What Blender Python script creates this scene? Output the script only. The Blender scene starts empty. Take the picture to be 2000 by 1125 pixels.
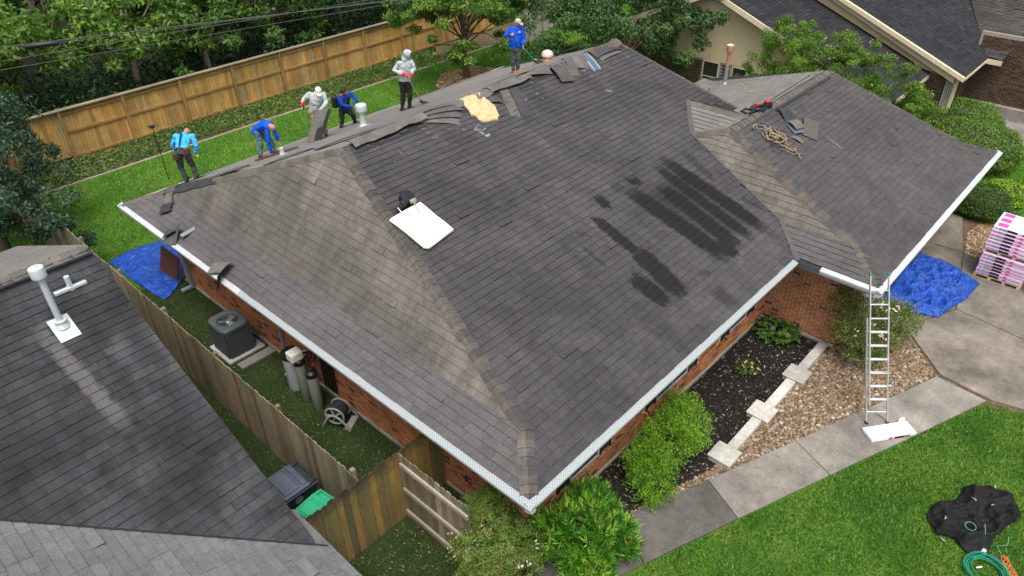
import bpy, bmesh, math, random
import numpy as np
from mathutils import Vector, Matrix, Euler
SC = bpy.context.scene
COL = SC.collection
rng = np.random.default_rng(7)
random.seed(7)

# ------------------------------------------------------------------ camera
cd = bpy.data.cameras.new('camera'); cam = bpy.data.objects.new('camera', cd); COL.objects.link(cam)
cd.sensor_width = 36.0; cd.lens = 36.0 * 1413.766 / 2000.0
cd.clip_start = 0.1; cd.clip_end = 1000
YAW, PITCH, ROLL = -0.8180, 0.6123, -0.0150
CAMP = np.array([-5.335, -4.687, 11.668])
def cam_axes():
    f = np.array([-math.sin(YAW)*math.cos(PITCH), math.cos(YAW)*math.cos(PITCH), -math.sin(PITCH)])
    r = np.array([math.cos(YAW), math.sin(YAW), 0.0]); u = np.cross(r, f)
    c, s = math.cos(ROLL), math.sin(ROLL)
    return c*r+s*u, -s*r+c*u, f
_r, _u, _f = cam_axes()
cam.matrix_world = Matrix(((_r[0], _u[0], -_f[0], CAMP[0]), (_r[1], _u[1], -_f[1], CAMP[1]), (_r[2], _u[2], -_f[2], CAMP[2]), (0, 0, 0, 1)))
SC.camera = cam
SC.render.resolution_x = 1024; SC.render.resolution_y = 576
# ------------------------------------------------------------------ sky, sun, exposure (bright overcast)
SUN = Vector((-0.26, -0.30, 0.92)).normalized()
w = bpy.data.worlds.new('World'); SC.world = w; w.use_nodes = True
nt = w.node_tree; bg = nt.nodes['Background']
sky = nt.nodes.new('ShaderNodeTexSky'); sky.sky_type = 'NISHITA'; sky.sun_disc = False
sky.sun_elevation = math.asin(SUN.z); sky.sun_rotation = math.atan2(SUN.x, SUN.y)
sky.air_density = 1.0; sky.dust_density = 6.0; sky.ozone_density = 1.0
hs = nt.nodes.new('ShaderNodeHueSaturation'); hs.inputs['Saturation'].default_value = 0.22
nt.links.new(sky.outputs[0], hs.inputs['Color']); nt.links.new(hs.outputs[0], bg.inputs[0])
bg.inputs[1].default_value = 0.138
sd = bpy.data.lights.new('sun', 'SUN'); sd.energy = 1.1; sd.angle = math.radians(22); sd.color = (1.0, 0.96, 0.9)
so = bpy.data.objects.new('sun', sd); COL.objects.link(so)
so.rotation_euler = SUN.to_track_quat('Z', 'Y').to_euler(); so.location = (0, 0, 30)
vs = SC.view_settings; vs.view_transform = 'Standard'; vs.look = 'None'; vs.exposure = 0.78; vs.gamma = 1.0
try: vs.use_curve_mapping = False
except Exception: pass
SC.cycles.use_denoising = True
SC.cycles.max_bounces = 6; SC.cycles.transparent_max_bounces = 8

# ------------------------------------------------------------------ object helpers
WORLD = {}
def wm(o): return WORLD.get(o.name, Matrix.Identity(4))
def attach(o, parent):
    if parent is not None:
        o.parent = parent; o.matrix_parent_inverse = wm(parent).inverted()
def tag(o, label=None, cat=None, group=None, kind=None):
    if label: o['label'] = label
    if cat: o['category'] = cat
    if group: o['group'] = group
    if kind: o['kind'] = kind
    return o
def thing(name, loc, label, cat, group=None, rz=0.0):
    o = bpy.data.objects.new(name, None); COL.objects.link(o)
    o.empty_display_size = 0.2
    o.location = loc; o.rotation_euler = (0, 0, rz)
    WORLD[o.name] = Matrix.Translation(Vector(loc)) @ Matrix.Rotation(rz, 4, 'Z')
    return tag(o, label, cat, group)
def fast_mesh(name, verts, faces, k=None, rnd=None, mi=None, smooth=False):
    """verts (n,3); faces (m,k) constant k array, or a list of index lists."""
    me = bpy.data.meshes.new(name)
    verts = np.asarray(verts, dtype=np.float32)
    if isinstance(faces, np.ndarray):
        m, k = faces.shape
        me.vertices.add(len(verts)); me.vertices.foreach_set('co', verts.ravel())
        me.loops.add(m*k); me.loops.foreach_set('vertex_index', faces.astype(np.int32).ravel())
        me.polygons.add(m); me.polygons.foreach_set('loop_start', np.arange(0, m*k, k, dtype=np.int32))
        try: me.polygons.foreach_set('loop_total', np.full(m, k, dtype=np.int32))
        except Exception: pass
    else:
        me.from_pydata([tuple(map(float, v)) for v in verts], [], faces); m = len(faces)
    if mi is not None: me.polygons.foreach_set('material_index', np.asarray(mi, dtype=np.int32))
    me.polygons.foreach_set('use_smooth', np.full(m, bool(smooth)))
    if rnd is not None:
        a = me.attributes.new('rnd', 'FLOAT', 'FACE'); a.data.foreach_set('value', np.asarray(rnd, dtype=np.float32))
    me.update(calc_edges=True); me.validate()
    return me
def link(name, me, mats, parent=None, kind=None):
    if not isinstance(mats, (list, tuple)): mats = [mats]
    for m in mats:
        if len(me.materials) < len(mats): me.materials.append(m)
    o = bpy.data.objects.new(name, me); COL.objects.link(o)
    attach(o, parent)
    if kind: o['kind'] = kind
    return o
def frame_of(d):
    d = Vector(d).normalized(); up = Vector((0, 0, 1)) if abs(d.z) < 0.95 else Vector((1, 0, 0))
    a = d.cross(up).normalized(); b = a.cross(d).normalized()
    return a, b
class MB:
    def __init__(self): self.v = []; self.f = []; self.m = []; self.r = []
    def add(self, vs, fs, mi=0, r=0.0):
        o = len(self.v); self.v.extend([tuple(x) for x in vs])
        for f in fs: self.f.append([i+o for i in f]); self.m.append(mi); self.r.append(r)
        return self
    def box(self, lo, hi, mi=0, r=0.0, M=None):
        x0, y0, z0 = lo; x1, y1, z1 = hi
        vs = [Vector(p) for p in ((x0,y0,z0),(x1,y0,z0),(x1,y1,z0),(x0,y1,z0),(x0,y0,z1),(x1,y0,z1),(x1,y1,z1),(x0,y1,z1))]
        if M is not None: vs = [M @ p for p in vs]
        return self.add(vs, [(3,2,1,0),(4,5,6,7),(0,1,5,4),(1,2,6,5),(2,3,7,6),(3,0,4,7)], mi, r)
    def rbox(self, lo, hi, b=0.02, mi=0, M=None, r=0.0):
        bm = bmesh.new(); bmesh.ops.create_cube(bm, size=1.0)
        for v in bm.verts: v.co = Vector([lo[i]+(v.co[i]+0.5)*(hi[i]-lo[i]) for i in range(3)])
        bmesh.ops.bevel(bm, geom=bm.edges[:], offset=b, segments=2, affect='EDGES', profile=0.5)
        bm.verts.index_update()
        vs = [(M @ v.co) if M is not None else v.co.copy() for v in bm.verts]
        fs = [[v.index for v in f.verts] for f in bm.faces]; bm.free()
        return self.add(vs, fs, mi, r)
    def tube(self, pts, rad, n=8, mi=0, cap=True, r=0.0, squash=1.0):
        pts = [Vector(p) for p in pts]; N = len(pts)
        rad = [rad]*N if not isinstance(rad, (list, tuple)) else rad
        vs = []; a = None
        for i, p in enumerate(pts):
            d = (pts[min(i+1, N-1)] - pts[max(i-1, 0)])
            if d.length < 1e-9: d = Vector((0, 0, 1))
            d.normalize()
            if a is None: a, b = frame_of(d)
            else:
                a = (a - d*a.dot(d)); a = a.normalized() if a.length > 1e-6 else frame_of(d)[0]; b = d.cross(a) * -1
                b = a.cross(d)
            for k in range(n):
                t = 2*math.pi*k/n
                vs.append(p + a*(math.cos(t)*rad[i]) + b*(math.sin(t)*rad[i]*squash))
        fs = [(i*n+k, i*n+(k+1) % n, (i+1)*n+(k+1) % n, (i+1)*n+k) for i in range(N-1) for k in range(n)]
        if cap: fs += [tuple(range(n))[::-1], tuple((N-1)*n+k for k in range(n))]
        return self.add(vs, fs, mi, r)
    def lathe(self, prof, n=20, c=(0, 0, 0), mi=0, M=None, r=0.0, sx=1.0, sy=1.0):
        vs = []
        for (rr, z) in prof:
            for k in range(n):
                t = 2*math.pi*k/n; p = Vector((rr*math.cos(t)*sx, rr*math.sin(t)*sy, z))
                p = (M @ p) if M is not None else p
                vs.append(p + Vector(c))
        L = len(prof)
        fs = [(i*n+k, i*n+(k+1) % n, (i+1)*n+(k+1) % n, (i+1)*n+k) for i in range(L-1) for k in range(n)]
        fs += [tuple(range(n))[::-1], tuple((L-1)*n+k for k in range(n))]
        return self.add(vs, fs, mi, r)
    def prism(self, poly, z0, z1, mi=0, r=0.0):
        n = len(poly)
        vs = [(x, y, z0) for x, y in poly] + [(x, y, z1) for x, y in poly]
        fs = [tuple(range(n))[::-1], tuple(range(n, 2*n))] + [(i, (i+1) % n, n+(i+1) % n, n+i) for i in range(n)]
        return self.add(vs, fs, mi, r)
    def slab(self, pts, t, mi=0, r=0.0):
        """polygon in space given top points, thickness t along -normal"""
        P = [Vector(p) for p in pts]; nn = (P[1]-P[0]).cross(P[2]-P[0]).normalized(); n = len(P)
        vs = P + [p - nn*t for p in P]
        fs = [tuple(range(n)), tuple(range(n, 2*n))[::-1]] + [(i, n+i, n+(i+1) % n, (i+1) % n) for i in range(n)]
        return self.add(vs, fs, mi, r)
    def build(self, name, mats, parent=None, smooth=False, kind=None, bev=0.0):
        me = bpy.data.meshes.new(name)
        me.from_pydata([tuple(p) for p in self.v], [], self.f)
        me.polygons.foreach_set('material_index', self.m)
        a = me.attributes.new('rnd', 'FLOAT', 'FACE'); a.data.foreach_set('value', np.array(self.r, dtype=np.float32))
        if smooth:
            me.polygons.foreach_set('use_smooth', np.ones(len(self.f), dtype=bool))
        me.update(); o = link(name, me, mats, parent, kind)
        if smooth and hasattr(me, 'set_sharp_from_angle'): me.set_sharp_from_angle(angle=math.radians(40))
        if bev:
            md = o.modifiers.new('bevel', 'BEVEL'); md.width = bev; md.segments = 2; md.limit_method = 'ANGLE'
        return o

# ------------------------------------------------------------------ materials
class G:
    """small node-graph helper"""
    def __init__(s, name, rough=0.85, spec=0.3):
        s.m = bpy.data.materials.new(name); s.m.use_nodes = True; s.t = s.m.node_tree
        s.b = s.t.nodes['Principled BSDF']; s.b.inputs['Roughness'].default_value = rough
        s.b.inputs['Specular IOR Level'].default_value = spec
    def n(s, ty, **kw):
        x = s.t.nodes.new('ShaderNode'+ty)
        for k, v in kw.items(): setattr(x, k, v)
        return x
    def l(s, a, b): s.t.links.new(a, b)
    def pos(s):
        if not hasattr(s, '_p'): s._p = s.n('NewGeometry').outputs['Position']
        return s._p
    def noise(s, scale=5, detail=4, rough=0.6, vec=None, sc3=None, out='Fac'):
        x = s.n('TexNoise'); x.inputs['Scale'].default_value = scale; x.inputs['Detail'].default_value = detail
        x.inputs['Roughness'].default_value = rough
        v = vec or s.pos()
        if sc3:
            mp = s.n('Mapping'); mp.inputs['Scale'].default_value = sc3; s.l(v, mp.inputs[0]); v = mp.outputs[0]
        s.l(v, x.inputs['Vector']); return x.outputs[out]
    def ramp(s, fac, stops, interp='LINEAR'):
        x = s.n('ValToRGB'); cr = x.color_ramp; cr.interpolation = interp
        while len(cr.elements) < len(stops): cr.elements.new(0.5)
        for e, (p, c) in zip(cr.elements, stops):
            e.position = p; e.color = tuple(c)+(1,) if len(c) == 3 else c
        s.l(fac, x.inputs[0]); return x.outputs[0]
    def piece(s):
        a = s.n('Attribute'); a.attribute_name = 'rnd'; oi = s.n('ObjectInfo')
        m = s.math('ADD', a.outputs['Fac'], oi.outputs['Random']); return s.math('FRACT', m)
    def math(s, op, a, b=None, clamp=False):
        x = s.n('Math', operation=op); x.use_clamp = clamp
        for i, q in enumerate((a, b)):
            if q is None: continue
            if isinstance(q, (int, float)): x.inputs[i].default_value = q
            else: s.l(q, x.inputs[i])
        return x.outputs[0]
    def mix(s, fac, a, b, mode='MIX'):
        x = s.n('MixRGB', blend_type=mode)
        for i, q in enumerate((fac, a, b)):
            if isinstance(q, (int, float)): x.inputs[i].default_value = q
            elif isinstance(q, tuple): x.inputs[i].default_value = q+(1,) if len(q) == 3 else q
            else: s.l(q, x.inputs[i])
        return x.outputs[0]
    def rng(s, v, a, b, c=0.0, d=1.0):
        x = s.n('MapRange'); s.l(v, x.inputs[0])
        for i, q in enumerate((a, b, c, d)): x.inputs[i+1].default_value = q
        return x.outputs[0]
    def bump(s, h, strength=0.3, dist=0.02):
        x = s.n('Bump'); x.inputs['Strength'].default_value = strength; x.inputs['Distance'].default_value = dist
        s.l(h, x.inputs['Height']); s.l(x.outputs[0], s.b.inputs['Normal'])
    def col(s, c):
        if isinstance(c, tuple): s.b.inputs['Base Color'].default_value = c+(1,)
        else: s.l(c, s.b.inputs['Base Color'])
        return s.m
def c3(r, g, b): return (r, g, b)
def simple(name, col, rough=0.7, var=0.25, scale=6.0, spec=0.3, metal=0.0, bump=0.0, piece=0.0, sc3=None):
    g = G(name, rough, spec); g.b.inputs['Metallic'].default_value = metal
    n = g.noise(scale, 5, 0.65, sc3=sc3)
    lo = tuple(max(0, x*(1-var)) for x in col); hi = tuple(min(1, x*(1+var)) for x in col)
    c = g.ramp(n, [(0.28, lo), (0.72, hi)])
    if piece:
        p = g.piece(); f = g.rng(p, 0, 1, 1-piece, 1+piece); x = g.n('VectorMath', operation='SCALE'); g.l(c, x.inputs[0]); g.l(f, x.inputs['Scale']); c = x.outputs[0]
    if bump: g.bump(n, bump, 0.02)
    return g.col(c)
def shingle_mat(name, stops, ellipses=(), weak=(), blotch=(0.6, 0.35), dark=(0.0115, 0.011, 0.0125), streak=None, soft=(1.3, 0.75), blend=0.96, weak_dark=None):
    g = G(name, 0.95, 0.15)
    c = g.ramp(g.piece(), stops)
    big = g.noise(blotch[0], 5, 0.6)
    c = g.mix(1.0, c, g.ramp(big, [(0.3, (1-blotch[1],)*3), (0.7, (1+blotch[1]*0.5,)*3)]), 'MULTIPLY')
    fine = g.noise(38, 3, 0.7)
    c = g.mix(1.0, c, g.ramp(fine, [(0.25, (0.72,)*3), (0.75, (1.28,)*3)]), 'MULTIPLY')
    mid = g.noise(7, 4, 0.65)
    c = g.mix(1.0, c, g.ramp(mid, [(0.3, (0.86,)*3), (0.7, (1.12,)*3)]), 'MULTIPLY')
    if streak:
        sk = g.noise(1.0, 5, 0.65, sc3=streak[0]); c = g.mix(1.0, c, g.ramp(sk, [(0.32, (1-streak[1],)*3), (0.68, (1+streak[1]*.8,)*3)]), 'MULTIPLY')
    for lst, amt in ((weak, 0.45), (ellipses, blend)):
        if not lst: continue
        nz = g.noise(7.0, 6, 0.85, sc3=(1.2, 0.7, 0.7), out='Color')
        v = g.n('VectorMath', operation='MULTIPLY_ADD'); g.l(nz, v.inputs[0]); v.inputs[1].default_value = (0.34, 0.8, 0.0); g.l(g.pos(), v.inputs[2])
        v2 = g.n('VectorMath', operation='SUBTRACT'); g.l(v.outputs[0], v2.inputs[0]); v2.inputs[1].default_value = (0.17, 0.4, 0)
        d = None
        for (x, y, rx, ry, a) in lst:
            mp = g.n('Mapping'); mp.vector_type = 'TEXTURE'; mp.inputs['Location'].default_value = (x, y, 0)
            mp.inputs['Rotation'].default_value = (0, 0, a); mp.inputs['Scale'].default_value = (rx, ry, 1e5)
            g.l(v2.outputs[0], mp.inputs[0]); sqv = g.n('VectorMath', operation='MULTIPLY'); g.l(mp.outputs[0], sqv.inputs[0]); g.l(mp.outputs[0], sqv.inputs[1]); ln = g.n('VectorMath', operation='LENGTH'); g.l(sqv.outputs[0], ln.inputs[0])
            d = ln.outputs['Value'] if d is None else g.math('MINIMUM', d, ln.outputs['Value'])
        rag = g.noise(17, 5, 0.8); d = g.math('ADD', d, g.math('MULTIPLY', g.math('SUBTRACT', rag, 0.5), 1.1 if lst is ellipses else 0.6)); mask = g.rng(d, soft[0], soft[1], 0, amt)
        sp = g.noise(55, 3, 0.8); mask = g.math('MULTIPLY', mask, g.rng(sp, 0.35, 0.65, 1.0, 0.86))
        c = g.mix(mask, c, dark if (lst is ellipses or weak_dark is None) else weak_dark)
    g.bump(fine, 0.25, 0.006)
    return g.col(c)
def leaf_mat(name, stops, trans=0.25, rough=0.5):
    g = G(name, rough, 0.25)
    c = g.ramp(g.piece(), stops)
    g.col(c)
    tr = g.n('BsdfTranslucent'); hsv = g.n('HueSaturation'); hsv.inputs['Value'].default_value = 1.3; g.l(c, hsv.inputs['Color']); g.l(hsv.outputs[0], tr.inputs[0])
    mx = g.n('MixShader'); mx.inputs[0].default_value = trans
    g.l(g.b.outputs[0], mx.inputs[1]); g.l(tr.outputs[0], mx.inputs[2])
    g.l(mx.outputs[0], g.t.nodes['Material Output'].inputs['Surface'])
    return g.m

STAINS = [(9.48,2.45,.24,1.42,.07),(8.97,2.45,.19,1.32,.0),(8.42,2.2,.25,1.08,-.02),(7.72,2.35,.27,1.25,.1),
          (6.1,2.9,.16,.6,.0),(6.05,1.7,.26,.66,-.1),(5.45,1.55,.22,.42,.1),(7.98,3.75,.16,.15,0),(6.68,3.72,.15,.2,.2),(8.1,1.25,.22,.25,0)]
WEAK = [(7.4,3.8,.17,.14,0),(10.05,3.25,.13,.55,-.2),(10.1,1.7,.08,.25,.3),(5.15,2.75,.07,.3,0),(5.45,3.3,.07,.17,.5),(6.98,1.14,.12,.1,0),(8.6,2.3,1.05,1.0,0),(6.73,.5,.2,.25,0)]
M = {}
M['sh_front'] = shingle_mat('shingle_grey', [(0, (0.055, 0.0524, 0.0564)), (0.3, (0.0595, 0.0566, 0.0606)), (0.6, (0.0618, 0.0588, 0.0625)), (0.85, (0.0644, 0.061, 0.0644)), (1, (0.0693, 0.0648, 0.067))], STAINS, WEAK, (0.55, 0.3), streak=((2.6,.35,.35),.16))
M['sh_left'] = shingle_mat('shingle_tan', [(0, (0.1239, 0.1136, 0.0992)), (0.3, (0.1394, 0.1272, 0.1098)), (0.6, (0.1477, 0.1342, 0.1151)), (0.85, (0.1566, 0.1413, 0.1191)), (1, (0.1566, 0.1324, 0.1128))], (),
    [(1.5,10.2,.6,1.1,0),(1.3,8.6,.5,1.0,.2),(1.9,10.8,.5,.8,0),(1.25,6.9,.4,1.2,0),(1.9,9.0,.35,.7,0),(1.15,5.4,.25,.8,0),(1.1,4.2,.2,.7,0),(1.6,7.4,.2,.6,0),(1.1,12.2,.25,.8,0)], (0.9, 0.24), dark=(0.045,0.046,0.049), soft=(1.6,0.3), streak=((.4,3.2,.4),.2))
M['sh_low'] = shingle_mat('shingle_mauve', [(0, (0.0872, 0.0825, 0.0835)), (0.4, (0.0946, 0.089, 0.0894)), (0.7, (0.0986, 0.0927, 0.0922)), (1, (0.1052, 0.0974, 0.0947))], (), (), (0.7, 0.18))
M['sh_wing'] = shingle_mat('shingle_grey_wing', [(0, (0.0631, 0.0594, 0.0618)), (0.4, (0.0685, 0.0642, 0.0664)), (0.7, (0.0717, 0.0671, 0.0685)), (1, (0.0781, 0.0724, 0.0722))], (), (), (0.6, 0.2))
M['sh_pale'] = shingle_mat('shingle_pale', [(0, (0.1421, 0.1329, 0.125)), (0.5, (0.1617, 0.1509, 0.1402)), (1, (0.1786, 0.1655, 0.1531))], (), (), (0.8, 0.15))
M['sh_edge'] = simple('shingle_butt_edge', (.018,.018,.02), 0.95, 0.3, 20)  # dark asphalt edge, blackened further to paint in the course shadow lines
M['cap'] = shingle_mat('ridge_cap_tan', [(0, (0.0936, 0.0864, 0.0778)), (0.4, (0.1152, 0.1044, 0.0907)), (0.7, (0.1296, 0.1152, 0.1008)), (0.9, (0.144, 0.1116, 0.0936)), (1, (0.108, 0.0864, 0.0792))], (), (), (1.2, 0.25))
M['cap_dark'] = shingle_mat('ridge_cap_grey', [(0, (0.0612, 0.0562, 0.0533)), (0.6, (0.0864, 0.0778, 0.072)), (1, (0.1008, 0.09, 0.0828))], (), (), (1.2, 0.25))
M['nb_dark'] = shingle_mat('shingle_black_mould', [(0, (0.0395, 0.0406, 0.0443)), (0.4, (0.0435, 0.0447, 0.0483)), (0.75, (0.0472, 0.0478, 0.0515)), (1, (0.0578, 0.0572, 0.0604))],
    [(-3.72,6.15,.12,.95,.1)], [(-4.6,6.2,.5,1.2,.3),(-3.0,4.6,.4,.9,-.4),(-5.2,5.0,.7,.6,0),(-2.75,5.9,.2,1.4,-.1),(-3.6,3.6,.5,.5,0),(-4.9,7.2,.9,.5,0),(-3.1,7.2,.25,.7,.2),(-5.6,6.4,.5,1.2,0)], (1.1, 0.62), dark=(0.15,0.145,0.14), soft=(1.5,0.3), blend=0.55, weak_dark=(.02,.021,.023), streak=((2.5,.5,.5),.3))
M['nb_light'] = shingle_mat('shingle_light_grey', [(0, (0.1152, 0.1174, 0.1197)), (0.4, (0.1283, 0.1304, 0.1321)), (0.8, (0.1393, 0.1405, 0.1412)), (1, (0.1502, 0.1461, 0.1451))], (), (), (0.8, 0.15))
M['rn_dark'] = shingle_mat('shingle_charcoal', [(0, (0.0205, 0.0212, 0.0245)), (0.6, (0.0272, 0.0279, 0.0318)), (1, (0.0339, 0.0341, 0.0374))], (), (), (0.8, 0.3))
M['rn_grey'] = shingle_mat('shingle_brown_grey', [(0, (0.048, 0.044, 0.0416)), (0.6, (0.0656, 0.06, 0.056)), (1, (0.08, 0.072, 0.068))], (), (), (0.6, 0.4))
M['debris'] = shingle_mat('torn_shingle_top', [(0, (0.072, 0.0691, 0.0677)), (0.5, (0.108, 0.1022, 0.0972)), (1, (0.1368, 0.126, 0.1166))], (), (), (2.0, 0.25))
M['debris_dark'] = shingle_mat('torn_shingle_back', [(0,(.03,.03,.034)),(.6,(.05,.05,.055)),(1,(.085,.085,.09))], (), (), (2.0, 0.3))
M['felt'] = simple('black_underlay', (.02,.021,.025), 0.7, 0.4, 8)
M['ice'] = simple('blue_grey_membrane', (.075,.11,.16), 0.35, 0.3, 5, 0.5)
M['deck'] = simple('weathered_decking', (.165,.155,.146), 0.9, 0.34, 3.0, 0.2, sc3=(0.5, 5, 1), piece=0.16)
M['white'] = simple('white_gutter_paint', (.42,.44,.45), 0.45, 0.14, 2, 0.4)
def guard_mat():
    g = G('gutter_guard_mesh', 0.45, 0.4)
    mp = g.n('Mapping'); mp.inputs['Rotation'].default_value = (0, 0, math.radians(45)); g.l(g.pos(), mp.inputs[0])
    ck = g.n('TexVoronoi'); ck.voronoi_dimensions = '2D'; ck.inputs['Scale'].default_value = 26; ck.inputs['Randomness'].default_value = 0.0; g.l(mp.outputs[0], ck.inputs['Vector'])
    f = g.rng(ck.outputs['Distance'], 0.34, 0.44, 0, 1)
    return g.col(g.mix(f, (.2,.23,.238), (.36,.385,.395)))
M['guard'] = guard_mat()
M['greymetal'] = simple('grey_fascia_metal', (.25,.28,.3), 0.45, 0.15, 4, 0.5, 0.3)
M['galv'] = simple('galvanised_metal', (.5,.51,.52), 0.35, 0.2, 9, 0.5, 0.8)
M['alu'] = simple('aluminium', (.72,.74,.75), 0.32, 0.1, 10, 0.5, 0.75)
M['soffit'] = simple('soffit_white', (.55,.54,.52), 0.7, 0.1, 3)
def brick_mat(name, stops):
    g = G(name, 0.9, 0.2); c = g.ramp(g.piece(), stops, 'LINEAR')
    n = g.noise(26, 4, 0.7); c = g.mix(1.0, c, g.ramp(n, [(0.3, (.75,)*3), (0.7, (1.25,)*3)]), 'MULTIPLY')
    n2 = g.noise(1.3, 4, 0.6); c = g.mix(1.0, c, g.ramp(n2, [(0.35, (.8,.8,.82)), (0.65, (1.2,1.12,1.02))]), 'MULTIPLY')
    g.bump(n, 0.4, 0.01); return g.col(c)
M['brick'] = brick_mat('red_brick', [(0,(.05,.034,.03)),(.045,(.075,.042,.032)),(.075,(.28,.11,.06)),(.35,(.34,.135,.068)),(.65,(.4,.17,.08)),(.9,(.44,.2,.095)),(1,(.24,.12,.08))])
M['mortar'] = simple('mortar', (.55,.45,.33), 0.95, 0.25, 12)
M['dbrick'] = brick_mat('dark_brown_brick', [(0,(.03,.02,.016)),(.4,(.055,.03,.022)),(.8,(.085,.045,.03)),(1,(.11,.055,.035))])
M['dmortar'] = simple('grey_mortar', (.3,.26,.22), 0.95, 0.2, 12)
M['conc'] = None
def concrete(name, lo, hi, stain=0.35):
    g = G(name, 0.92, 0.2)
    n = g.noise(1.1, 6, 0.65); c = g.ramp(n, [(0.3, lo), (0.7, hi)])
    p = g.piece(); c = g.mix(1.0, c, g.ramp(p, [(0, (.86,)*3), (1, (1.1,)*3)]), 'MULTIPLY')
    s = g.noise(0.45, 5, 0.7); c = g.mix(1.0, c, g.ramp(s, [(0.38, (1-stain,)*3), (0.6, (1.05,)*3)]), 'MULTIPLY')
    f = g.noise(32, 4, 0.85); c = g.mix(1.0, c, g.ramp(f, [(0.3, (.68,)*3), (0.7, (1.32,)*3)]), 'MULTIPLY')
    f2 = g.noise(6, 5, 0.75); c = g.mix(1.0, c, g.ramp(f2, [(0.3, (.82,.81,.8)), (0.7, (1.14,1.13,1.1))]), 'MULTIPLY')
    g.bump(f, 0.3, 0.006); return g.col(c)
M['walk'] = concrete('walkway_concrete', (.17,.155,.14), (.29,.27,.24), 0.3)
M['walkdark'] = concrete('mossy_concrete', (.085,.08,.072), (.14,.132,.12), 0.3)
M['drive'] = concrete('driveway_concrete', (.15,.132,.112), (.27,.238,.2), 0.45)
M['slab'] = concrete('equipment_slab', (.28,.28,.26), (.4,.4,.38), 0.2)
M['stonewhite'] = concrete('painted_edging', (.36,.35,.31), (.56,.55,.52), 0.35)
def soil_like(name, stops, scale=40):
    g = G(name, 0.95, 0.15); v = g.n('TexVoronoi'); v.inputs['Scale'].default_value = scale; g.l(g.pos(), v.inputs['Vector'])
    sep = g.n('SeparateColor'); g.l(v.outputs['Color'], sep.inputs[0])
    c = g.ramp(sep.outputs[0], stops); n = g.noise(1.5, 4); c = g.mix(1.0, c, g.ramp(n, [(0.3, (.8,)*3), (0.7, (1.2,)*3)]), 'MULTIPLY')
    g.bump(v.outputs['Distance'], 0.6, 0.03); return g.col(c)
M['mulch'] = soil_like('black_mulch', [(0,(.008,.007,.007)),(.6,(.02,.018,.016)),(.93,(.035,.028,.022)),(.96,(.3,.25,.2)),(1,(.4,.35,.3))], 34)
M['rockbase'] = soil_like('pebble_ground', [(0,(.07,.05,.035)),(1,(.14,.1,.065))], 22)
M['leaflitter'] = soil_like('leaf_litter', [(0,(.1,.055,.025)),(.5,(.25,.16,.08)),(1,(.42,.3,.17))], 14)
M['soilbed'] = soil_like('weedy_soil', [(0,(.045,.045,.018)),(.5,(.09,.08,.04)),(1,(.16,.12,.07))], 12)
M['forest'] = soil_like('forest_floor', [(0,(.012,.014,.008)),(.6,(.03,.035,.016)),(1,(.06,.045,.025))], 6)
def lawn_mat():
    g = G('lawn', 0.95, 0.1)
    n = g.noise(0.7, 6, 0.65); f = g.noise(30, 4, 0.8)
    c = g.ramp(n, [(0.28, (.03,.085,.012)), (0.5, (.055,.14,.016)), (0.72, (.11,.18,.025))])
    c = g.mix(1.0, c, g.ramp(f, [(0.25, (.5,)*3), (0.75, (1.4,)*3)]), 'MULTIPLY')
    b = g.noise(0.35, 4, 0.6); c = g.mix(g.rng(b, 0.6, 0.72, 0, 0.5), c, (.13,.115,.045))
    g.bump(f, 0.8, 0.03); return g.col(c)
M['lawn'] = lawn_mat()
def shade_lawn_mat():  # lawn copy in darker, duller tones; the narrow yard's shade is painted in
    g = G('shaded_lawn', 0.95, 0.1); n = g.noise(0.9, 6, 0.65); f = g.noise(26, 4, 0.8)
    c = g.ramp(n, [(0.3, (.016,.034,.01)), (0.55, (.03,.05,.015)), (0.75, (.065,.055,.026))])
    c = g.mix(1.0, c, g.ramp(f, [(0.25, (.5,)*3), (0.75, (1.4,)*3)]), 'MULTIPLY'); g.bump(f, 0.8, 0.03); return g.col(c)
M['lawn_shade'] = shade_lawn_mat()
M['blade'] = leaf_mat('grass_blade', [(0,(.02,.075,.01)),(.35,(.06,.17,.018)),(.7,(.13,.28,.028)),(.92,(.24,.38,.05)),(1,(.36,.31,.11))], 0.3, 0.6)
M['blade_dry_shade'] = leaf_mat('shaded_grass_blade', [(0,(.02,.045,.01)),(.4,(.04,.075,.016)),(.75,(.065,.092,.026)),(1,(.12,.09,.045))], 0.2, 0.7)  # drier blades, also darkened so the colour carries the yard's shade
def wood_mat(name, stops, scale3=(14, 14, 1.2), top=None):
    g = G(name, 0.85, 0.2); c = g.ramp(g.piece(), stops)
    n = g.noise(3.0, 5, 0.7, sc3=scale3); c = g.mix(1.0, c, g.ramp(n, [(0.28, (.6,)*3), (0.7, (1.25,)*3)]), 'MULTIPLY')
    n2 = g.noise(0.9, 4, 0.6); c = g.mix(1.0, c, g.ramp(n2, [(0.35, (.75,.8,.75)), (0.65, (1.15,1.08,1.0))]), 'MULTIPLY')
    if top:
        sp = g.n('SeparateXYZ'); g.l(g.pos(), sp.inputs[0]); nn = g.noise(9, 3)
        z = g.math('ADD', sp.outputs[2], g.math('MULTIPLY', nn, 0.5)); c = g.mix(g.rng(z, top[0], top[1], 0, top[2]), c, top[3])
    g.bump(n, 0.25, 0.01); return g.col(c)
M['cedar'] = wood_mat('golden_cedar', [(0,(.33,.19,.065)),(.3,(.43,.25,.08)),(.65,(.52,.31,.1)),(.85,(.42,.29,.12)),(1,(.29,.23,.12))], top=(1.65, 2.05, 0.25, (.12,.09,.05)))
M['cedar_post'] = wood_mat('cedar_post', [(0,(.27,.16,.06)),(1,(.33,.2,.08))])
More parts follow.
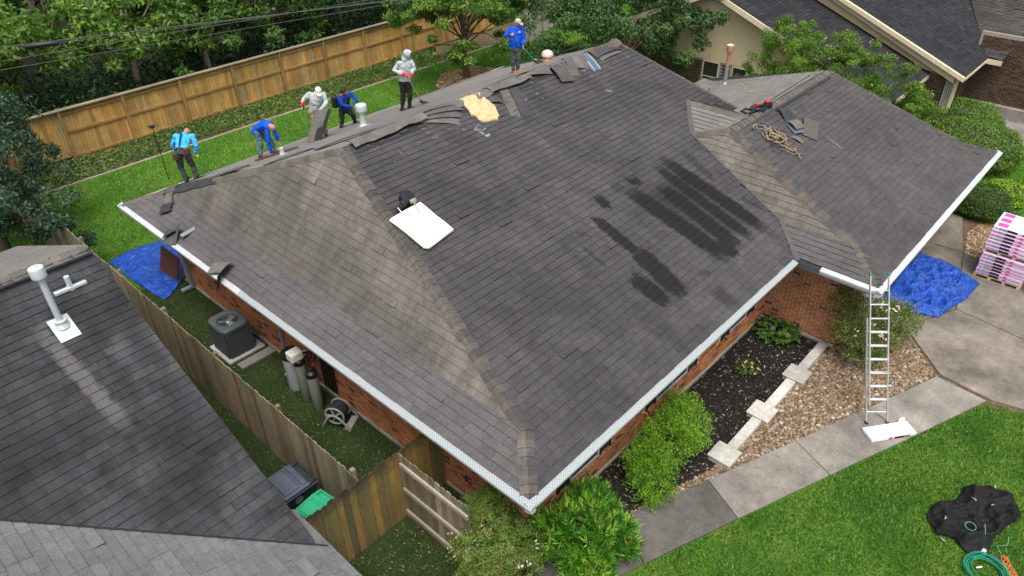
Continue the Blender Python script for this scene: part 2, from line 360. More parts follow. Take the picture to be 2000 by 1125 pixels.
M['greywood'] = wood_mat('weathered_fence_wood', [(0,(.13,.105,.075)),(.3,(.2,.17,.125)),(.6,(.27,.235,.18)),(.8,(.22,.18,.13)),(1,(.16,.105,.07))])
M['oldwood'] = wood_mat('stained_gate_wood', [(0,(.09,.085,.05)),(.3,(.19,.14,.055)),(.6,(.26,.17,.05)),(.85,(.15,.13,.06)),(1,(.07,.07,.05))], top=(1.7, 2.1, 0.85, (.02,.02,.018)))
M['palewood'] = wood_mat('pale_weathered_wood', [(0,(.26,.24,.2)),(.6,(.33,.3,.26)),(1,(.38,.35,.31))])
M['greyfence'] = wood_mat('silver_grey_wood', [(0,(.3,.29,.27)),(.6,(.38,.37,.34)),(1,(.45,.43,.4))])
M['bark'] = simple('bark', (.11,.085,.06), 0.9, 0.45, 7, 0.1, bump=0.6, sc3=(3, 3, 0.7))
M['bark_pale'] = simple('pale_bark', (.27,.23,.15), 0.9, 0.35, 6, 0.1, bump=0.5, sc3=(3, 3, 0.7))
M['black'] = simple('black_plastic', (.012,.012,.014), 0.45, 0.3, 8, 0.4)
M['rubber'] = simple('black_rubber', (.02,.02,.022), 0.8, 0.3, 8)
M['glass'] = None
g = G('window_glass', 0.06, 0.6); g.col((.02,.025,.03)); M['glass'] = g.m
M['cream'] = simple('cream_siding', (.56,.46,.29), 0.75, 0.08, 2.5, sc3=(1, 9, 0.25))
M['cream_trim'] = simple('cream_trim', (.62,.52,.36), 0.6, 0.08, 3)
M['green_leaf_tree'] = leaf_mat('leaf_mid_green', [(0,(.018,.045,.009)),(.35,(.035,.085,.014)),(.7,(.06,.125,.02)),(1,(.1,.17,.03))])
M['leaf_bright'] = leaf_mat('leaf_bright_green', [(0,(.035,.09,.012)),(.35,(.075,.165,.02)),(.7,(.13,.235,.03)),(1,(.21,.31,.055))], 0.35)
M['leaf_dark'] = leaf_mat('leaf_dark_green', [(0,(.01,.028,.011)),(.4,(.022,.055,.018)),(.75,(.035,.08,.024)),(1,(.065,.12,.035))], 0.18)
M['leaf_blue'] = leaf_mat('leaf_blue_green', [(0,(.016,.04,.024)),(.4,(.03,.07,.036)),(.75,(.055,.1,.05)),(1,(.1,.15,.075))], 0.2)
M['leaf_lime'] = leaf_mat('leaf_lime', [(0,(.035,.11,.01)),(.3,(.1,.25,.016)),(.6,(.21,.38,.024)),(1,(.44,.52,.06))], 0.35)
M['leaf_podo'] = leaf_mat('leaf_podocarpus', [(0,(.02,.09,.014)),(.3,(.06,.21,.018)),(.65,(.13,.36,.024)),(.85,(.19,.42,.03)),(1,(.42,.5,.1))], 0.3, 0.4)
M['leaf_abelia'] = leaf_mat('leaf_abelia', [(0,(.06,.11,.02)),(.4,(.14,.23,.04)),(.7,(.22,.3,.065)),(.88,(.3,.25,.1)),(1,(.44,.27,.18))], 0.25)
M['leaf_weed'] = leaf_mat('leaf_groundcover', [(0,(.035,.085,.014)),(.4,(.07,.145,.022)),(.75,(.11,.2,.03)),(1,(.17,.24,.05))], 0.3)
M['leaf_nest'] = leaf_mat('leaf_dry', [(0,(.12,.07,.03)),(.5,(.25,.14,.05)),(1,(.32,.22,.1))], 0.2)
M['blossom'] = leaf_mat('blossom_pale', [(0,(.55,.42,.36)),(1,(.78,.7,.62))], 0.2)
M['blossom_y'] = leaf_mat('leaf_yellow', [(0,(.6,.4,.06)),(1,(.75,.4,.2))], 0.2)
M['stem'] = simple('green_stem', (.1,.12,.05), 0.8, 0.3, 10)
# ------------------------------------------------------------------ shingles and bricks as pieces
def poly_span(poly, v):
    us = []
    n = len(poly)
    for i in range(n):
        (u0, v0), (u1, v1) = poly[i], poly[(i+1) % n]
        if (v0 <= v < v1) or (v1 <= v < v0): us.append(u0+(u1-u0)*(v-v0)/(v1-v0))
    return (min(us), max(us)) if len(us) >= 2 else None
class Tabs:
    """collects shingle tabs of one roof; the largest-looking become objects, the rest one mesh each material"""
    def __init__(s): s.t = []
    def face(s, pts, U, mat, expo=0.161, wmin=0.2, wmax=0.44, t=0.017, v_start=0.0, drop=None, lift=0.0):
        P = [Vector(p) for p in pts]; U = Vector(U).normalized()
        N = None
        for i in range(1, len(P)-1):
            N = (P[i]-P[0]).cross(P[i+1]-P[0])
            if N.length > 1e-6: break
        N.normalize()
        if N.z < 0: N = -N
        V = N.cross(U).normalized()
        if V.z < 0: V = -V
        O = min(P, key=lambda p: p.dot(V))
        O = O + N*lift
        poly = [((p-O).dot(U), (p-O).dot(V)) for p in P]
        vmax = max(q[1] for q in poly)
        j = 0; v = v_start
        while v < vmax-0.01:
            v1 = min(v+expo, vmax-0.002)
            a = poly_span(poly, v+0.002); b = poly_span(poly, v1-0.0015)
            if a is None or b is None: v += expo; continue
            lo, hi = min(a[0], b[0]), max(a[1], b[1])
            u = lo - random.uniform(0, wmax)
            while u < hi:
                wd = random.uniform(wmin, wmax); u2 = u+wd
                q = [max(a[0], min(a[1], u)), max(a[0], min(a[1], u2)), max(b[0], min(b[1], u2)), max(b[0], min(b[1], u))]
                full = abs(q[0]-u) < 1e-6 and abs(q[1]-u2) < 1e-6 and abs(q[2]-u2) < 1e-6 and abs(q[3]-u) < 1e-6 and v1-v > expo-0.004
                if q[1]-q[0] > 0.004 or q[2]-q[3] > 0.004:
                    c = O + U*((u+u2)/2) + V*(v+expo/2)
                    if drop is None or not drop(c):
                        s.t.append((O, U, V, N, q, v+random.uniform(-.006,.004), v1, t*random.uniform(0.8, 1.2)*(2.0 if random.random() < .015 else 1.0), mat, full, c))
                u = u2 + 0.003
            v += expo; j += 1
    def build(s, roof, name='shingle', n_obj=300, field='shingle_field', view=None):
        cp = Vector(CAMP)
        key = (lambda x: (x[10]-cp).length - 6.0*max(0, (cp-x[10]).normalized().dot(x[3]))) if view is None else view
        full = sorted([x for x in s.t if x[9]], key=key)[:n_obj]
        ids = set(id(x) for x in full)
        rest = {}
        for x in s.t:
            if id(x) not in ids: rest.setdefault(x[8], []).append(x)
        shared = {}
        for (O, U, V, N, q, v, v1, t, mat, fl, c) in full:
            k = (mat, round(v1-v, 2))
            if k not in shared:
                e = v1-v; g_ = 0.0
                vs = [(-.5,0,1),(.5,0,1),(.5,e,.15),(-.5,e,.15),(-.5,0,0),(.5,0,0),(.5,e,0),(-.5,e,0)]
                fs = np.array([(0,1,2,3),(4,5,1,0),(1,5,6,2),(4,0,3,7)])
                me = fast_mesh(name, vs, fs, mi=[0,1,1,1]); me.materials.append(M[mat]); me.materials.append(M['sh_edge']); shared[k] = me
            o = bpy.data.objects.new(name, shared[k]); COL.objects.link(o); o.parent = roof
            wdt = q[1]-q[0]; ce = O + U*((q[0]+q[1])/2) + V*v
            X, Y, Z = U*wdt, V, N*t
            if U.cross(V).dot(N) < 0: X = -X
            o.matrix_basis = Matrix(((X.x,Y.x,Z.x,ce.x),(X.y,Y.y,Z.y,ce.y),(X.z,Y.z,Z.z,ce.z),(0,0,0,1)))
        for mat, L in rest.items():
            vs = []; fs = []; mi = []; rn = []
            for (O, U, V, N, q, v, v1, t, _, fl, c) in L:
                i = len(vs)
                b = [O+U*q[0]+V*v, O+U*q[1]+V*v, O+U*q[2]+V*v1, O+U*q[3]+V*v1]
                top = [b[0]+N*t, b[1]+N*t, b[2]+N*t*.15, b[3]+N*t*.15]
                vs += [tuple(p) for p in top+b]
                F = [(0,1,2,3),(4,5,1,0),(1,5,6,2),(4,0,3,7)]
                if U.cross(V).dot(N) < 0: F = [f[::-1] for f in F]
                fs += [tuple(i+k for k in f) for f in F]; mi += [0,1,1,1]; rn += [random.random()]*4
            me = fast_mesh(field, vs, np.array(fs), rnd=rn, mi=mi)
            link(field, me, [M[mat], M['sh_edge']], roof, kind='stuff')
def caps(roof, pts, nA, nB, mat, half=0.15, step=0.16, length=0.28, skip=None, name='ridge_cap', t=0.016, mat2=None):
    """bent cap shingles along a polyline running upward; nA, nB: normals of the two roof planes per segment"""
    for s in range(len(pts)-1):
        a, b = Vector(pts[s]), Vector(pts[s+1]); L = (b-a).length; d = (b-a)/L
        na, nb = Vector(nA[s]).normalized(), Vector(nB[s]).normalized()
        la = na.cross(d).normalized(); lb = nb.cross(d).normalized()
        if la.dot(nb) > 0: la = -la
        if lb.dot(na) > 0: lb = -lb
        if la.dot(lb) > 0.98: lb = -lb
        up = (na+nb).normalized()
        k = 0; x = 0.0
        while x < L-0.02:
            p0 = a + d*x; x1 = min(x+length, L); 
            if not (skip and skip(p0)):
                hw = half*random.uniform(0.92, 1.06); lift0 = t*random.uniform(0.9, 1.6); lift1 = 0.004
                vs = []
                for xx, lf in ((x, lift0), (x1, lift1)):
                    c = a + d*xx
                    row = [c+la*hw+up*(lf*.7+.004), c+la*hw*.45+up*(lf+.014), c+up*(lf+.016), c+lb*hw*.45+up*(lf+.014), c+lb*hw+up*(lf*.7+.004)]
                    vs += row
                low = [vs[i]-up*(lift0+.004) for i in range(5)]
                vs += low
                fs = [(i, i+1, 6+i, 5+i) for i in range(4)] + [(10+i, 11+i, i+1, i) for i in range(4)]
                mb = MB(); mb.add(vs, fs[:2], 0); mb.add(vs, fs[2:4], 2); mb.add(vs, fs[4:], 1)
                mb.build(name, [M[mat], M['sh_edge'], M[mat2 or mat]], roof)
            x += step
def brick_wall(wall, O, U, W, H, N, mats, holes=(), as_objects=False, bl=0.192, bh=0.055, j=0.012, proud=0.010, limit=300, z0=0.0, name='brick'):
    """bricks standing proud of the mortar wall; O lower-left corner on mortar face"""
    O, U, N = Vector(O), Vector(U).normalized(), Vector(N).normalized(); Z = Vector((0, 0, 1))
    items = []; row = 0; z = z0
    while z+bh <= H+1e-6:
        u = -(bl+j)/2 if row % 2 else 0.0
        while u < W-0.01:
            a, b = max(0.0, u), min(W, u+bl)
            if b-a > 0.03:
                cx, cz = (a+b)/2, z+bh/2
                if not any(h0 < b and h1 > a and h2 < z+bh and h3 > z for h0, h1, h2, h3 in holes): items.append((a, b, z))
            u += bl+j
        z += bh+j; row += 1
    cen = lambda it: O+U*((it[0]+it[1])/2)+Z*(it[2]+bh/2)
    nobj = 0; shared = {}
    vs = []; fs = []; rn = []
    if as_objects:
        items.sort(key=lambda it: (cen(it)-Vector(CAMP)).length)
    for k, (a, b, z) in enumerate(items):
        pr = proud*random.uniform(0.7, 1.4)
        if as_objects and nobj < limit:
            if 'm' not in shared:
                v = [(-.5,0,0),(.5,0,0),(.5,0,1),(-.5,0,1),(-.47,1,.04),(.47,1,.04),(.47,1,.96),(-.47,1,.96)]
                F = np.array([(4,5,6,7),(0,1,5,4),(1,2,6,5),(2,3,7,6),(3,0,4,7)])
                me = fast_mesh(name, v, F); me.materials.append(M[mats]); shared['m'] = me
            o = bpy.data.objects.new(name, shared['m']); COL.objects.link(o); o.parent = wall
            c = O+U*((a+b)/2)+Z*z; X, Y, Zc = U*(b-a), N*pr, Z*bh
            o.matrix_basis = Matrix(((X.x,Y.x,Zc.x,c.x),(X.y,Y.y,Zc.y,c.y),(X.z,Y.z,Zc.z,c.z),(0,0,0,1))); nobj += 1
        else:
            i = len(vs); e = 0.003
            base = [O+U*a+Z*z, O+U*b+Z*z, O+U*b+Z*(z+bh), O+U*a+Z*(z+bh)]
            top = [O+U*(a+e)+Z*(z+e)+N*pr, O+U*(b-e)+Z*(z+e)+N*pr, O+U*(b-e)+Z*(z+bh-e)+N*pr, O+U*(a+e)+Z*(z+bh-e)+N*pr]
            vs += [tuple(p) for p in base+top]
            fs += [tuple(i+q for q in f) for f in ((4,5,6,7),(0,1,5,4),(1,2,6,5),(2,3,7,6),(3,0,4,7))]; rn += [random.random()]*5
    if vs:
        link('brick_field', fast_mesh('brick_field', vs, np.array(fs), rnd=rn), [M[mats]], wall, kind='stuff')

# ------------------------------------------------------------------ the house
SF = 0.351; SB = (5.25-2.5)/(14.7-7.8); ST = (5.25-2.834)/(2.75-0.95)
def nrm(a, b, c): 
    n = (Vector(b)-Vector(a)).cross(Vector(c)-Vector(a)).normalized(); return n if n.z > 0 else -n
A=(0,0,2.5); B=(0,14.7,2.5); a1=(.95,.95,2.834); b1=(.95,13.862,2.834); P1=(2.75,7.8,5.25); P2=(12.75,7.8,5.25)
r1=(14.12,.95,2.834); r0=(15.07,0,2.5); rb1=(14.12,13.862,2.834); rb0=(15.07,14.7,2.5)
Cc=(9.3,0,2.5); D=(9.3,-1.88,2.5); d1=(10.25,-.93,2.834); Q1=(11.31,3.13,4.26); Q2=(17.33,3.13,4.26); e1=(17.95,-.93,2.834); E=(18.88,-1.88,2.5)
S=(11.07,4.07,3.93); R0=(12.3,5.013,4.26); R1=(12.3,3.13,4.26); c1=(10.25,.95,2.834)
wb1=(17.95,7.19,2.834); wb0=(18.88,8.14,2.5)
house = thing('brick_house', (9, 6, 0), 'single-storey red brick house with a grey hipped shingle roof being stripped by workers', 'house')
roof_mb = MB()
for poly in ([A,r0,r1,P2,P1,a1],[B,A,a1,b1],[b1,a1,P1],[rb0,B,b1,P1,P2,rb1],[r0,rb0,rb1,P2,r1],
             [D,E,e1,Q2,Q1,d1],[(9.3,0,2.5),D,d1,c1],[c1,d1,Q1,S],[S,Q1,R1],[S,R1,R0],[R0,R1,(13.3,4.1,3.92)],
             [Q2,R1,(12.3,8.14,2.5),wb0,wb1],[E,wb0,wb1,Q2,e1]):
    n = None
    P = [Vector(p) for p in poly]
    roof_mb.add([p-Vector((0,0,.012)) for p in P], [tuple(range(len(P)))], 0)
roof = roof_mb.build('roof', [M['felt']], house)
def edge_pt(a, b, t): return tuple(Vector(a)+(Vector(b)-Vector(a))*t)
T = Tabs()
g0 = 0.125   # shingles start inside the gutter line
def lerp_in(p, q, x): return edge_pt(p, q, x)
# front plane, split where the wing covers it
fA = lerp_in(A, a1, g0/.95)
T.face([fA, (9.35, g0, 2.5+SF*g0), (9.3+.95, .95, 2.834), S, R0, (13.4,4.3,4.01), P2, P1, a1], (1,0,0), 'sh_front',
       drop=lambda c: (c.y < .95 and c.x > 9.3+c.y+.03) or (.95 <= c.y < 4.07 and c.x > 10.25+(c.y-.95)*.263+.04) or (4.07 <= c.y < 5.0 and c.x > 11.07+(c.y-4.07)*1.304+.04 and c.x < 13.3-(c.y-4.1)*1.1))
T.face([fA, a1, b1, lerp_in(B, b1, g0/.95)], (0,1,0), 'sh_low')
T.face([a1, b1, P1], (0,1,0), 'sh_left', expo=0.158, t=.016)
fD = lerp_in(D, d1, g0/.95)
T.face([fD, (18.76,-1.755,2.544), e1, Q2, Q1, d1], (1,0,0), 'sh_wing')
T.face([(9.3+g0, g0*.9, 2.544), fD, d1, c1], (0,1,0), 'sh_low')
T.face([c1, d1, Q1, S], (0,1,0), 'sh_left', expo=0.158, t=.016)
T.face([S, Q1, R1], (1,0,0), 'sh_pale'); T.face([S, R1, R0], (0,1,0), 'sh_pale')
T.face([Q2, R1, (13.3,4.1,3.92), (14.2,7.9,2.58), (18.76,8.02,2.54), wb1], (1,0,0), 'sh_pale', expo=0.15, wmin=.3, wmax=.6)
T.build(roof)
nF, nL, nLs, nB = (0,-SF,1), (-SF,0,1), (-ST,0,1), (0,SB,1)
caps(roof, [lerp_in(A,a1,.2), a1, P1], [nL, nLs], [nF, nF], 'cap', mat2='cap_dark')
caps(roof, [lerp_in(B,b1,.15), b1, P1], [nB, nB], [nL, nLs], 'cap', skip=lambda p: 11.9 < p.y < 13.95 and not 12.9 < p.y < 13.05)
caps(roof, [lerp_in(D,d1,.2), d1, Q1], [nL, nLs], [nF, nF], 'cap', mat2='cap_dark')
caps(roof, [S, Q1], [nLs], [(0,SF,1)], 'cap'); caps(roof, [R0, R1], [(-.3,0,1)], [(.3,0,1)], 'cap')
caps(roof, [Q1, Q2], [nF], [(0,SF,1)], 'cap'); caps(roof, [e1, Q2], [nF], [(2.3,0,1)], 'cap_dark', half=.09)
caps(roof, [lerp_in(E,e1,.2), e1], [nF], [(SF,0,1)], 'cap_dark', half=.09)
caps(roof, [(13.5,4.05,3.92), P2], [nF], [(1.7,0,1)], 'cap_dark', half=.09)
mb = MB()
for a_, b_, c_ in (((9.32,.03),c1[:2],(.04,-.04)),(c1[:2],S[:2],(.05,-.015)),(S[:2],R0[:2],(.04,-.05))):
    q = []
    for (x_,y_), s_ in ((a_,-1),(b_,-1),(b_,1),(a_,1)): q.append((x_+c_[0]*s_,y_+c_[1]*s_,2.5+SF*y_+.03))
    mb.add(q, [(0,1,2,3)])
mb.build('valley_flashing', [M['sh_low']], roof)
# slotted black ridge vents on the wing ridge
mb = MB(); mb.box((13.35,2.86,4.155),(16.95,2.93,4.20)); mb.build('ridge_vent', [M['black']], roof)
mb = MB(); mb.tube([(13.45,3.36,4.20),(16.9,3.5,4.15)], .008, 6); mb.build('cable', [M['black']], roof)
# bare decking boards on the stripped back slope
nrmB = Vector(nB).normalized(); dirB = Vector((0,1,-SB)).normalized()
for i, (y0, y1) in enumerate(((7.86,9.02),(9.03,10.2),(10.21,11.38),(11.39,12.56),(12.57,13.74),(13.75,14.6))):
    x = 1.0 + (i % 2)*1.2
    while x < 13.9:
        x1 = x+2.43
        zB = lambda y: 2.5+SB*(14.7-y)
        xl = lambda y: .95+(13.862-y)/(13.862-7.8)*1.8+.05 if y < 13.862 else .2+(14.7-y)
        xr = lambda y: 14.0-(13.862-y)*.2
        pts = [(max(x,xl(y0)),y0,zB(y0)), (min(x1,xr(y0)),y0,zB(y0)), (min(x1,xr(y1)),y1,zB(y1)), (max(x,xl(y1)),y1,zB(y1))]
        if pts[1][0]-pts[0][0] > .1 and pts[2][0]-pts[3][0] > .1:
            mb = MB(); h = random.uniform(.006,.012); mb.slab([Vector(p)+nrmB*h for p in pts], .012)
            mb.build('decking_panel', [M['deck']], roof)
        x = x1+.006
# gutters: open white troughs with perforated guards
def gutter(name, p, q, inward, guard, parent=house, w=.125, h=.125):
    p, q, n = Vector(p), Vector(q), Vector(inward); Z = Vector((0,0,1))
    mb = MB(); prof = [(0.0,0.0),(0.0,-.03),(.012,-.075),(.03,-.11),(.045,-h),(w+.012,-h),(w+.012,-.01),(w-.004,-.006),(w-.004,-.03 if not guard else -.012),(.014,-.03 if not guard else -.012),(.014,0.0)]
    L = []
    for c in (p, q): L.append([c+n*a+Z*b for a, b in prof])
    k = len(prof); mb.add(L[0]+L[1], [(i,(i+1)%k,k+(i+1)%k,k+i) for i in range(k)] + [tuple(range(k)), tuple(range(k,2*k))[::-1]], 0)
    o = mb.build(name, [M['white']], parent)
    Lg = (q-p).length; dg_ = (q-p).normalized(); k_ = 2.9
    while k_ < Lg-.5:
        c = p+dg_*k_; j_ = MB(); j_.add([c+n*a+Z*b+(n*-.004 if a < .03 else Z*-.003)+dg_*s_ for s_ in (-.04,.04) for a, b in prof[:6]], [(i,i+1,7+i,6+i) for i in range(5)]); j_.build('gutter_joint', [M['white']], o); k_ += 3.05
    if guard:
        m2 = MB(); m2.add([p+n*.004+Z*.005, q+n*.004+Z*.005, q+n*(w+.03)+Z*.052, p+n*(w+.03)+Z*.052], [(0,1,2,3)], 0)
        m2.build('gutter_guard', [M['guard'] if guard == 2 else M['white']], o)
    return o
gutter('gutter', (0,0,2.5),(0,8.6,2.5),(1,0,0),2); gutter('gutter', (0,8.6,2.5),(0,14.7,2.5),(1,0,0),1)
gutter('gutter', (.02,0,2.5),(9.3,0,2.5),(0,1,0),2)
gutter('gutter', (9.3,-.5,2.5),(9.3,-1.86,2.5),(1,0,0),1)
gutter('gutter', (9.3,-1.88,2.5),(18.88,-1.88,2.5),(0,1,0),1)
gutter('gutter', (0.02,14.7,2.5),(15,14.7,2.5),(0,-1,0),1)
mb = MB(); mb.box((9.42,-.5,2.32),(9.45,.12,2.49)); mb.box((9.44,-1.85,2.30),(9.46,-.5,2.40)); mb.build('bare_fascia', [M['greymetal']], house)
# fascia and soffit
mb = MB()
mb.box((.14,.16,2.36),(.17,14.5,2.49)); mb.box((.17,.14,2.36),(9.3,.16,2.49)); mb.box((9.44,-1.74,2.36),(18.7,-1.72,2.49))
mb.build('fascia', [M['white']], house)
mb = MB(); mb.box((.18,.17,2.37),(.86,14.4,2.39)); mb.box((.86,.17,2.371),(9.9,.86,2.391)); mb.box((9.46,-1.70,2.372),(10.16,.5,2.392)); mb.box((10.16,-1.70,2.373),(18.6,-1.02,2.393))
mb.build('soffit', [M['soffit']], house)
# walls
OV = .85
WH = 2.37
wl = MB(); wl.box((OV,OV+.1,0),(OV+.1,13.85,WH)); wall_left = wl.build('side_wall', [M['mortar']], house)
brick_wall(wall_left, (OV,13.85,0.02), (0,-1,0), 13.0, WH-.04, (-1,0,0), 'brick', z0=.1)
wl = MB(); wl.box((OV,OV,0),(10.15,OV+.1,WH)); wall_front = wl.build('front_wall', [M['mortar']], house)
WIN = [(4.65-OV,6.7-OV,.62,1.95),(7.82-OV,9.45-OV,.62,1.95),(1.7-OV,3.4-OV,.62,1.95)]
brick_wall(wall_front, (OV,OV,0.02), (1,0,0), 9.3, WH-.04, (0,-1,0), 'brick', holes=[(a,b,c-.02,d) for a,b,c,d in WIN], z0=.1)
wl = MB(); wl.box((10.15,-1.03,0),(10.25,OV,WH)); wall_wing = wl.build('wing_wall', [M['mortar']], house)
brick_wall(wall_wing, (10.15,.85,0.02), (0,-1,0), 1.88, WH-.04, (-1,0,0), 'brick', as_objects=True, z0=.1)
wl = MB(); wl.box((10.26,-1.03,0),(18.1,-.93,WH)); wall_gar = wl.build('garage_wall', [M['mortar']], house)
brick_wall(wall_gar, (10.15,-1.03,0.02), (1,0,0), 7.9, WH-.04, (0,-1,0), 'brick', holes=[(1.6,6.6,0,2.15)], z0=.0)
mb = MB()
for k in range(4): mb.box((11.76,-1.055,.03+k*.52),(16.74,-1.032,.53+k*.52))
mb.build('garage_door', [M['white']], house)
wl = MB(); wl.box((OV,13.75,0),(14.2,13.85,WH)); wl.box((14.2,1,0),(14.3,13.85,WH)); wl.box((18.0,-.93,0),(18.1,7.3,WH)); wl.box((14.3,7.3,0),(18.1,7.4,WH)); wl.build('rear_wall', [M['mortar']], house)
mb = MB(); mb.box((OV-.03,.85,0),(OV-.002,13.9,.06)); mb.box((OV-.03,OV-.03,0),(10.12,OV-.002,.06)); mb.box((10.12,-1.06,0),(10.148,.82,.06)); mb.build('foundation', [M['walk']], house)
# windows with dark shutters and rowlock brick sills
for (a,b,c,d) in WIN:
    x0, x1 = a+OV, b+OV
    f = MB(); fx0, fx1 = x0+.38, x1-.38
    y = OV-.02
    f.box((fx0,y,c+.02),(fx0+.05,y+.03,d)); f.box((fx1-.05,y,c+.02),(fx1,y+.03,d)); f.box((fx0+.05,y,c+.02),(fx1-.05,y+.03,c+.08)); f.box((fx0+.05,y,d-.05),(fx1-.05,y+.03,d)); f.box((fx0+.05,y+.001,(c+d)/2-.02),(fx1-.05,y+.029,(c+d)/2+.02))
    win = f.build('window', [M['white']], house)
    p = MB(); p.box((fx0+.05,y+.012,c+.08),(fx1-.05,y+.018,(c+d)/2-.02)); p.build('pane', [M['glass']], win)
    p = MB(); p.box((fx0+.05,y+.012,(c+d)/2+.02),(fx1-.05,y+.018,d-.05)); p.build('pane', [M['glass']], win)
    for sx in (x0, x1-.37):
        s_ = MB(); s_.box((sx,OV-.035,c+.02),(sx+.05,OV-.001,d)); s_.box((sx+.32,OV-.035,c+.02),(sx+.37,OV-.001,d))
        zz = c+.06
        while zz < d-.06:
            s_.add([(sx+.05,OV-.03,zz),(sx+.32,OV-.03,zz),(sx+.32,OV-.006,zz+.035),(sx+.05,OV-.006,zz+.035)],[(0,1,2,3)]); zz += .04
        s_.box((sx+.05,OV-.008,c+.02),(sx+.32,OV-.002,d)); s_.build('shutter', [M['black']], house)
    sx = x0-.04
    while sx < x1+.02:
        bmb = MB(); bmb.box((sx,OV-.075,c-.06),(sx+.057,OV-.001,c-.005), r=0); ob = bmb.build('sill_brick', [M['brick']], house); sx += .067
# downspout on the left wall, leaning plywood
mb = MB(); mb.rbox((.72,13.30,.12),(.84,13.42,2.33),.015); mb.rbox((.45,13.30,.05),(.84,13.42,.14),.015); mb.build('downspout', [M['greymetal']], house)
mb = MB(); mb.rbox((.76,8.62,.3),(.84,8.70,2.35),.01); mb.build('conduit', [M['greymetal']], house)

# roof penetrations (parts of the house)
def zback(y): return 2.5+SB*(14.7-y)
def vent(px, py, r, h, capr, caph, mat, name, base=True, zf=zback, dome=False, capmat=None):
    z = zf(py); mb = MB()
    mb.lathe([(r,0),(r,h)], 18, (px,py,z-.02))
    o = mb.build(name, [M[mat]], house, smooth=True)
    if capr:
        c = MB()
        if dome: c.lathe([(capr*.75,-.02),(capr,0.0),(capr*.98,.07),(capr*.7,.14),(capr*.3,.17),(.005,.18)], 20, (px,py,z+h-.04))
        else: c.lathe([(capr,-caph),(capr*1.03,-caph+.02),(capr*1.03,-.02),(capr*.98,0),(.01,.02)], 20, (px,py,z+h))
        c.build('vent_cap', [M[capmat or mat]], o, smooth=True)
    if base:
        f = MB(); s = r*2.0
        n = 5
        f.slab([(px-s,py-s,zf(py-s)+.02),(px+s,py-s,zf(py-s)+.02),(px+s,py+s,zf(py+s)+.02),(px-s,py+s,zf(py+s)+.02)], .008)
        f.lathe([(r*1.5,0),(r*1.05,.09)], 18, (px,py,z))
        f.build('flashing', [M[mat]], o)
    return o
M['ventwhite'] = simple('vent_white_metal', (.48,.52,.53), 0.4, 0.1, 6, 0.5, 0.2)
M['copper'] = simple('pinkish_copper', (.5,.25,.17), 0.35, 0.15, 6, 0.5, 0.4)
M['copperlight'] = simple('copper_cap_sheen', (.72,.55,.46), 0.35, 0.1, 6, 0.5, 0.3)
vent(5.70,11.15,.08,.62,.15,.17,'ventwhite','vent_pipe')
vent(3.35,11.55,.05,.22,0,0,'ventwhite','vent_pipe')
vent(11.98,10.36,.05,.20,0,0,'galv','vent_pipe')
vent(12.30,10.15,.12,.22,.19,.1,'copper','turbine_vent',dome=True,capmat='copperlight')
zw = lambda y: 4.26-.351*(y-3.13)
o = vent(17.2,6.4,.07,.72,0,0,'galv','flue_pipe',zf=zw)
mb = MB(); mb.lathe([(.062,.70),(.062,1.14)],16,(17.2,6.4,zw(6.4))); mb.lathe([(.115,1.10),(.12,1.12),(.12,1.30),(.115,1.32)],18,(17.2,6.4,zw(6.4))); mb.build('vent_cap', [M['copper']], o, smooth=True)
mb = MB(); mb.lathe([(.12,1.321),(.121,1.325),(.05,1.35)],18,(17.2,6.4,zw(6.4))); mb.build('cap_lid', [M['copperlight']], o)
vent(16.1,6.35,.045,.22,0,0,'galv','vent_pipe',zf=zw,base=False)
# ------------------------------------------------------------------ ground and paving
mb = MB(); mb.add([(-140,-140,0),(180,-140,0),(180,180,0),(-140,180,0)], [(0,1,2,3)]); tag(mb.build('ground', [M['lawn']]), kind='structure')
mb = MB(); mb.add([(-60,25.05,.006),(120,25.05,.006),(120,120,.006),(-60,120,.006)], [(0,1,2,3)]); tag(mb.build('forest_floor', [M['forest']]), kind='structure')
def sheet(name, poly, z, mat, n=None):
    mb = MB(); mb.add([(x,y,z) for x,y in poly], [tuple(range(len(poly)))]); return tag(mb.build(name, [mat]), kind='structure')
sheet('side_yard', [(-2.7,-2.5),(.84,-.2),(.84,14.4),(-2.7,14.4)], .003, M['lawn_shade'])  # ground colour darkened to stand for shade between the houses
sheet('paving_base', [(10.6,-3.2),(10.4,-4.4),(10.9,-5.3),(11.3,-12.1),(19.6,-12.1),(19.3,-.1),(11.6,-.9),(11.9,-2.3)], .005, M['rockbase'])
chip_poly = [(2.3,-.2),(4.9,-.66),(9.9,-.74),(10.1,-1.0),(10.1,.84),(.86,.84),(.86,.2)]
mulch_poly = [(1.7,.15),(2.6,-.3),(4.7,-1.0),(9.9,-.95),(10.1,-1.0),(10.1,.84),(.86,.84),(.86,.2)]
sheet('mulch_bed', mulch_poly, .004, M['mulch'])
def wl_in(x): return -.224 + (x-2.747)*(-3.302+.224)/(10.799-2.747)
rock_poly = [(1.9,.1),(4.75,-.8),(9.7,-.95),(10.2,-1.05),(11.6,-1.5),(12.2,-2.1),(11.2,-2.9),(10.8,-3.28),(6.67,-1.77),(2.747,-.22)]
sheet('pebble_bed', rock_poly, .008, M['rockbase'])
sheet('side_gravel_bed', [(16.95,-2.2),(18.3,-1.85),(19.2,-2.0),(19.3,-2.9),(17.1,-3.0)], .008, M['leaflitter'])
sheet('leaf_mulch_bed', [(16.2,18.6),(17.2,18.2),(19.4,18.6),(20.3,19.8),(19.6,21.2),(17.8,21.5),(16.4,20.4)], .006, M['leaflitter'])
walk = MB(); walk.box((0,0,-.08),(.001,.001,-.079)); walk = walk.build('walkway', [M['walk']]); tag(walk, kind='structure')
cuts_in = [(.6,.62),(2.55,-.15),(4.414,-.905),(6.6,-1.735),(8.6,-2.5),(10.74,-3.3)]
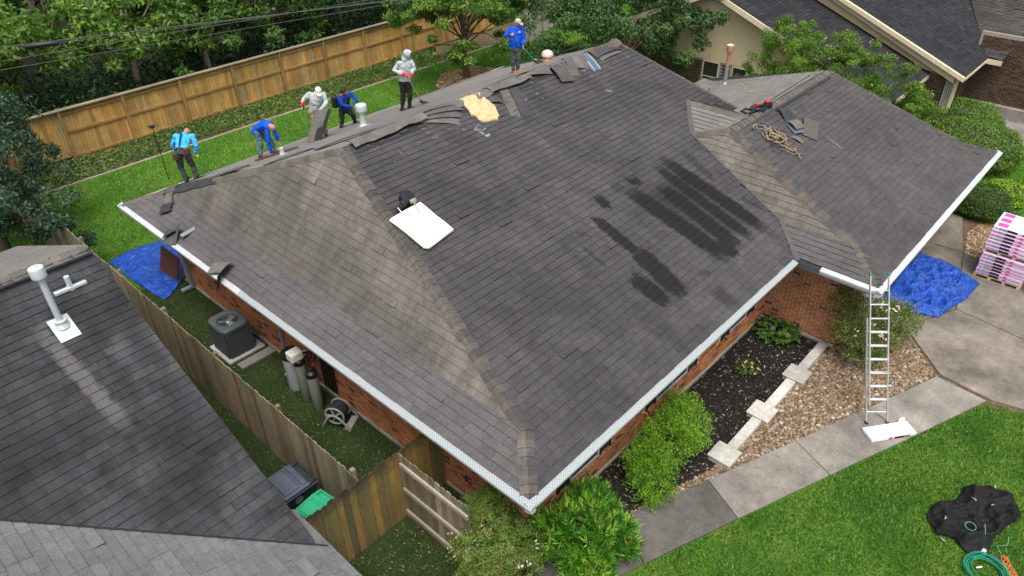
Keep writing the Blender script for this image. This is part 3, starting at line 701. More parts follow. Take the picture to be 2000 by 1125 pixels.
cuts_out = [(.15,-.32),(1.95,-1.02),(3.98,-1.80),(6.18,-2.66),(8.35,-3.52),(10.62,-4.40)]
for i in range(5):
    p = [Vector(cuts_in[i]+(0,)), Vector(cuts_in[i+1]+(0,)), Vector(cuts_out[i+1]+(0,)), Vector(cuts_out[i]+(0,))]
    d = (p[1]-p[0]).normalized()*.008
    poly = [(p[0]+d)[:2], (p[3]+d)[:2], (p[2]-d)[:2], (p[1]-d)[:2]]
    mb = MB(); mb.prism(poly[::-1], -.02, .045); mb.build('walkway_slab', [M['walkdark'] if i < 2 else M['walk']], walk, bev=.008)
drive = MB(); drive.box((0,0,-.08),(.001,.001,-.079)); drive = drive.build('driveway', [M['drive']]); tag(drive, kind='structure')
for poly in ([(10.86,-3.34),(10.72,-4.5),(10.9,-5.2),(11.9,-4.93),(13.60,-4.52),(13.86,-2.84),(12.2,-2.1)],
             [(11.92,-4.95),(10.9,-5.22),(11.4,-12),(13.4,-12),(13.58,-4.54)],
             [(13.62,-4.50),(13.43,-12),(16.4,-12),(16.6,-3.8),(17.0,-2.13),(13.88,-2.82)],
             [(12.22,-2.08),(13.86,-2.81),(17.0,-2.11),(16.9,-1.04),(11.7,-1.04)],
             [(16.62,-3.82),(16.42,-12),(19.5,-12),(19.2,-3.0),(17.1,-3.05)],
             [(17.02,-2.10),(19.25,-1.46),(19.3,-.2),(18.2,-.1),(16.92,-1.02)]):
    ce = Vector((sum(p[0] for p in poly)/len(poly), sum(p[1] for p in poly)/len(poly)))
    poly = [tuple(ce+(Vector(p)-ce)*(1-.01/max(.5,(Vector(p)-ce).length))) for p in poly]
    mb = MB(); a_ = sum(poly[i][0]*poly[(i+1)%len(poly)][1]-poly[(i+1)%len(poly)][0]*poly[i][1] for i in range(len(poly)))
    if a_ < 0: poly = poly[::-1]
    mb.prism(poly, -.02, .035); mb.build('driveway_slab', [M['drive']], drive)
sheet('planting_strip', [(-1,22.85),(30,22.95),(30,25.0),(-1,25.0)], .005, M['soilbed'])
kerb = MB(); kerb.box((-1,22.77,0),(30,22.82,.035)); tag(kerb.build('lawn_edging', [M['palewood']]), 'pale narrow edging strip between back lawn and weedy fence bed', 'edging')
pth = MB(); pth.prism([(25.5,-1.9),(28.2,-.55),(30.6,.9),(31.0,.5),(28.9,-1.2),(30.5,-2.6),(30.0,-3.2),(28.2,-1.6),(26.0,-2.8)], 0, .03); tag(pth.build('neighbour_path', [M['walk']]), kind='structure')

# pebbles: uncountable small river rocks in the bed
def in_poly(x, y, poly):
    c = np.zeros(len(x), bool); n = len(poly)
    for i in range(n):
        x0, y0 = poly[i]; x1, y1 = poly[(i+1) % n]
        cond = ((y0 > y) != (y1 > y)) & (x < (x1-x0)*(y-y0)/((y1-y0)+1e-12)+x0); c ^= cond
    return c
def sample_poly(poly, dens):
    p = np.array(poly); lo, hi = p.min(0), p.max(0); n = int((hi-lo).prod()*dens)
    q = lo + rng.random((n, 2))*(hi-lo); return q[in_poly(q[:,0], q[:,1], poly)]
def rocks(name, pts, smin, smax, mat, z=0.0):
    bm = bmesh.new(); bmesh.ops.create_icosphere(bm, subdivisions=1, radius=1.0); bm.verts.index_update()
    V = np.array([v.co[:] for v in bm.verts]); F = np.array([[v.index for v in f.verts] for f in bm.faces]); bm.free()
    n = len(pts); s = smin+(smax-smin)*rng.random(n)**1.6
    sc = np.stack([s*(.8+.5*rng.random(n)), s*(.7+.4*rng.random(n)), s*(.45+.3*rng.random(n))], 1)
    an = rng.random(n)*6.28; ca, sa = np.cos(an), np.sin(an)
    vv = V[None]*sc[:,None]*(1+.18*(rng.random((n,len(V),1))-.5))
    x = vv[...,0]*ca[:,None]-vv[...,1]*sa[:,None]; y = vv[...,0]*sa[:,None]+vv[...,1]*ca[:,None]
    vv = np.stack([x+pts[:,0:1], y+pts[:,1:2], vv[...,2]+z+sc[:,2:3]*.5], -1).reshape(-1,3)
    ff = (F[None]+np.arange(n)[:,None,None]*len(V)).reshape(-1,3)
    return link(name, fast_mesh(name, vv, ff, rnd=np.repeat(rng.random(n), len(F)), smooth=True), [mat])
g = G('river_rock', 0.75, 0.3); c = g.ramp(g.piece(), [(0,(.1,.062,.035)),(.25,(.17,.11,.063)),(.5,(.24,.165,.098)),(.75,(.2,.145,.1)),(.9,(.31,.25,.19)),(1,(.44,.4,.35))]); n = g.noise(18,4,.7)
g.col(g.mix(1.0, c, g.ramp(n, [(.3,(.75,)*3),(.7,(1.2,)*3)]), 'MULTIPLY')); M['rock'] = g.m
rp = sample_poly(rock_poly, 820)
tag(rocks('river_rocks', rp, .018, .052, M['rock']), 'bed of tan and brown river rocks beside the walkway', 'gravel', kind='stuff')
sp = sample_poly([(16.95,-2.2),(18.3,-1.85),(19.2,-2.0),(19.3,-2.9),(17.1,-3.0)], 260)
tag(rocks('gravel_patch', sp, .025, .055, M['rock']), 'small patch of brown stones beside the driveway corner', 'gravel', kind='stuff')
# mulch chips, a loose layer
def chips(name, poly, dens, ln, wd, mat, zj=.02, z=.01):
    p = sample_poly(poly, dens); n = len(p); a = rng.random(n)*6.28; l = ln*(.5+rng.random(n)); w = wd*(.6+.8*rng.random(n))
    d = np.stack([np.cos(a), np.sin(a), (rng.random(n)-.5)*.7], 1); e = np.stack([-np.sin(a), np.cos(a), (rng.random(n)-.5)*.8], 1)
    c = np.concatenate([p, z+rng.random((n,1))*zj], 1)
    v = np.stack([c-d*l[:,None]/2-e*w[:,None]/2, c+d*l[:,None]/2-e*w[:,None]/2, c+d*l[:,None]/2+e*w[:,None]/2, c-d*l[:,None]/2+e*w[:,None]/2], 1).reshape(-1,3)
    return link(name, fast_mesh(name, v, np.arange(4*n).reshape(-1,4), rnd=rng.random(n)), [mat])
g = G('mulch_chip', .95, .2); M['chip'] = g.col(g.ramp(g.piece(), [(0,(.006,.006,.006)),(.6,(.018,.016,.014)),(.965,(.04,.03,.022)),(.975,(.3,.24,.18)),(1,(.45,.4,.33))]))
tag(chips('mulch_chips', chip_poly, 1300, .06, .016, M['chip']), 'loose black bark mulch covering the bed under the front windows', 'mulch', kind='stuff')
g = G('leaf_chip', .9, .2); M['lchip'] = g.col(g.ramp(g.piece(), [(0,(.12,.07,.03)),(.5,(.3,.2,.1)),(1,(.48,.36,.22))]))
g = G('leaf_litter_chip', .9, .2); M['litter'] = g.col(g.ramp(g.piece(), [(0,(.04,.028,.014)),(.6,(.1,.07,.032)),(1,(.22,.16,.08))]))
tag(chips('fallen_leaves', [(16.2,18.6),(17.2,18.2),(19.4,18.6),(20.3,19.8),(19.6,21.2),(17.8,21.5),(16.4,20.4)], 350, .1, .05, M['lchip']), 'brown fallen leaves heaped around the backyard tree trunk', 'leaves', kind='stuff')

tag(chips('yard_litter', [(-2.5,3.1),(.8,3.1),(.8,14),(-2.5,14)], 75, .035, .018, M['litter'], .03), 'scattered dry leaves on the side yard grass', 'leaves', kind='stuff')
tag(chips('corner_litter', [(-2.2,-1.2),(.7,.3),(.8,2.9),(-2.2,2.9)], 110, .04, .02, M['litter'], .05), 'dry leaves littering the weedy corner in front of the stained fence', 'leaves', kind='stuff')
# garden edging wall with square pads
PADS = ((5.16,-.83,.52),(6.83,-.83,.52),(8.51,-.86,.52))
ew = thing('garden_edging', (7,-.85,0), 'weathered white stone edging with three square pads beside the mulch bed', 'edging')
def pad(x, y, s, h=.17):
    mb = MB(); mb.rbox((x-s*.46,y-s*.46,0),(x+s*.46,y+s*.46,h-.05),.02); mb.rbox((x-s/2,y-s/2,h-.055),(x+s/2,y+s/2,h),.018)
    mb.rbox((x-s*.36,y-s*.36,h-.002),(x+s*.36,y+s*.36,h+.006),.006); mb.build('pad', [M['stonewhite']], ew)
for (x,y,s) in PADS: pad(x,y,s)
for (x0,x1) in ((5.43,6.56),(7.10,8.24),(8.78,10.08)):
    mb = MB(); mb.rbox((x0,-.96,0),(x1,-.74,.14),.015); mb.build('rail', [M['stonewhite']], ew)

# ------------------------------------------------------------------ fences
def picket(mb, u0, w, top, thick, axis, face, ear=.035, z0=.03, mi=0, r=0.0, lean=0.0):
    """dog-eared board; axis 'x' or 'y' runs along u; face = coordinate of its outer face"""
    prof = [(u0,z0),(u0+w,z0),(u0+w+lean,top-ear),(u0+w-ear+lean,top),(u0+ear+lean,top),(u0+lean,top-ear)]
    if axis == 'x': a = [(u,face,z) for u,z in prof]; b = [(u,face+thick,z) for u,z in prof]; 
    else: a = [(face,u,z) for u,z in prof]; b = [(face+thick,u,z) for u,z in prof]
    n = 6
    mb.add(a+b, [tuple(range(n)), tuple(range(n,2*n))[::-1]]+[(i,n+i,n+(i+1)%n,(i+1)%n) for i in range(n)], mi, r)
# golden back fence with posts and rails towards the lawn, cap on top
bf = thing('back_fence', (14,24.95,0), 'tall golden cedar board fence with posts, mid rail and dark cap behind the lawn', 'fence')
x = -1.0; 
while x < 25.2:
    mb = MB(); w_ = .138; mb.box((x,24.97,.12),(x+w_,24.99+random.uniform(0,.006),1.88)); mb.build('board', [M['cedar']], bf); x += w_+.006
px_ = 2.0
while px_ < 25:
    mb = MB(); mb.box((px_-.05,24.865,0),(px_+.05,24.964,1.9)); mb.build('post', [M['cedar_post']], bf); px_ += 2.33
    if px_ < 26: 
        mb = MB()
        mb.box((px_-2.33+.06,24.92,1.02),(px_-.06,24.963,1.11)); mb.box((px_-2.33+.06,24.92,.05),(px_-.06,24.963,.14)); mb.box((px_-2.33+.06,24.92,1.72),(px_-.06,24.963,1.81)); mb.build('rail', [M['cedar_post']], bf)
mb = MB(); mb.box((-1,24.84,1.901),(25.2,25.04,1.94)); mb.build('cap_rail', [M['greywood']], bf)
# grey neighbour fence further back right
gf = thing('grey_fence', (29,23.2,0), 'silver weathered board fence at the end of the neighbouring lawn', 'fence')
d = Vector((37-23.5,25.6-21.3,0)); L = d.length; d.normalize(); u = 0.0
RZ = Matrix.Translation((23.5,21.3,0)) @ Matrix.Rotation(math.atan2(d.y,d.x),4,'Z')
while u < L:
    mb = MB(); mb.box((u,0,.05),(u+.15,.02,1.85+random.uniform(-.03,.03)), M=RZ); mb.build('board', [M['greyfence']], gf); u += .158
for k in range(6):
    mb = MB(); mb.box((k*2.5,-.1,0),(k*2.5+.1,0,1.9), M=RZ); mb.build('post', [M['greywood']], gf)
mb = MB(); mb.box((0,-.06,.0),(L,-.002,.12), M=RZ); mb.build('kick_board', [M['greywood']], gf)
# dog-eared side fence between the two houses
sfence = thing('side_fence', (-1.08,12,0), 'long grey dog-eared picket fence running between the two houses', 'fence')
y = 3.08
while y < 24.8:
    mb = MB(); w_ = .14; picket(mb, y, w_, 1.80+random.uniform(-.025,.025), .018, 'y', -1.09+random.uniform(-.006,.006)); mb.build('picket', [M['greywood']], sfence); y += w_+.004
for z in (.35,.95,1.55):
    mb = MB(); mb.box((-1.064,3.08,z),(-1.02,24.8,z+.09)); mb.build('rail', [M['greywood']], sfence)
for yy in np.arange(3.3,24.8,2.4):
    mb = MB(); mb.box((-1.018,yy,0),(-.93,yy+.09,1.7)); mb.build('post', [M['greywood']], sfence)
# stained fence across the gap and the short return with visible rails
ff = thing('front_fence', (-1.2,3.0,0), 'stained yellow and black picket fence closing the gap beside the bins', 'fence')
x = -2.32; 
while x < -.34:
    mb = MB(); picket(mb, x, .136, 1.82+random.uniform(-.03,.03), .018, 'x', 2.97+random.uniform(-.008,.008)); mb.build('picket', [M['oldwood']], ff); x += .141
for z in (.3,1.0,1.6):
    mb = MB(); mb.box((-2.32,2.993,z),(-.3,3.035,z+.09)); mb.build('rail', [M['greywood']], ff)
sg = thing('stub_fence', (.3,3.0,0), 'dark brown shaded picket panel between the gate post and the house wall', 'fence')
x = -.20
while x < .80:
    mb = MB(); picket(mb, x, .136, 1.80+random.uniform(-.02,.02), .018, 'x', 2.99); mb.build('picket', [M['oldwood']], sg); x += .141
for z in (.4,1.5):
    mb = MB(); mb.box((-.2,3.01,z),(.82,3.05,z+.09)); mb.build('rail', [M['greywood']], sg)
gt = thing('open_gate', (-.27,2.1,0), 'weathered grey gate standing open, its three rails facing out, behind the blooming bush', 'gate')
y = 1.16
while y < 2.86:
    mb = MB(); picket(mb, y, .136, 1.80+random.uniform(-.02,.02), .018, 'y', -.24); mb.build('picket', [M['greywood']], gt); y += .141
for z in (.22,.85,1.52):
    mb = MB(); mb.box((-.285,1.16,z),(-.242,2.9,z+.09)); mb.build('rail', [M['palewood']], gt)

# ------------------------------------------------------------------ left neighbour's roof
nb = thing('neighbour_house', (-6,6,0), 'neighbouring house with mould-darkened grey gable roof in the lower left corner', 'house')
SN = .457
ndz = lambda y: 2.539+SN*(y-2.861)
XR = -2.46
rz_ = ndz(8.28)
mb = MB()
mb.add([(XR,2.0,ndz(2.0)-.02),(XR,8.28,rz_-.02),(-15,8.28,rz_-.02),(-15,2.0,ndz(2.0)-.02)], [(0,1,2,3)])
mb.add([(XR,8.28,rz_-.02),(XR,14.8,2.3),(-15,14.8,2.3),(-15,8.28,rz_-.02)], [(0,1,2,3)])
sl = .40; XE = -2.33; lz = lambda x: 2.15+sl*(XE-x)
mb.add([(XE,-9,lz(XE)-.02),(XE,3.02,lz(XE)-.02),(-10.,8.2,lz(-10.)-.02),(-10.,-9,lz(-10.)-.02)], [(0,1,2,3)])
nroof = mb.build('roof', [M['felt']], nb)
TN = Tabs()
# valley: dark plane meets light plane where ndz(y)=lz(x)
vx = lambda y: XE-(ndz(y)-2.15)/sl
TN.face([(XR,2.02,ndz(2.02)),(XR,8.26,rz_),(-8.6,8.26,rz_),(vx(5.6),5.6,ndz(5.6)),(vx(2.02),2.02,ndz(2.02))], (1,0,0), 'nb_dark', expo=.161)
TN.face([(XE+.02,-4.5,lz(XE)),(XE+.02,3.0,lz(XE)),(vx(5.6),5.6,lz(vx(5.6))),(-6.6,-4.5,lz(-6.6))], (0,1,0), 'nb_light', expo=.161, wmin=.2, wmax=.42, lift=.0)
TN.face([(XR,8.30,rz_),(XR,14.8,2.32),(-7,14.8,2.32),(-7,8.30,rz_)], (1,0,0), 'sh_pale', expo=.15, wmin=.3, wmax=.6)
TN.build(nroof)
mb = MB(); _a, _b = Vector((vx(2.02),2.02,ndz(2.02)+.03)), Vector((vx(5.9),5.9,ndz(5.9)+.03)); _s = (_b-_a).cross(Vector((0,0,1))).normalized()*.016
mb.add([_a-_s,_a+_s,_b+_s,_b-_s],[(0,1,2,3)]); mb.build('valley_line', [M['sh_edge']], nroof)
caps(nroof, [(-9,8.28,rz_),(XR,8.28,rz_)], [(0,-SN,1)], [(0,.437,1)], 'cap', half=.17)
mb = MB(); mb.box((-9,8.02,rz_-.118),(XR-.03,8.08,rz_-.03)); mb.build('ridge_vent', [M['black']], nroof)
mb = MB(); mb.box((-2.7,2.4,0),(-2.6,14.3,2.2)); mb.box((-2.72,-9,0),(-2.62,2.4,2.1))
mb.add([(-2.6,2.4,2.2),(-2.6,14.3,2.2),(-2.6,8.28,rz_-.1)],[(0,1,2)]); nw = mb.build('wall', [M['cream']], nb)
mb = MB(); mb.add([(XR+.015,2.0,ndz(2.0)-.01),(XR+.015,8.28,rz_-.01),(XR+.015,14.8,2.31),(XR+.015,14.8,2.15),(XR+.015,8.28,rz_-.17),(XR+.015,2.0,ndz(2.0)-.17)], [(0,1,4,5),(1,2,3,4)]); mb.build('rake_board', [M['palewood']], nb)
mb = MB(); mb.box((XE,-9,2.0),(XE+.03,3.02,2.15)); mb.build('fascia', [M['palewood']], nb)
# tall white flue with cap and square flashing, small tee pipe
fx, fy = -3.52, 7.05; fz = ndz(fy)
fl = MB(); fl.lathe([(.05,0),(.05,1.08)],18,(fx,fy,fz)); flo = fl.build('flue_pipe', [M['ventwhite']], nb, smooth=True)
c_ = MB(); c_.lathe([(.105,.99),(.115,1.0),(.115,1.15),(.108,1.165),(.02,1.18)],22,(fx,fy,fz)); c_.build('flue_cap', [M['ventwhite']], flo, smooth=True)
c_ = MB(); c_.lathe([(.12,.02),(.065,.14)],20,(fx,fy,fz)); c_.lathe([(.10,.13),(.10,.155)],20,(fx,fy,fz)); s_ = .16
c_.slab([(fx-s_,fy-s_-.12,ndz(fy-s_-.12)+.045),(fx+s_,fy-s_-.12,ndz(fy-s_-.12)+.045),(fx+s_,fy+s_,ndz(fy+s_)+.045),(fx-s_,fy+s_,ndz(fy+s_)+.045)],.01); c_.build('flashing', [M['ventwhite']], flo)
tp = MB(); tx, ty = -3.05, 7.62; tz = ndz(ty)
tp.lathe([(.045,0),(.045,.26)],14,(tx-.03,ty,tz)); tp.lathe([(.06,.0),(.05,.09)],14,(tx-.03,ty,tz)); tpo = tp.build('vent_pipe', [M['ventwhite']], nb, smooth=True)
b_ = MB(); b_.rbox((tx-.30,ty-.06,tz+.012),(tx+.22,ty+.02,tz+.07),.01); b_.build('vent_bar', [M['ventwhite']], tpo)

# ------------------------------------------------------------------ right neighbour's house
rn = thing('dark_roof_house', (27,6,0), 'dark brick house with charcoal shingle gables and cream trim beyond the hedges', 'house')
S1 = .389; g1z = lambda y: 3.92+S1*(y-6.52)       # gable one, front slope
S2 = .41; g2z = lambda y: 2.4+S2*(y-.954)
rr = MB(); TR = Tabs()
yk1 = 9.35; zk1 = g1z(yk1)
rr.add([(21.1,2.2,g1z(2.2)-.02),(33,2.2,g1z(2.2)-.02),(33,yk1,zk1-.02),(21.1,yk1,zk1-.02)],[(0,1,2,3)])
rr.add([(21.1,yk1,zk1-.02),(33,yk1,zk1-.02),(33,16,zk1-2.84),(21.1,16,zk1-2.84)],[(0,1,2,3)])
yk2 = 7.6; zk2 = g2z(yk2)
rr.add([(25.48,.954,2.38),(45,.954,2.38),(45,yk2,zk2-.02),(25.48,yk2,zk2-.02)],[(0,1,2,3)])
rr.add([(25.48,yk2,zk2-.02),(45,yk2,zk2-.02),(45,15,zk2-3),(25.48,15,zk2-3)],[(0,1,2,3)])
gz = lambda x: 2.41+(x-28.4)*.19
rr.add([(28.4,.44,2.395),(28.4,1.0,2.395),(46,9,gz(46)-.02),(46,.44,gz(46)-.02)],[(0,1,2,3)])
rnroof = rr.build('roof', [M['rn_dark']], rn)
TR.face([(21.1,2.2,g1z(2.2)),(25.5,2.2,g1z(2.2)),(25.5,yk1,zk1),(21.1,yk1,zk1)],(1,0,0),'rn_dark',expo=.15,wmin=.25,wmax=.45)
TR.face([(25.48,.954,2.4),(28.6,.954,2.4),(38,5.4,g2z(5.4)),(38,yk2,zk2),(25.48,yk2,zk2)],(1,0,0),'rn_dark',expo=.15,wmin=.25,wmax=.45)
TR.face([(28.4,.44,2.415),(28.45,1.0,2.415),(38,5.38,gz(38)),(38,.44,gz(38))],(0,1,0),'rn_grey',expo=.15,wmin=.25,wmax=.45)
TR.build(rnroof)
# gable one: cream siding with louvre over brick with windows
w_ = MB(); XW = 21.5
w_.add([(XW,2.6,2.3),(XW,14.9,2.3),(XW,yk1,zk1-.12)],[(0,2,1)]); sid = w_.build('gable_siding', [M['cream']], rn)
for k in range(9):
    zz = 4.2+k*.075; hw = max(.05,(zk1-.2-zz)/S1*.95)
    l_ = MB(); l_.add([(XW-.02,yk1-hw,zz),(XW-.02,yk1+hw,zz),(XW-.005,yk1+hw,zz+.06),(XW-.005,yk1-hw,zz+.06)],[(0,3,2,1)]); l_.build('louvre_slat', [M['cream_trim']], sid)
w_ = MB(); w_.box((XW+.02,2.6,0),(XW+.12,14.9,2.3)); bw = w_.build('brick_wall', [M['dmortar']], rn)
brick_wall(bw, (XW+.02,14.9,.02),(0,-1,0),12.3,2.25,(-1,0,0),'dbrick',holes=[(14.9-9.6,14.9-8.86,.9,2.3),(14.9-8.3,14.9-7.0,.9,2.3)])
for (y0,y1) in ((8.86,9.6),(7.0,8.3)):
    f = MB()
    for yy in (y0,(y1-.05) if y1-y0<1 else y1-.05): f.box((XW-.01,yy,.9),(XW+.03,yy+.05,2.28))
    f.box((XW-.01,y0+.05,.9),(XW+.03,y1-.05,.95)); f.box((XW-.01,y0+.05,1.62),(XW+.03,y1-.05,1.66)); f.box((XW-.01,y0+.05,2.22),(XW+.03,y1-.05,2.28))
    if y1-y0 > 1: f.box((XW-.012,(y0+y1)/2-.02,.95),(XW+.028,(y0+y1)/2+.03,2.22))
    wo = f.build('window', [M['cream_trim']], rn); p = MB(); p.box((XW,y0+.05,.95),(XW+.015,y1-.05,2.22)); p.build('pane', [M['glass']], wo)
def rake(x, y0, z0, y1, z1, h=.2, mat='cream_trim', th=.06):
    m_ = MB(); m_.add([(x,y0,z0),(x,y1,z1),(x,y1,z1-h),(x,y0,z0-h),(x-th,y0,z0),(x-th,y1,z1),(x-th,y1,z1-h),(x-th,y0,z0-h)],[(4,5,6,7),(0,4,7,3),(0,1,5,4),(1,2,6,5),(2,3,7,6)]); m_.build('rake_board', [M[mat]], rn)
rake(21.1,2.2,g1z(2.2)+.01,yk1,zk1+.01); rake(21.1,yk1+.01,zk1+.01,15.5,zk1-2.62)
rake(25.48,.954,2.41,yk2,zk2+.01,.16,th=.14); rake(25.62,1.3,2.32,yk2,zk2-.12,.24)
m_ = MB(); m_.add([(25.8,1.6,2.3),(25.8,7.4,2.3),(25.8,7.4,g2z(7.4)-.1),(25.8,1.6,g2z(1.6)-.1)],[(0,3,2,1)]); m_.build('gable_siding', [M['cream']], rn)
m_ = MB(); m_.box((22.2,2.2,2.02),(25.8,2.24,2.2)); m_.build('eave_board', [M['cream_trim']], rn)
m_ = MB(); m_.box((25.5,.93,2.28),(28.6,.95,2.39)); m_.box((28.36,.42,2.22),(28.40,1.0,2.40)); m_.build('eave_board', [M['cream_trim']], rn)
w_ = MB(); w_.box((25.85,1.5,0),(25.95,2.6,2.3)); w_.box((25.95,1.5,0),(29.2,1.6,2.3)); bw2 = w_.build('brick_wall', [M['dmortar']], rn)
brick_wall(bw2,(25.85,2.6,.02),(0,-1,0),1.1,2.25,(-1,0,0),'dbrick'); brick_wall(bw2,(25.85,1.5,.02),(1,0,0),3.3,2.25,(0,-1,0),'dbrick')
w_ = MB(); w_.box((29.2,-4,.5),(29.3,1.6,3.2)); bw3 = w_.build('brick_wall', [M['dmortar']], rn)
brick_wall(bw3,(29.2,1.5,.52),(0,-1,0),5.4,2.6,(-1,0,0),'dbrick')
m_ = MB(); m_.box((28.95,-4,0),(29.19,1.5,.5)); m_.build('plinth', [M['walk']], rn)
m_ = MB(); m_.rbox((25.74,1.18,.05),(25.84,1.30,2.28),.01); m_.build('corner_board', [M['cream_trim']], rn)
for k in range(4):
    m_ = MB(); m_.rbox((25.74,1.32+k*.07,.05),(25.79,1.37+k*.07,2.28),.008); m_.build('shutter_slat', [M['greyfence']], rn)
# ------------------------------------------------------------------ vegetation
def unit(a): return a/(np.linalg.norm(a, axis=-1, keepdims=True)+1e-9)
def leaf_quads(c, t, s, ln, wd, bend=0.12):
    """rhombic leaves, slightly folded: c base, t tip direction, s side direction"""
    ln = np.broadcast_to(np.asarray(ln, float).reshape(-1,1), (len(c),1)); wd = np.broadcast_to(np.asarray(wd, float).reshape(-1,1), (len(c),1))
    nn = np.cross(t, s)
    v = np.stack([c, c+t*ln*.45+s*wd*.5-nn*ln*bend*.3, c+t*ln-nn*ln*bend, c+t*ln*.45-s*wd*.5-nn*ln*bend*.3], 1).reshape(-1,3)
    return v, np.arange(4*len(c)).reshape(-1,4)
def cloud(center, radii, n, ln, wd, n_clumps, clump=0.34, low=-0.45, fill=0.35, up=0.35, lump=0.25, seed=0, flat=0.8):
    r = np.random.default_rng(seed)
    d = unit(r.normal(size=(n_clumps*3,3))); d = d[d[:,2] > low][:n_clumps]
    k = len(d); rad = (fill+(1-fill)*r.random(k)**.45)*(1+lump*(r.random(k)-.5)*2)
    cc = d*rad[:,None]
    idx = r.integers(0, k, n); cr = clump*(.6+.8*r.random(k))
    off = unit(r.normal(size=(n,3)))*(r.random((n,1))**.4)
    off[:,2] *= flat
    p = cc[idx]+off*cr[idx][:,None]
    pos = p*np.asarray(radii)+np.asarray(center)
    out = unit(off*.8+cc[idx]*.5+r.normal(size=(n,3))*.55+np.array([0,0,up]))
    t = unit(np.cross(out, r.normal(size=(n,3)))+np.array([0,0,-.25])); s = unit(np.cross(out, t))
    rn = np.clip(r.random(k)[idx]*.55+r.random(n)*.5-.02, 0, .999)
    l = ln*(.65+.7*r.random(n))
    return pos, t, s, l, wd*(.7+.6*r.random(n)), rn, cc*np.asarray(radii)+np.asarray(center)
def crown_obj(name, parts, mat, parent, kind=None):
    V = []; F = []; R_ = []; o = 0
    for (c, t, s, l, w_, rn, _) in parts:
        v, f = leaf_quads(c, t, s, l, w_); V.append(v); F.append(f+o); R_.append(rn); o += len(v)
    return link(name, fast_mesh(name, np.concatenate(V), np.concatenate(F), rnd=np.concatenate(R_)), [mat], parent, kind)
def trunk_obj(base, top, r0, targets, parent, mat, lean=(0,0), seed=0, r1=None, name='trunk', nb=14):
    r = random.Random(seed); mb = MB(); base = Vector(base); top = Vector(top)
    mid = [base.lerp(top, k/4)+Vector((r.uniform(-.08,.08), r.uniform(-.08,.08), 0))*(top-base).length*.25*(0<k<4) for k in range(5)]
    r1 = r1 or r0*.45
    mb.tube(mid, [r0*1.25]+[r0+(r1-r0)*k/4 for k in range(1,5)], 9)
    tg = list(targets); r.shuffle(tg)
    for c in tg[:nb]:
        c = Vector(c); k = r.uniform(.45, 1.0); s = base.lerp(top, k); m = s.lerp(c, .5)+Vector((0,0,.12*(c-s).length))
        rr = r0*.35*(1.1-k*.5)
        mb.tube([s, m, s.lerp(c, .95)], [rr, rr*.6, rr*.2], 6)
    return mb.build(name, [mat], parent, smooth=True)
def tree(name, label, base, blobs, mat, n, ln, wd, r0, clumps=40, clump=.33, seed=0, group=None, bark='bark', cat='tree', low=-.45, toph=None, up=.35, nb=14, fill=.35):
    t = thing(name, base, label, cat, group)
    parts = []; tg = []
    tot = sum(rx*ry*rz for (_,(rx,ry,rz)) in blobs)
    for i, (c, rad) in enumerate(blobs):
        f = rad[0]*rad[1]*rad[2]/tot
        q = cloud(c, rad, max(200,int(n*f)), ln, wd, max(8,int(clumps*f)), clump, seed=seed*17+i, low=low, up=up, fill=fill); parts.append(q); tg += [tuple(x) for x in q[6]]
    c0 = Vector(blobs[0][0]); topz = toph or c0.z
    trunk_obj(base, (base[0]+(c0.x-base[0])*.7, base[1]+(c0.y-base[1])*.7, topz), r0, tg, t, M[bark], seed=seed, nb=nb)
    crown_obj('crown', parts, M[mat], t)
    return t
M['leaf_dark2'] = leaf_mat('leaf_holly', [(0,(.014,.04,.013)),(.4,(.03,.075,.02)),(.75,(.05,.11,.028)),(1,(.1,.17,.045))], 0.2)
M['leaf_shrub'] = leaf_mat('leaf_shrub', [(0,(.05,.11,.014)),(.35,(.1,.2,.022)),(.7,(.17,.29,.035)),(1,(.28,.38,.07))], 0.35)
W = 'trees in the woods behind the fence'
wood_specs = [
 # base, height-ish, radius, material, label
 ((-4.5,27.5), 4.6, 3.0, 'leaf_dark', 'dark bushy tree in the woods at the far left edge'),
 ((1.2,29.5), 4.4, 3.0, 'leaf_bright', 'light green tree with pale bark at the left end of the woods', 'bark_pale'),
 ((6.7,28.6), 4.7, 2.4, 'leaf_bright', 'slender tree with a pale leaning trunk right behind the golden fence', 'bark_pale'),
 ((9.6,28.2), 4.3, 2.3, 'green_leaf_tree', 'leafy tree with a pale forked trunk next to the leaning one', 'bark_pale'),
 ((13.4,29.0), 4.8, 3.0, 'green_leaf_tree', 'broad mid green tree above the middle of the golden fence'),
 ((18.0,29.3), 4.6, 3.1, 'leaf_dark', 'deep green drooping tree behind the fence near its right half'),
 ((22.6,29.0), 5.2, 3.0, 'leaf_dark', 'dense dark tree behind the right end of the golden fence'),
 ((27.5,30.0), 5.4, 3.2, 'green_leaf_tree', 'tall mid green tree at the top edge past the fence corner'),
 ((-1.5,34.5), 6.0, 3.6, 'green_leaf_tree', 'tall tree in the second row at the upper left corner'),
 ((5.5,36.0), 6.2, 3.8, 'leaf_dark', 'tall dark tree filling the top edge left of the pale trunk'),
 ((12.0,36.5), 6.4, 3.8, 'green_leaf_tree', 'tall rounded tree in the second row above the wires'),
 ((18.5,37.0), 6.4, 4.0, 'leaf_dark', 'tall shadowy tree in the second row towards the centre'),
 ((25.5,37.5), 6.6, 4.0, 'leaf_dark', 'tall dark tree in the second row right of centre'),
 ((33.0,36.0), 6.0, 4.0, 'green_leaf_tree', 'tall tree in the second row behind the grey fence'),
 ((40.0,33.0), 5.6, 4.0, 'green_leaf_tree', 'large tree behind the far end of the grey fence'),
 ((8.0,43.0), 7.5, 4.8, 'leaf_dark', 'rearmost dark tree at the top left of the woods'),
 ((18.0,45.0), 7.5, 5.0, 'leaf_dark', 'rearmost dark tree at the top middle of the woods'),
]
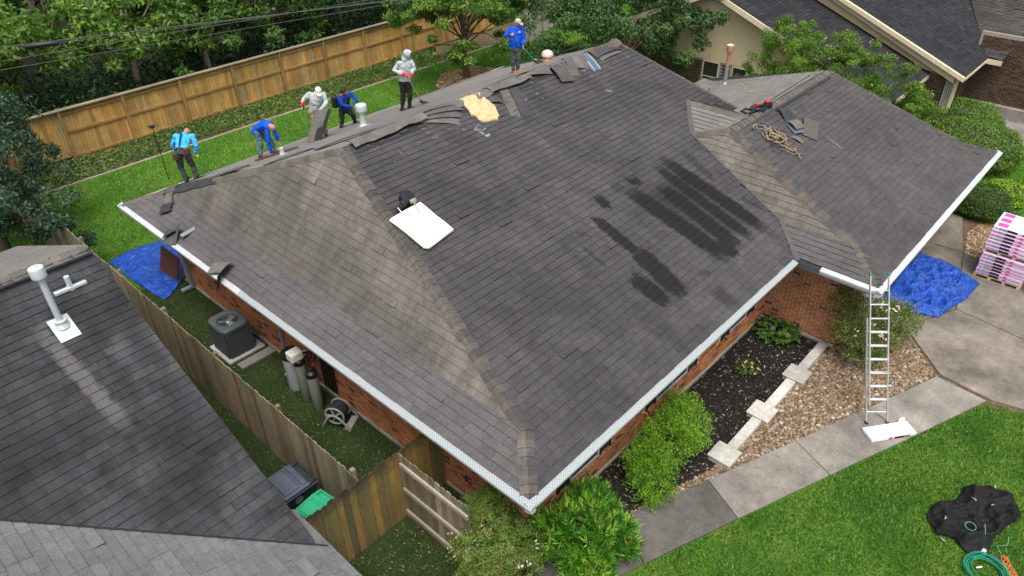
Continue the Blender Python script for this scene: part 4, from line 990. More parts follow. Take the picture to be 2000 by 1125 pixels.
for i, sp in enumerate(wood_specs):
    (bx, by), h, r_, mt, lab = sp[:5]; bk = sp[5] if len(sp) > 5 else 'bark'
    rr_ = random.Random(100+i)
    blobs = [((bx, by, h-r_*.35), (r_, r_, r_*.75))]
    for k in range(4):
        a = rr_.uniform(0, 6.28); blobs.append(((bx+math.cos(a)*r_*.7, by+math.sin(a)*r_*.7, h-r_*.7+rr_.uniform(-.9,.8)), (r_*.55, r_*.55, r_*.45)))
    tree('woodland_tree', lab, (bx+rr_.uniform(-.4,.4), by, 0), blobs, mt, 11000 if by < 33 else 7500, .24 if by < 33 else .3, .11 if by < 33 else .15, .17, 80, .26, seed=i+1, group=W, bark=bk, nb=10, fill=.45)
# undergrowth behind the fence, one mass
def scatter_leaves(name, label, cat, poly, dens, zmax, ln, wd, mat, kind='stuff', power=1.0, up=.6):
    p = sample_poly(poly, dens); n = len(p); 
    hmap = .35+.65*(.5+.5*np.sin(p[:,0]*1.3+np.sin(p[:,1]*2.1))*np.cos(p[:,1]*1.7+p[:,0]*.6))
    c = np.concatenate([p, (rng.random((n,1))**power)*zmax*hmap[:,None]], 1)
    out = unit(rng.normal(size=(n,3))*.6+np.array([0,0,up])); t = unit(np.cross(out, rng.normal(size=(n,3)))); s = unit(np.cross(out, t))
    v, f = leaf_quads(c, t, s, ln*(.6+.8*rng.random(n)), wd*(.6+.8*rng.random(n)))
    rn = np.clip(.5*hmap+.6*rng.random(n)-.15, 0, .999)
    return tag(link(name, fast_mesh(name, v, f, rnd=rn), [mat]), label, cat, kind=kind)
scatter_leaves('undergrowth', 'tangled dark undergrowth behind the golden fence', 'undergrowth', [(-6,25.4),(34,25.4),(34,34),(-6,34)], 130, 1.9, .22, .1, M['leaf_dark'])
scatter_leaves('fence_weeds', 'leafy green weeds growing along the foot of the golden fence', 'weeds', [(-.8,22.95),(19,22.95),(19,24.8),(-.8,24.8)], 300, .24, .13, .06, M['leaf_weed'], power=.8)
# left tree beside the far end of the side fence
tree('evergreen_tree', 'dense blue-green tree at the left edge behind the side fence', (-2.2,19.0,0),
     [((-1.7,19.2,2.6),(1.7,1.9,2.1)),((-2.0,16.9,1.5),(1.5,1.5,1.5)),((-2.9,20.5,3.4),(1.7,1.8,1.9)),((-.7,21.2,2.7),(1.35,1.5,1.8)),((-3.3,18.4,2.2),(1.5,1.5,1.5)),((-1.6,23.0,2.8),(1.6,1.5,1.8))],
     'leaf_blue', 42000, .13, .055, .16, 190, .22, seed=31, fill=.55)
tree('corner_tree', 'bright leafy sapling beside the left end of the golden fence', (-1.9,25.9,0), [((-1.6,25.9,2.4),(1.5,1.3,1.4)),((-2.6,26.0,1.6),(1.2,1.1,1.1))], 'green_leaf_tree', 7000, .17, .08, .09, 40, .28, seed=33)
# centre tree behind the roof
tree('shade_tree', 'airy light green tree with a dark trunk behind the ridge between two workers', (18.3,20.2,0),
     [((17.7,19.8,3.8),(2.5,2.4,1.5)),((15.9,20.2,2.9),(1.7,1.5,1.1)),((19.4,18.7,3.3),(1.8,1.7,1.2)),((16.6,18.6,1.75),(1.5,1.3,.65)),((19.6,21.0,4.6),(2.4,2.2,1.3)),((18.9,17.9,1.8),(1.6,1.2,.7)),((15.4,20.9,3.9),(1.4,1.3,.9)),((21.0,19.4,3.6),(1.6,1.5,1.1)),((14.9,19.7,1.7),(1.0,.9,.5))],
     'leaf_bright', 40000, .15, .066, .15, 170, .22, seed=41, fill=.3, toph=3.4, nb=34)
tree('holly_tree', 'broad dark evergreen tree between the ridge end and the cream gable', (20.2,12.6,0),
     [((20.2,12.2,3.2),(2.1,2.1,2.0)),((19.9,15.0,2.5),(2.1,1.9,1.9)),((20.0,10.2,3.7),(1.1,1.5,1.7)),((21.4,14.6,3.6),(2.2,2.0,1.8)),((19.2,13.4,1.6),(1.7,1.6,1.3)),((20.2,10.9,2.3),(1.1,1.3,1.2)),((22.6,16.8,3.4),(2.2,2.0,1.7)),((19.9,9.1,4.4),(.9,1.0,1.1)),((20.3,11.2,4.9),(1.2,1.4,1.1))],
     'leaf_dark2', 62000, .125, .06, .2, 240, .22, seed=43, fill=.5)
tree('flowering_shrub', 'large loose bright green shrub with white blossoms before the dark brick house', (20.1,3.6,0),
     [((19.95,5.3,3.4),(.95,1.35,1.4)),((20.1,3.6,3.3),(.95,1.4,1.3)),((20.0,1.9,2.75),(.9,1.3,1.1)),((19.9,4.4,2.1),(1.0,1.7,1.2)),((20.0,2.2,1.6),(.9,1.4,.9)),((19.8,6.1,2.3),(.8,.95,1.1)),((20.1,5.5,4.3),(.7,.9,.75)),((20.1,.7,2.4),(.7,.8,.75)),((20.0,3.0,4.0),(.7,1.0,.6))],
     'leaf_shrub', 95000, .075, .028, .07, 380, .19, seed=45, cat='shrub', toph=2.4, fill=.55, nb=50)
def blossoms(parent, center, radii, n, size, mat, seed, low=-.1):
    r = np.random.default_rng(seed); d = unit(r.normal(size=(n*3,3))); d = d[d[:,2] > low][:n]; n = len(d)
    p = np.repeat(d*np.asarray(radii)*(.9+.2*r.random((n,1)))+np.asarray(center), 7, 0)+r.normal(size=(n*7,3))*size*.7
    out = unit(r.normal(size=(n*7,3))+np.array([0,0,.8])); t = unit(np.cross(out, r.normal(size=(n*7,3)))); s = unit(np.cross(out, t))
    v, f = leaf_quads(p, t, s, np.full(n*7,size), np.full(n*7,size*.7)); link('blossom', fast_mesh('blossom', v, f, rnd=r.random(n*7)), [mat], parent)
fs = [o for o in COL.objects if o.name == 'flowering_shrub'][0]
blossoms(fs, (20.0,3.6,3.0), (1.0,3.0,1.6), 40, .035, M['blossom'], 3)
# clipped hedges
def hedge(name, label, c, rad, n, mat='green_leaf_tree', ln=.07, seed=0, group=None):
    t = thing(name, (c[0],c[1],0), label, 'hedge', group); r = np.random.default_rng(seed)
    core = MB(); core.lathe([(.05,-.92),(.6,-.75),(.86,-.3),(.9,0),(.8,.45),(.5,.78),(.05,.9)], 20, (0,0,0)); 
    core.v = [(c[0]+x*rad[0], c[1]+y*rad[1], max(.0, c[2]+z*rad[2])) for x,y,z in core.v]; core.build('inner_twigs', [M['stem_dark']], t, smooth=True)
    d = unit(r.normal(size=(n*2,3))); d = d[d[:,2] > -.55][:n]; n = len(d)
    bump = 1+.05*np.sin(d[:,0]*7+seed)*np.cos(d[:,1]*6)+.04*np.sin(d[:,2]*9+d[:,0]*5)
    p = d*(.9+.13*r.random((n,1)))*bump[:,None]*np.asarray(rad)+np.asarray(c); p[:,2] = np.maximum(p[:,2], .02)
    out = unit(d+r.normal(size=(n,3))*.6+np.array([0,0,.3])); tt = unit(np.cross(out, r.normal(size=(n,3)))+d*.5); s = unit(np.cross(out, tt))
    v, f = leaf_quads(p, tt, s, ln*(.6+.8*r.random(n)), ln*.5*(.6+.8*r.random(n)))
    link('foliage', fast_mesh('foliage', v, f, rnd=np.clip(.25+.3*d[:,2]*0+.7*r.random(n)**1.3, 0, .999)), [M[mat]], t); return t
M['stem_dark'] = simple('inner_twigs', (.03,.035,.015), 0.9, 0.4, 12)
hedge('clipped_hedge', 'rounded clipped hedge nearest the dark brick house corner', (26.6,.75,.62), (1.05,1.3,.62), 9000, 'leaf_bright', seed=1, group='clipped hedges by the dark house')
hedge('clipped_hedge', 'low rounded clipped hedge in front of the corner hedge', (25.4,1.2,.55), (.85,.95,.58), 8000, 'green_leaf_tree', seed=2, group='clipped hedges by the dark house')
hedge('clipped_hedge', 'largest yellow-green domed hedge beside the far roof corner', (23.7,-.35,.7), (1.45,1.6,.78), 15000, 'leaf_bright', seed=3, group='clipped hedges by the dark house')
hedge('low_shrub', 'low dark shrub beside the stacked pink pallets', (20.0,-1.75,.35), (.9,.8,.5), 6000, 'green_leaf_tree', seed=4)
hedge('low_shrub', 'low yellow-tipped shrub on the lawn behind the dark shrub', (21.2,-2.1,.3), (.6,.7,.42), 4000, 'leaf_lime', seed=5)
tree('dead_shrub', 'sparse reddish brown shrub below the flowering shrub', (24.6,2.0,0), [((24.5,2.3,.8),(.9,.9,.6)),((25.0,2.9,1.1),(.6,.7,.6))], 'leaf_abelia', 4500, .06, .03, .05, 40, .25, seed=47, cat='shrub', toph=.7)
# nandina: feathery lime bush in the mulch bed
def feather(name, label, base, blobs, mat, sprays, seed, ln=.05, wd=.02, cat='bush', leaflets=46, spread=.16):
    t = thing(name, base, label, cat); r = np.random.default_rng(seed); V = []; F = []; R_ = []; o = 0; tot = sum(b[1][0]*b[1][1] for b in blobs); st = MB()
    for c, rad in blobs:
        k = int(sprays*rad[0]*rad[1]/tot); d = unit(r.normal(size=(k*2,3))); d = d[d[:,2] > -.35][:k]; k = len(d)
        tip = d*(.55+.5*r.random((k,1))**.6)*np.asarray(rad)+np.asarray(c)
        ax = unit(d+np.array([0,0,.35])+r.normal(size=(k,3))*.3)
        for i in range(0, k, 14):
            b = Vector((base[0]+(tip[i,0]-base[0])*.15, base[1]+(tip[i,1]-base[1])*.15, 0)); e = Vector(tip[i]); st.tube([b, b.lerp(e,.5)+Vector((0,0,.1)), e], [.009,.007,.004], 5)
        u = r.random((k,leaflets)); L = spread*(1.0+.6*r.random((k,1)))
        side = unit(np.cross(ax, r.normal(size=(k,3)))); oth = np.cross(ax, side)
        off = (r.random((k,leaflets))-.5)*2; off2 = (r.random((k,leaflets))-.5)*.7
        wdt = L*(1-u*.75)
        p = tip[:,None]-ax[:,None]*(L*(.9-u*1.5))[...,None]+side[:,None]*(off*wdt)[...,None]+oth[:,None]*(off2*wdt)[...,None]-np.array([0,0,1])*(np.abs(off)*wdt*.35)[...,None]
        p = p.reshape(-1,3); n = len(p)
        tt = unit(np.repeat(ax,leaflets,0)*.6+np.repeat(side,leaflets,0)*np.sign(off).reshape(-1,1)*.7+r.normal(size=(n,3))*.35); out = unit(np.array([0,0,1.])+r.normal(size=(n,3))*.5); s = unit(np.cross(out, tt))
        v, f = leaf_quads(p, tt, s, ln*(.6+.7*r.random(n)), wd*(.7+.6*r.random(n))); V.append(v); F.append(f+o); o += len(v)
        R_.append(np.clip(np.repeat(r.random(k)*.5, leaflets)+.5*r.random(n)*(.5+.5*u.ravel()), 0, .999))
    st.build('stems', [M['bark']], t, smooth=True)
    link('foliage', fast_mesh('foliage', np.concatenate(V), np.concatenate(F), rnd=np.concatenate(R_)), [M[mat]], t); return t
feather('nandina_bush', 'feathery bright lime green bush in the mulch bed below the window', (4.3,-.1,0), [((4.2,.0,.62),(.75,.6,.62)),((4.9,.05,.6),(.55,.55,.55)),((3.6,.05,.5),(.55,.5,.5)),((5.25,.35,.6),(.45,.35,.5)),((3.3,-.35,.3),(.4,.35,.35))], 'leaf_lime', 560, 51, .045, .017)
M['leaf_olive'] = leaf_mat('leaf_olive', [(0,(.035,.07,.02)),(.4,(.085,.14,.034)),(.75,(.16,.21,.05)),(1,(.28,.29,.08))], 0.25)
nb_ = feather('ladder_bush', 'olive green bush with pale blossoms behind the foot of the ladder', (10.35,-1.55,0), [((10.0,-1.35,.95),(.5,.45,.75)),((10.7,-1.85,.9),(.7,.55,.6)),((11.3,-2.05,.75),(.5,.45,.45)),((9.9,-1.8,.5),(.45,.45,.4)),((10.1,-1.1,1.5),(.35,.35,.4))], 'leaf_olive', 560, 53, .05, .02)

blossoms(nb_, (10.4,-1.6,1.0), (.75,.6,.7), 14, .07, M['blossom'], 5)
# abelia and podocarpus at the front corner
ab = thing('blooming_bush', (.25,1.05,0), 'fine-leaved olive bush with faded pink blooms below the roof corner', 'bush')
parts = [cloud((.1,1.05,.62),(.62,.62,.62),24000,.036,.019,200,.2,low=-.5,seed=61,fill=.6), cloud((.55,.7,.5),(.5,.5,.5),13000,.036,.019,120,.22,low=-.5,seed=62,fill=.6), cloud((.5,1.5,.72),(.5,.45,.55),13000,.036,.019,120,.22,low=-.5,seed=63,fill=.6), cloud((-.25,.6,.35),(.4,.4,.38),9000,.036,.019,80,.24,low=-.5,seed=64,fill=.6)]
tgs = [tuple(x) for q in parts for x in q[6]]
trunk_obj((.25,1.05,0), (.25,1.05,.5), .03, tgs, ab, M['bark'], seed=6, nb=70, name='stems')
crown_obj('foliage', parts, M['leaf_abelia'], ab)
blossoms(ab, (.2,1.05,.62), (.72,.72,.66), 12, .055, M['blossom'], 7)
pd = thing('needle_bush', (1.35,-.15,0), 'lush bright green podocarpus-like bush with long narrow leaves beside the walkway', 'bush')
r = np.random.default_rng(71); V = []; F = []; R_ = []; o = 0
for c, rad, k in (((1.35,-.1,.62),(.68,.66,.72),330),((1.85,.15,.6),(.55,.55,.6),190),((1.0,-.45,.42),(.5,.45,.45),140),((1.75,-.5,.45),(.45,.42,.45),140),((1.0,.35,.6),(.42,.42,.5),120)):
    d = unit(r.normal(size=(k*2,3))); d = d[d[:,2] > -.45][:k]; k = len(d); m = 20
    tip = d*(.7+.36*r.random((k,1)))*np.asarray(rad)+np.asarray(c); ax = unit(d*.8+np.array([0,0,.7])+r.normal(size=(k,3))*.25)
    u = r.random((k,m)); base = tip[:,None]-ax[:,None]*(u*.16)[...,None]
    ra = unit(np.cross(ax[:,None]+np.zeros((k,m,1)), r.normal(size=(k,m,3)))); tt = unit(ra*(.35+.75*u)[...,None]+ax[:,None]*(1.05-.5*u)[...,None]); n = k*m
    tt = tt.reshape(-1,3); s = unit(np.cross(tt, r.normal(size=(n,3))))
    v, f = leaf_quads(base.reshape(-1,3), tt, s, .16*(.7+.6*r.random(n)), .021*(.8+.5*r.random(n)), .1); V.append(v); F.append(f+o); o += len(v)
    sp = r.random(k)*.62; sp[r.random(k) > .97] = .95
    R_.append(np.clip(np.repeat(sp, m)+.25*r.random(n)-.05, 0, .999))
st = MB()
for k in range(26):
    a = r.random()*6.28; e = Vector((1.4+math.cos(a)*.6*r.random(), -.05+math.sin(a)*.55*r.random(), .5+.6*r.random())); st.tube([(1.35+.06*math.cos(a),-.1+.06*math.sin(a),0), (1.37+.2*math.cos(a),-.08+.2*math.sin(a),.3), e], [.014,.011,.005], 6)
st.build('stems', [M['bark']], pd, smooth=True)
link('foliage', fast_mesh('foliage', np.concatenate(V), np.concatenate(F), rnd=np.concatenate(R_)), [M['leaf_podo']], pd)
# small plants in the mulch
def broadleaf(name, label, c, n, rad, ln, wd, mat, seed):
    t = thing(name, (c[0],c[1],0), label, 'plant'); r = np.random.default_rng(seed); a = r.random(n)*6.28; q = r.random(n)**.6
    p = np.stack([c[0]+np.cos(a)*q*rad, c[1]+np.sin(a)*q*rad, .06+.3*(1-q*.6)*(.5+.6*r.random(n))], 1)
    tt = unit(np.stack([np.cos(a)+r.normal(size=n)*.6, np.sin(a)+r.normal(size=n)*.6, r.normal(size=n)*.4], 1)); out = unit(np.array([0,0,1.])+r.normal(size=(n,3))*.35); s = unit(np.cross(out, tt))
    v, f = leaf_quads(p, tt, s, ln*(.7+.6*r.random(n)), wd*(.7+.6*r.random(n))); link('foliage', fast_mesh('foliage', v, f, rnd=r.random(n)), [mat], t)
    st = MB()
    for k in range(0, n, 12): st.tube([(c[0],c[1],0), tuple(p[k])], [.008,.004], 5)
    st.build('stems', [M['stem']], t); return t
broadleaf('leafy_plant', 'low broad-leaved green plant in the corner of the brick wing', (9.75,.22), 260, .5, .14, .11, M['green_leaf_tree'], 81)
pl_ = broadleaf('small_plant', 'small green plant with yellow and orange leaves in the mulch', (7.85,.1), 80, .22, .09, .05, M['green_leaf_tree'], 83)
blossoms(pl_, (7.9,.02,.22), (.16,.16,.08), 3, .07, M['blossom_y'], 9, low=.0)
# ------------------------------------------------------------------ grass
def grass(name, label, poly, dens, ln, wd, mat, holes=(), z=.0):
    p = sample_poly(poly, dens)
    for h in holes: p = p[~in_poly(p[:,0], p[:,1], h)]
    n = len(p); a = rng.random(n)*6.28; patch = .5+.5*np.sin(p[:,0]*2.3+np.sin(p[:,1]*1.9)*2)*np.sin(p[:,1]*2.7+p[:,0]*.8)
    l = ln*(.5+.8*rng.random(n))*(.8+.4*patch); w_ = wd*(.7+.6*rng.random(n)); le = .25+.9*rng.random(n); b = rng.random(n)*6.28
    c = np.concatenate([p, np.full((n,1), z)], 1); sd_ = np.stack([np.cos(a), np.sin(a), np.zeros(n)], 1)*w_[:,None]/2
    t = np.stack([np.cos(b)*le, np.sin(b)*le, np.ones(n)], 1); t = unit(t)*l[:,None]
    v = np.stack([c-sd_, c+sd_, c+t], 1).reshape(-1,3)
    return tag(link(name, fast_mesh(name, v, np.arange(3*n).reshape(-1,3), rnd=np.clip(.62*rng.random(n)+.3*(.5+.5*np.sin(p[:,0]*1.1+1.3*np.sin(p[:,1]*.9+1))*np.cos(p[:,1]*1.4-p[:,0]*.5))+.18*patch-.04, 0, .999)), [mat]), label, 'grass', kind='stuff')
walk_all = cuts_in+cuts_out[::-1]
grass('front_grass', 'mown bright green grass of the front lawn', [(.4,-.9),(1.95,-1.04),(10.62,-4.42),(10.75,-5.3),(11.3,-9),(4,-9),(1.5,-4)], 1900, .075, .017, M['blade'])
grass('side_grass', 'patchy grass of the side yard, coloured dark for its shade', [(-1.0,3.1),(.8,3.1),(.8,14.6),(-1.0,14.6)], 1000, .06, .016, M['blade_dry_shade'], holes=[[(-.32,9.4),(.85,9.4),(.85,10.75),(-.32,10.75)]])
grass('gap_grass', 'thin grass in the gap beside the neighbouring house', [(-2.55,3.1),(-1.12,3.1),(-1.12,9.5),(-2.55,9.5)], 900, .055, .016, M['blade_dry_shade'])
grass('corner_grass', 'weedy grass coloured dark for shade in front of the stained fence', [(-2.2,-1.5),(.7,.2),(.8,2.9),(-2.2,2.9)], 900, .07, .018, M['blade_dry_shade'])
grass('back_grass', 'mown green grass of the back lawn', [(-1,14.8),(17,14.8),(26,15),(26,22.7),(-1,22.7)], 560, .08, .026, M['blade'], holes=[[(16.2,18.6),(17.2,18.2),(19.4,18.6),(20.3,19.8),(19.6,21.2),(17.8,21.5),(16.4,20.4)]])
grass('far_grass', 'green lawn grass beyond the driveway and hedges', [(19.4,-1.6),(20.5,0),(29,2),(30,-8),(19.6,-8)], 420, .09, .03, M['blade'], holes=[[(25.5,-1.9),(28.2,-.55),(30.6,.9),(31.0,.5),(28.9,-1.2),(30.5,-2.6),(30.0,-3.2),(28.2,-1.6),(26.0,-2.8)]])
grass('neighbour_grass', 'green lawn in front of the far grey fence', [(22,19.5),(34,15.5),(38,24),(25,21.2)], 260, .1, .04, M['blade'])
# ------------------------------------------------------------------ loose roofing on the roof
def rz(x, y): return min(2.5+SF*y, zback(y))
def hz(x, y): return min(2.5+SF*y, zback(y), 2.5+.351*min(x,.95)+max(0,x-.95)*ST)
def wz(x, y): return 2.5+SF*(y+1.88) if y <= 3.13 else 4.26-.351*(y-3.13)
def lz_(x, y): return 2.5+.351*min(x,.95)+max(0,x-.95)*ST
def sheet_strip(name, label, cat, a, b, width, mat='debris', under='debris_dark', zf=rz, h0=.022, bow=0.0, tip=0.0, thick=.010, n=9, twist=0.0, group=None, notch=0.0, side_curl=0.0):
    A_, B_ = Vector(a), Vector(b); d = (B_-A_); L = d.length; d.normalize(); s = Vector((-d.y, d.x)); vs = []
    for i in range(n+1):
        t = i/n; c = A_+(B_-A_)*t
        for j, q in enumerate((-.5,-.17,.17,.5)):
            p = c+s*(width*q*(1+notch*math.sin(i*2.1+j)))
            z = zf(p.x,p.y)+h0+bow*4*t*(1-t)+tip*t*t+twist*q*t+side_curl*(4*q*q)
            vs.append((p.x,p.y,z))
    m = 4; N = len(vs); vs2 = vs+[(x,y,z-thick) for x,y,z in vs]
    f0 = [(i*m+j,(i+1)*m+j,(i+1)*m+j+1,i*m+j+1) for i in range(n) for j in range(m-1)]
    f1 = [tuple(N+k for k in f[::-1]) for f in f0]
    rim = [(i*m,N+i*m,N+(i+1)*m,(i+1)*m) for i in range(n)]+[(i*m+m-1,(i+1)*m+m-1,N+(i+1)*m+m-1,N+i*m+m-1) for i in range(n)]+[(j,j+1,N+j+1,N+j) for j in range(m-1)]+[(n*m+j,N+n*m+j,N+n*m+j+1,n*m+j+1) for j in range(m-1)]
    mb = MB(); mb.add(vs2, f0, 0); mb.add(vs2, f1+rim, 1)
    return tag(mb.build(name, [M[mat], M[under]]), label, cat, group)
GR = 'torn shingle pieces along the ridge'
def ridge_roll(label, x0, x1, h0, h1, hw=.2, y=7.8, mat='debris', wob=.02):
    n = max(6,int((x1-x0)/.16)); vs = []; prof = ((-1,-.75),(-.55,-.2),(0,.12),(.55,-.18),(1,-.7)); r_ = random.Random(int(x0*100))
    for i in range(n+1):
        t = i/n; x = x0+(x1-x0)*t; h = h0+(h1-h0)*t+.015*math.sin(i*1.7)+r_.uniform(-wob,wob)*.5; yy = y+.03*math.sin(i*.9)
        for q, dz in prof: vs.append((x+r_.uniform(-.01,.01), yy+q*hw, rz(x,7.8)+h+dz*hw*.45))
    m = 5; N = len(vs); f0 = [(i*m+j,(i+1)*m+j,(i+1)*m+j+1,i*m+j+1) for i in range(n) for j in range(m-1)]
    mb = MB(); v2 = vs+[(a,b,c-.014) for a,b,c in vs]; mb.add(v2, f0, 0); mb.add(v2, [tuple(N+k for k in f[::-1]) for f in f0], 1)
    mb.add(v2, [(i*m,N+i*m,N+(i+1)*m,(i+1)*m) for i in range(n)]+[(i*m+m-1,(i+1)*m+m-1,N+(i+1)*m+m-1,N+i*m+m-1) for i in range(n)], 1)
    tag(mb.build('ridge_cap_strip', [M[mat], M['debris_dark']]), label, 'shingle strip', GR)
ridge_roll('long peeled ridge cap strip lying on the ridge in front of the white vent pipe', 2.95, 5.0, .09, .14)
ridge_roll('peeled ridge cap strip between the fanned shingles and the yellow insulation', 5.9, 7.25, .06, .08, mat='debris')
ridge_roll('peeled ridge cap strip lifted above the insulation sheet', 7.2, 8.75, .12, .09, .17)
ridge_roll('pale peeled ridge cap strip at the far right end of the ridge', 11.35, 12.7, .05, .1, .22, mat='cap')
def felt_strip(label, x0, x1, y0, y1, h=.02):
    sheet_strip('underlay_strip', label, 'underlay', (x0,(y0+y1)/2), (x1,(y0+y1)/2), y1-y0, 'felt','felt', h0=h, n=12, notch=.06, group='black underlay strips exposed along the ridge')
felt_strip('black underlay showing along the ridge left of the fanned shingles', 2.95,4.9,7.5,7.78); felt_strip('black underlay showing along the ridge above the insulation', 6.0,8.6,7.45,7.76,.018); felt_strip('black underlay showing along the ridge near the blue worker', 8.6,10.0,7.55,7.8,.022)
for k, (b, w_, lab) in enumerate((((6.05,7.84),.26,'topmost'),((6.1,7.66),.26,'second'),((5.9,7.48),.24,'third'),((5.72,7.28),.2,'lowest'))):
    sheet_strip('shingle_strip', lab+' of the four fanned shingle strips in front of the hooded worker', 'shingle strip', (4.62+k*.06,7.93-k*.05), b, w_, h0=.10-.022*k, bow=.07-.014*k, tip=-.02, group=GR)
sheet_strip('shingle_strip','pale straight shingle strip hanging down the slope right of the insulation','shingle strip',(7.72,7.76),(7.14,6.78),.26,'cap',h0=.022,group=GR)
sheet_strip('shingle_strip','dark straight shingle strip beside the pale one hanging down the slope','shingle strip',(8.02,7.68),(7.42,6.68),.26,'sh_front',h0=.026,group=GR)
sheet_strip('shingle_strip','curled grey shingle strip sagging down the slope below the blue worker','shingle strip',(9.78,7.86),(9.55,7.1),.40,'debris',h0=.06,bow=.09,tip=.03,group=GR)
sheet_strip('shingle_strip','flat grey shingle sheet sliding off the ridge left of the blue worker','shingle strip',(8.55,7.95),(9.5,7.72),.34,h0=.10,bow=.03,twist=.1,group=GR)
sheet_strip('shingle_strip','long thin grey sheet on the ridge between insulation and blue worker','shingle strip',(7.5,8.05),(9.0,8.0),.3,h0=.12,bow=.05,group=GR)
for k, (a, b, w_, mt, hh, lab) in enumerate((((10.0,7.85),(9.95,7.3),.34,'cap',.03,'pale tan torn shingle piece at the left of the ridge heap'),((10.25,7.8),(10.05,7.25),.3,'cap',.05,'pale tan cracked shingle piece in the ridge heap'),
      ((10.45,7.95),(10.15,7.4),.28,'debris',.10,'grey shingle piece on top of the ridge heap'),((10.75,7.95),(10.45,7.42),.3,'debris',.08,'dark-edged grey shingle piece in the middle of the ridge heap'),((10.95,7.92),(10.62,7.35),.34,'cap',.035,'broad tan shingle piece at the right of the ridge heap'))):
    sheet_strip('shingle_piece', lab, 'shingle piece', a, b, w_, mt, h0=hh, bow=.05, tip=-.03, notch=.05, group=GR)
sheet_strip('membrane_strip','blue-grey membrane strip with white edges hanging over the ridge','membrane',(11.12,7.86),(10.88,7.14),.36,'ice','ice',h0=.035,bow=.03)
for q, lab in ((-.1,'left white tape edge on the blue membrane strip'),(.14,'right white tape edge on the blue membrane strip')):
    sheet_strip('tape_strip',lab,'tape',(11.12+q,7.86),(10.88+q,7.14),.025,'white','white',h0=.042,bow=.03,thick=.003)
sheet_strip('shingle_strip','two-tab grey shingle lifted at the far end of the ridge','shingle strip',(11.35,7.62),(12.5,7.60),.26,'sh_front',h0=.06,bow=.06,group=GR)
sheet_strip('shingle_strip','thin grey shingle tucked under the lifted one at the ridge end','shingle strip',(11.4,7.44),(12.4,7.46),.14,'debris',h0=.03,bow=.03,group=GR)
sheet_strip('shingle_piece','small pale shingle fragment lying alone on the upper front slope','shingle piece',(10.33,6.42),(10.45,6.28),.12,'cap',h0=.02,tip=.03)
sheet_strip('shingle_piece','curved dark shingle piece just right of the insulation','shingle piece',(6.95,7.55),(7.3,7.35),.22,'sh_front',h0=.03,bow=.06,group=GR)
tag(chips('shingle_crumbs', [(2.9,6.9),(12.4,7.0),(12.6,7.75),(2.9,7.75)], 9, .09, .05, M['debris'], .02, 0), 'small torn shingle crumbs scattered below the ridge', 'debris', kind='stuff')
_o = COL.objects['shingle_crumbs']; _co = np.empty(len(_o.data.vertices)*3, dtype=np.float32); _o.data.vertices.foreach_get('co', _co); _co = _co.reshape(-1,3); _co[:,2] = 2.5+SF*_co[:,1]+.022+np.abs(_co[:,2])*.3; _o.data.vertices.foreach_set('co', _co.ravel()); _o.data.update()
# back side: lifted strip line next to the workers
for k, (x0,x1,yy,h) in enumerate(((3.0,4.6,9.3,.04),(1.7,2.6,12.3,.04),(4.2,5.6,8.6,.05),(2.2,3.4,10.4,.03))):
    sheet_strip('shingle_strip',('old shingle strip on the stripped slope behind the white vent pipe base','old shingle strip at the feet of the worker in light blue','old shingle strip just behind the ridge by the vent pipe','old shingle strip beside the bald worker\'s hands')[k],'shingle strip',(x0,yy),(x1,yy-.35),.3,h0=h,bow=.03,group=GR)
# torn hip pieces near the worker in light blue
sheet_strip('torn_hip_cap','torn dark hip cap strip under the light blue worker\'s feet','hip cap',(1.02,13.72),(1.62,11.75),.30,'debris_dark','felt',zf=hz,h0=.045,bow=.02,notch=.06)
sheet_strip('torn_hip_cap','tan scrap of hip cap lying over the dark torn strip','hip cap',(1.05,13.66),(1.16,13.3),.26,'cap','felt',zf=hz,h0=.075,bow=.02)
sheet_strip('torn_hip_cap','torn hip cap with tan band curling down towards the gutter corner','hip cap',(1.1,13.6),(.75,13.15),.2,'cap','felt',zf=hz,h0=.05,bow=.04)
sheet_strip('shingle_piece','black upturned shingle pieces left of the torn hip cap','shingle piece',(.78,13.2),(.50,12.85),.3,'debris_dark',zf=lz_,h0=.04,bow=.04,tip=.06,notch=.1)
sheet_strip('shingle_piece','black backed shingle standing on edge over the gutter above the tarp','shingle piece',(.02,11.95),(.22,11.6),.34,'debris_dark',zf=lambda x,y: 2.5+.351*max(0,x),h0=.07,tip=.10,twist=.3)
sheet_strip('shingle_piece','folded dark shingle resting on the gutter above the brown panel','shingle piece',(.05,12.1),(.3,11.75),.3,'debris_dark',zf=lambda x,y: 2.5+.351*max(0,x),h0=.06,bow=.05,tip=.1,twist=-.2)
mb = MB(); mb.rbox((-.06,-.26,0),(.06,.26,.05),.015, M=Matrix.Translation((.50,11.56,2.69)) @ Matrix.Rotation(math.radians(-75),4,'Z') @ Matrix.Rotation(math.radians(6),4,'Y')); tag(mb.build('vent_cover', [M['greymetal']]), 'small dark grey metal vent cover lying on the lower left slope', 'vent cover')
sheet_strip('shingle_piece','tan shingle piece lying across the side gutter','shingle piece',(.05,9.85),(.3,9.45),.3,'debris','debris_dark',zf=lambda x,y: 2.5+.351*max(0,x),h0=.06,bow=.03)
sheet_strip('shingle_piece','upright dark shingle sticking out over the side gutter','shingle piece',(.42,9.45),(-.12,9.22),.16,'debris','debris_dark',zf=lambda x,y: 2.5+.351*max(0,x),h0=.12,bow=.05,tip=-.1,twist=.5)
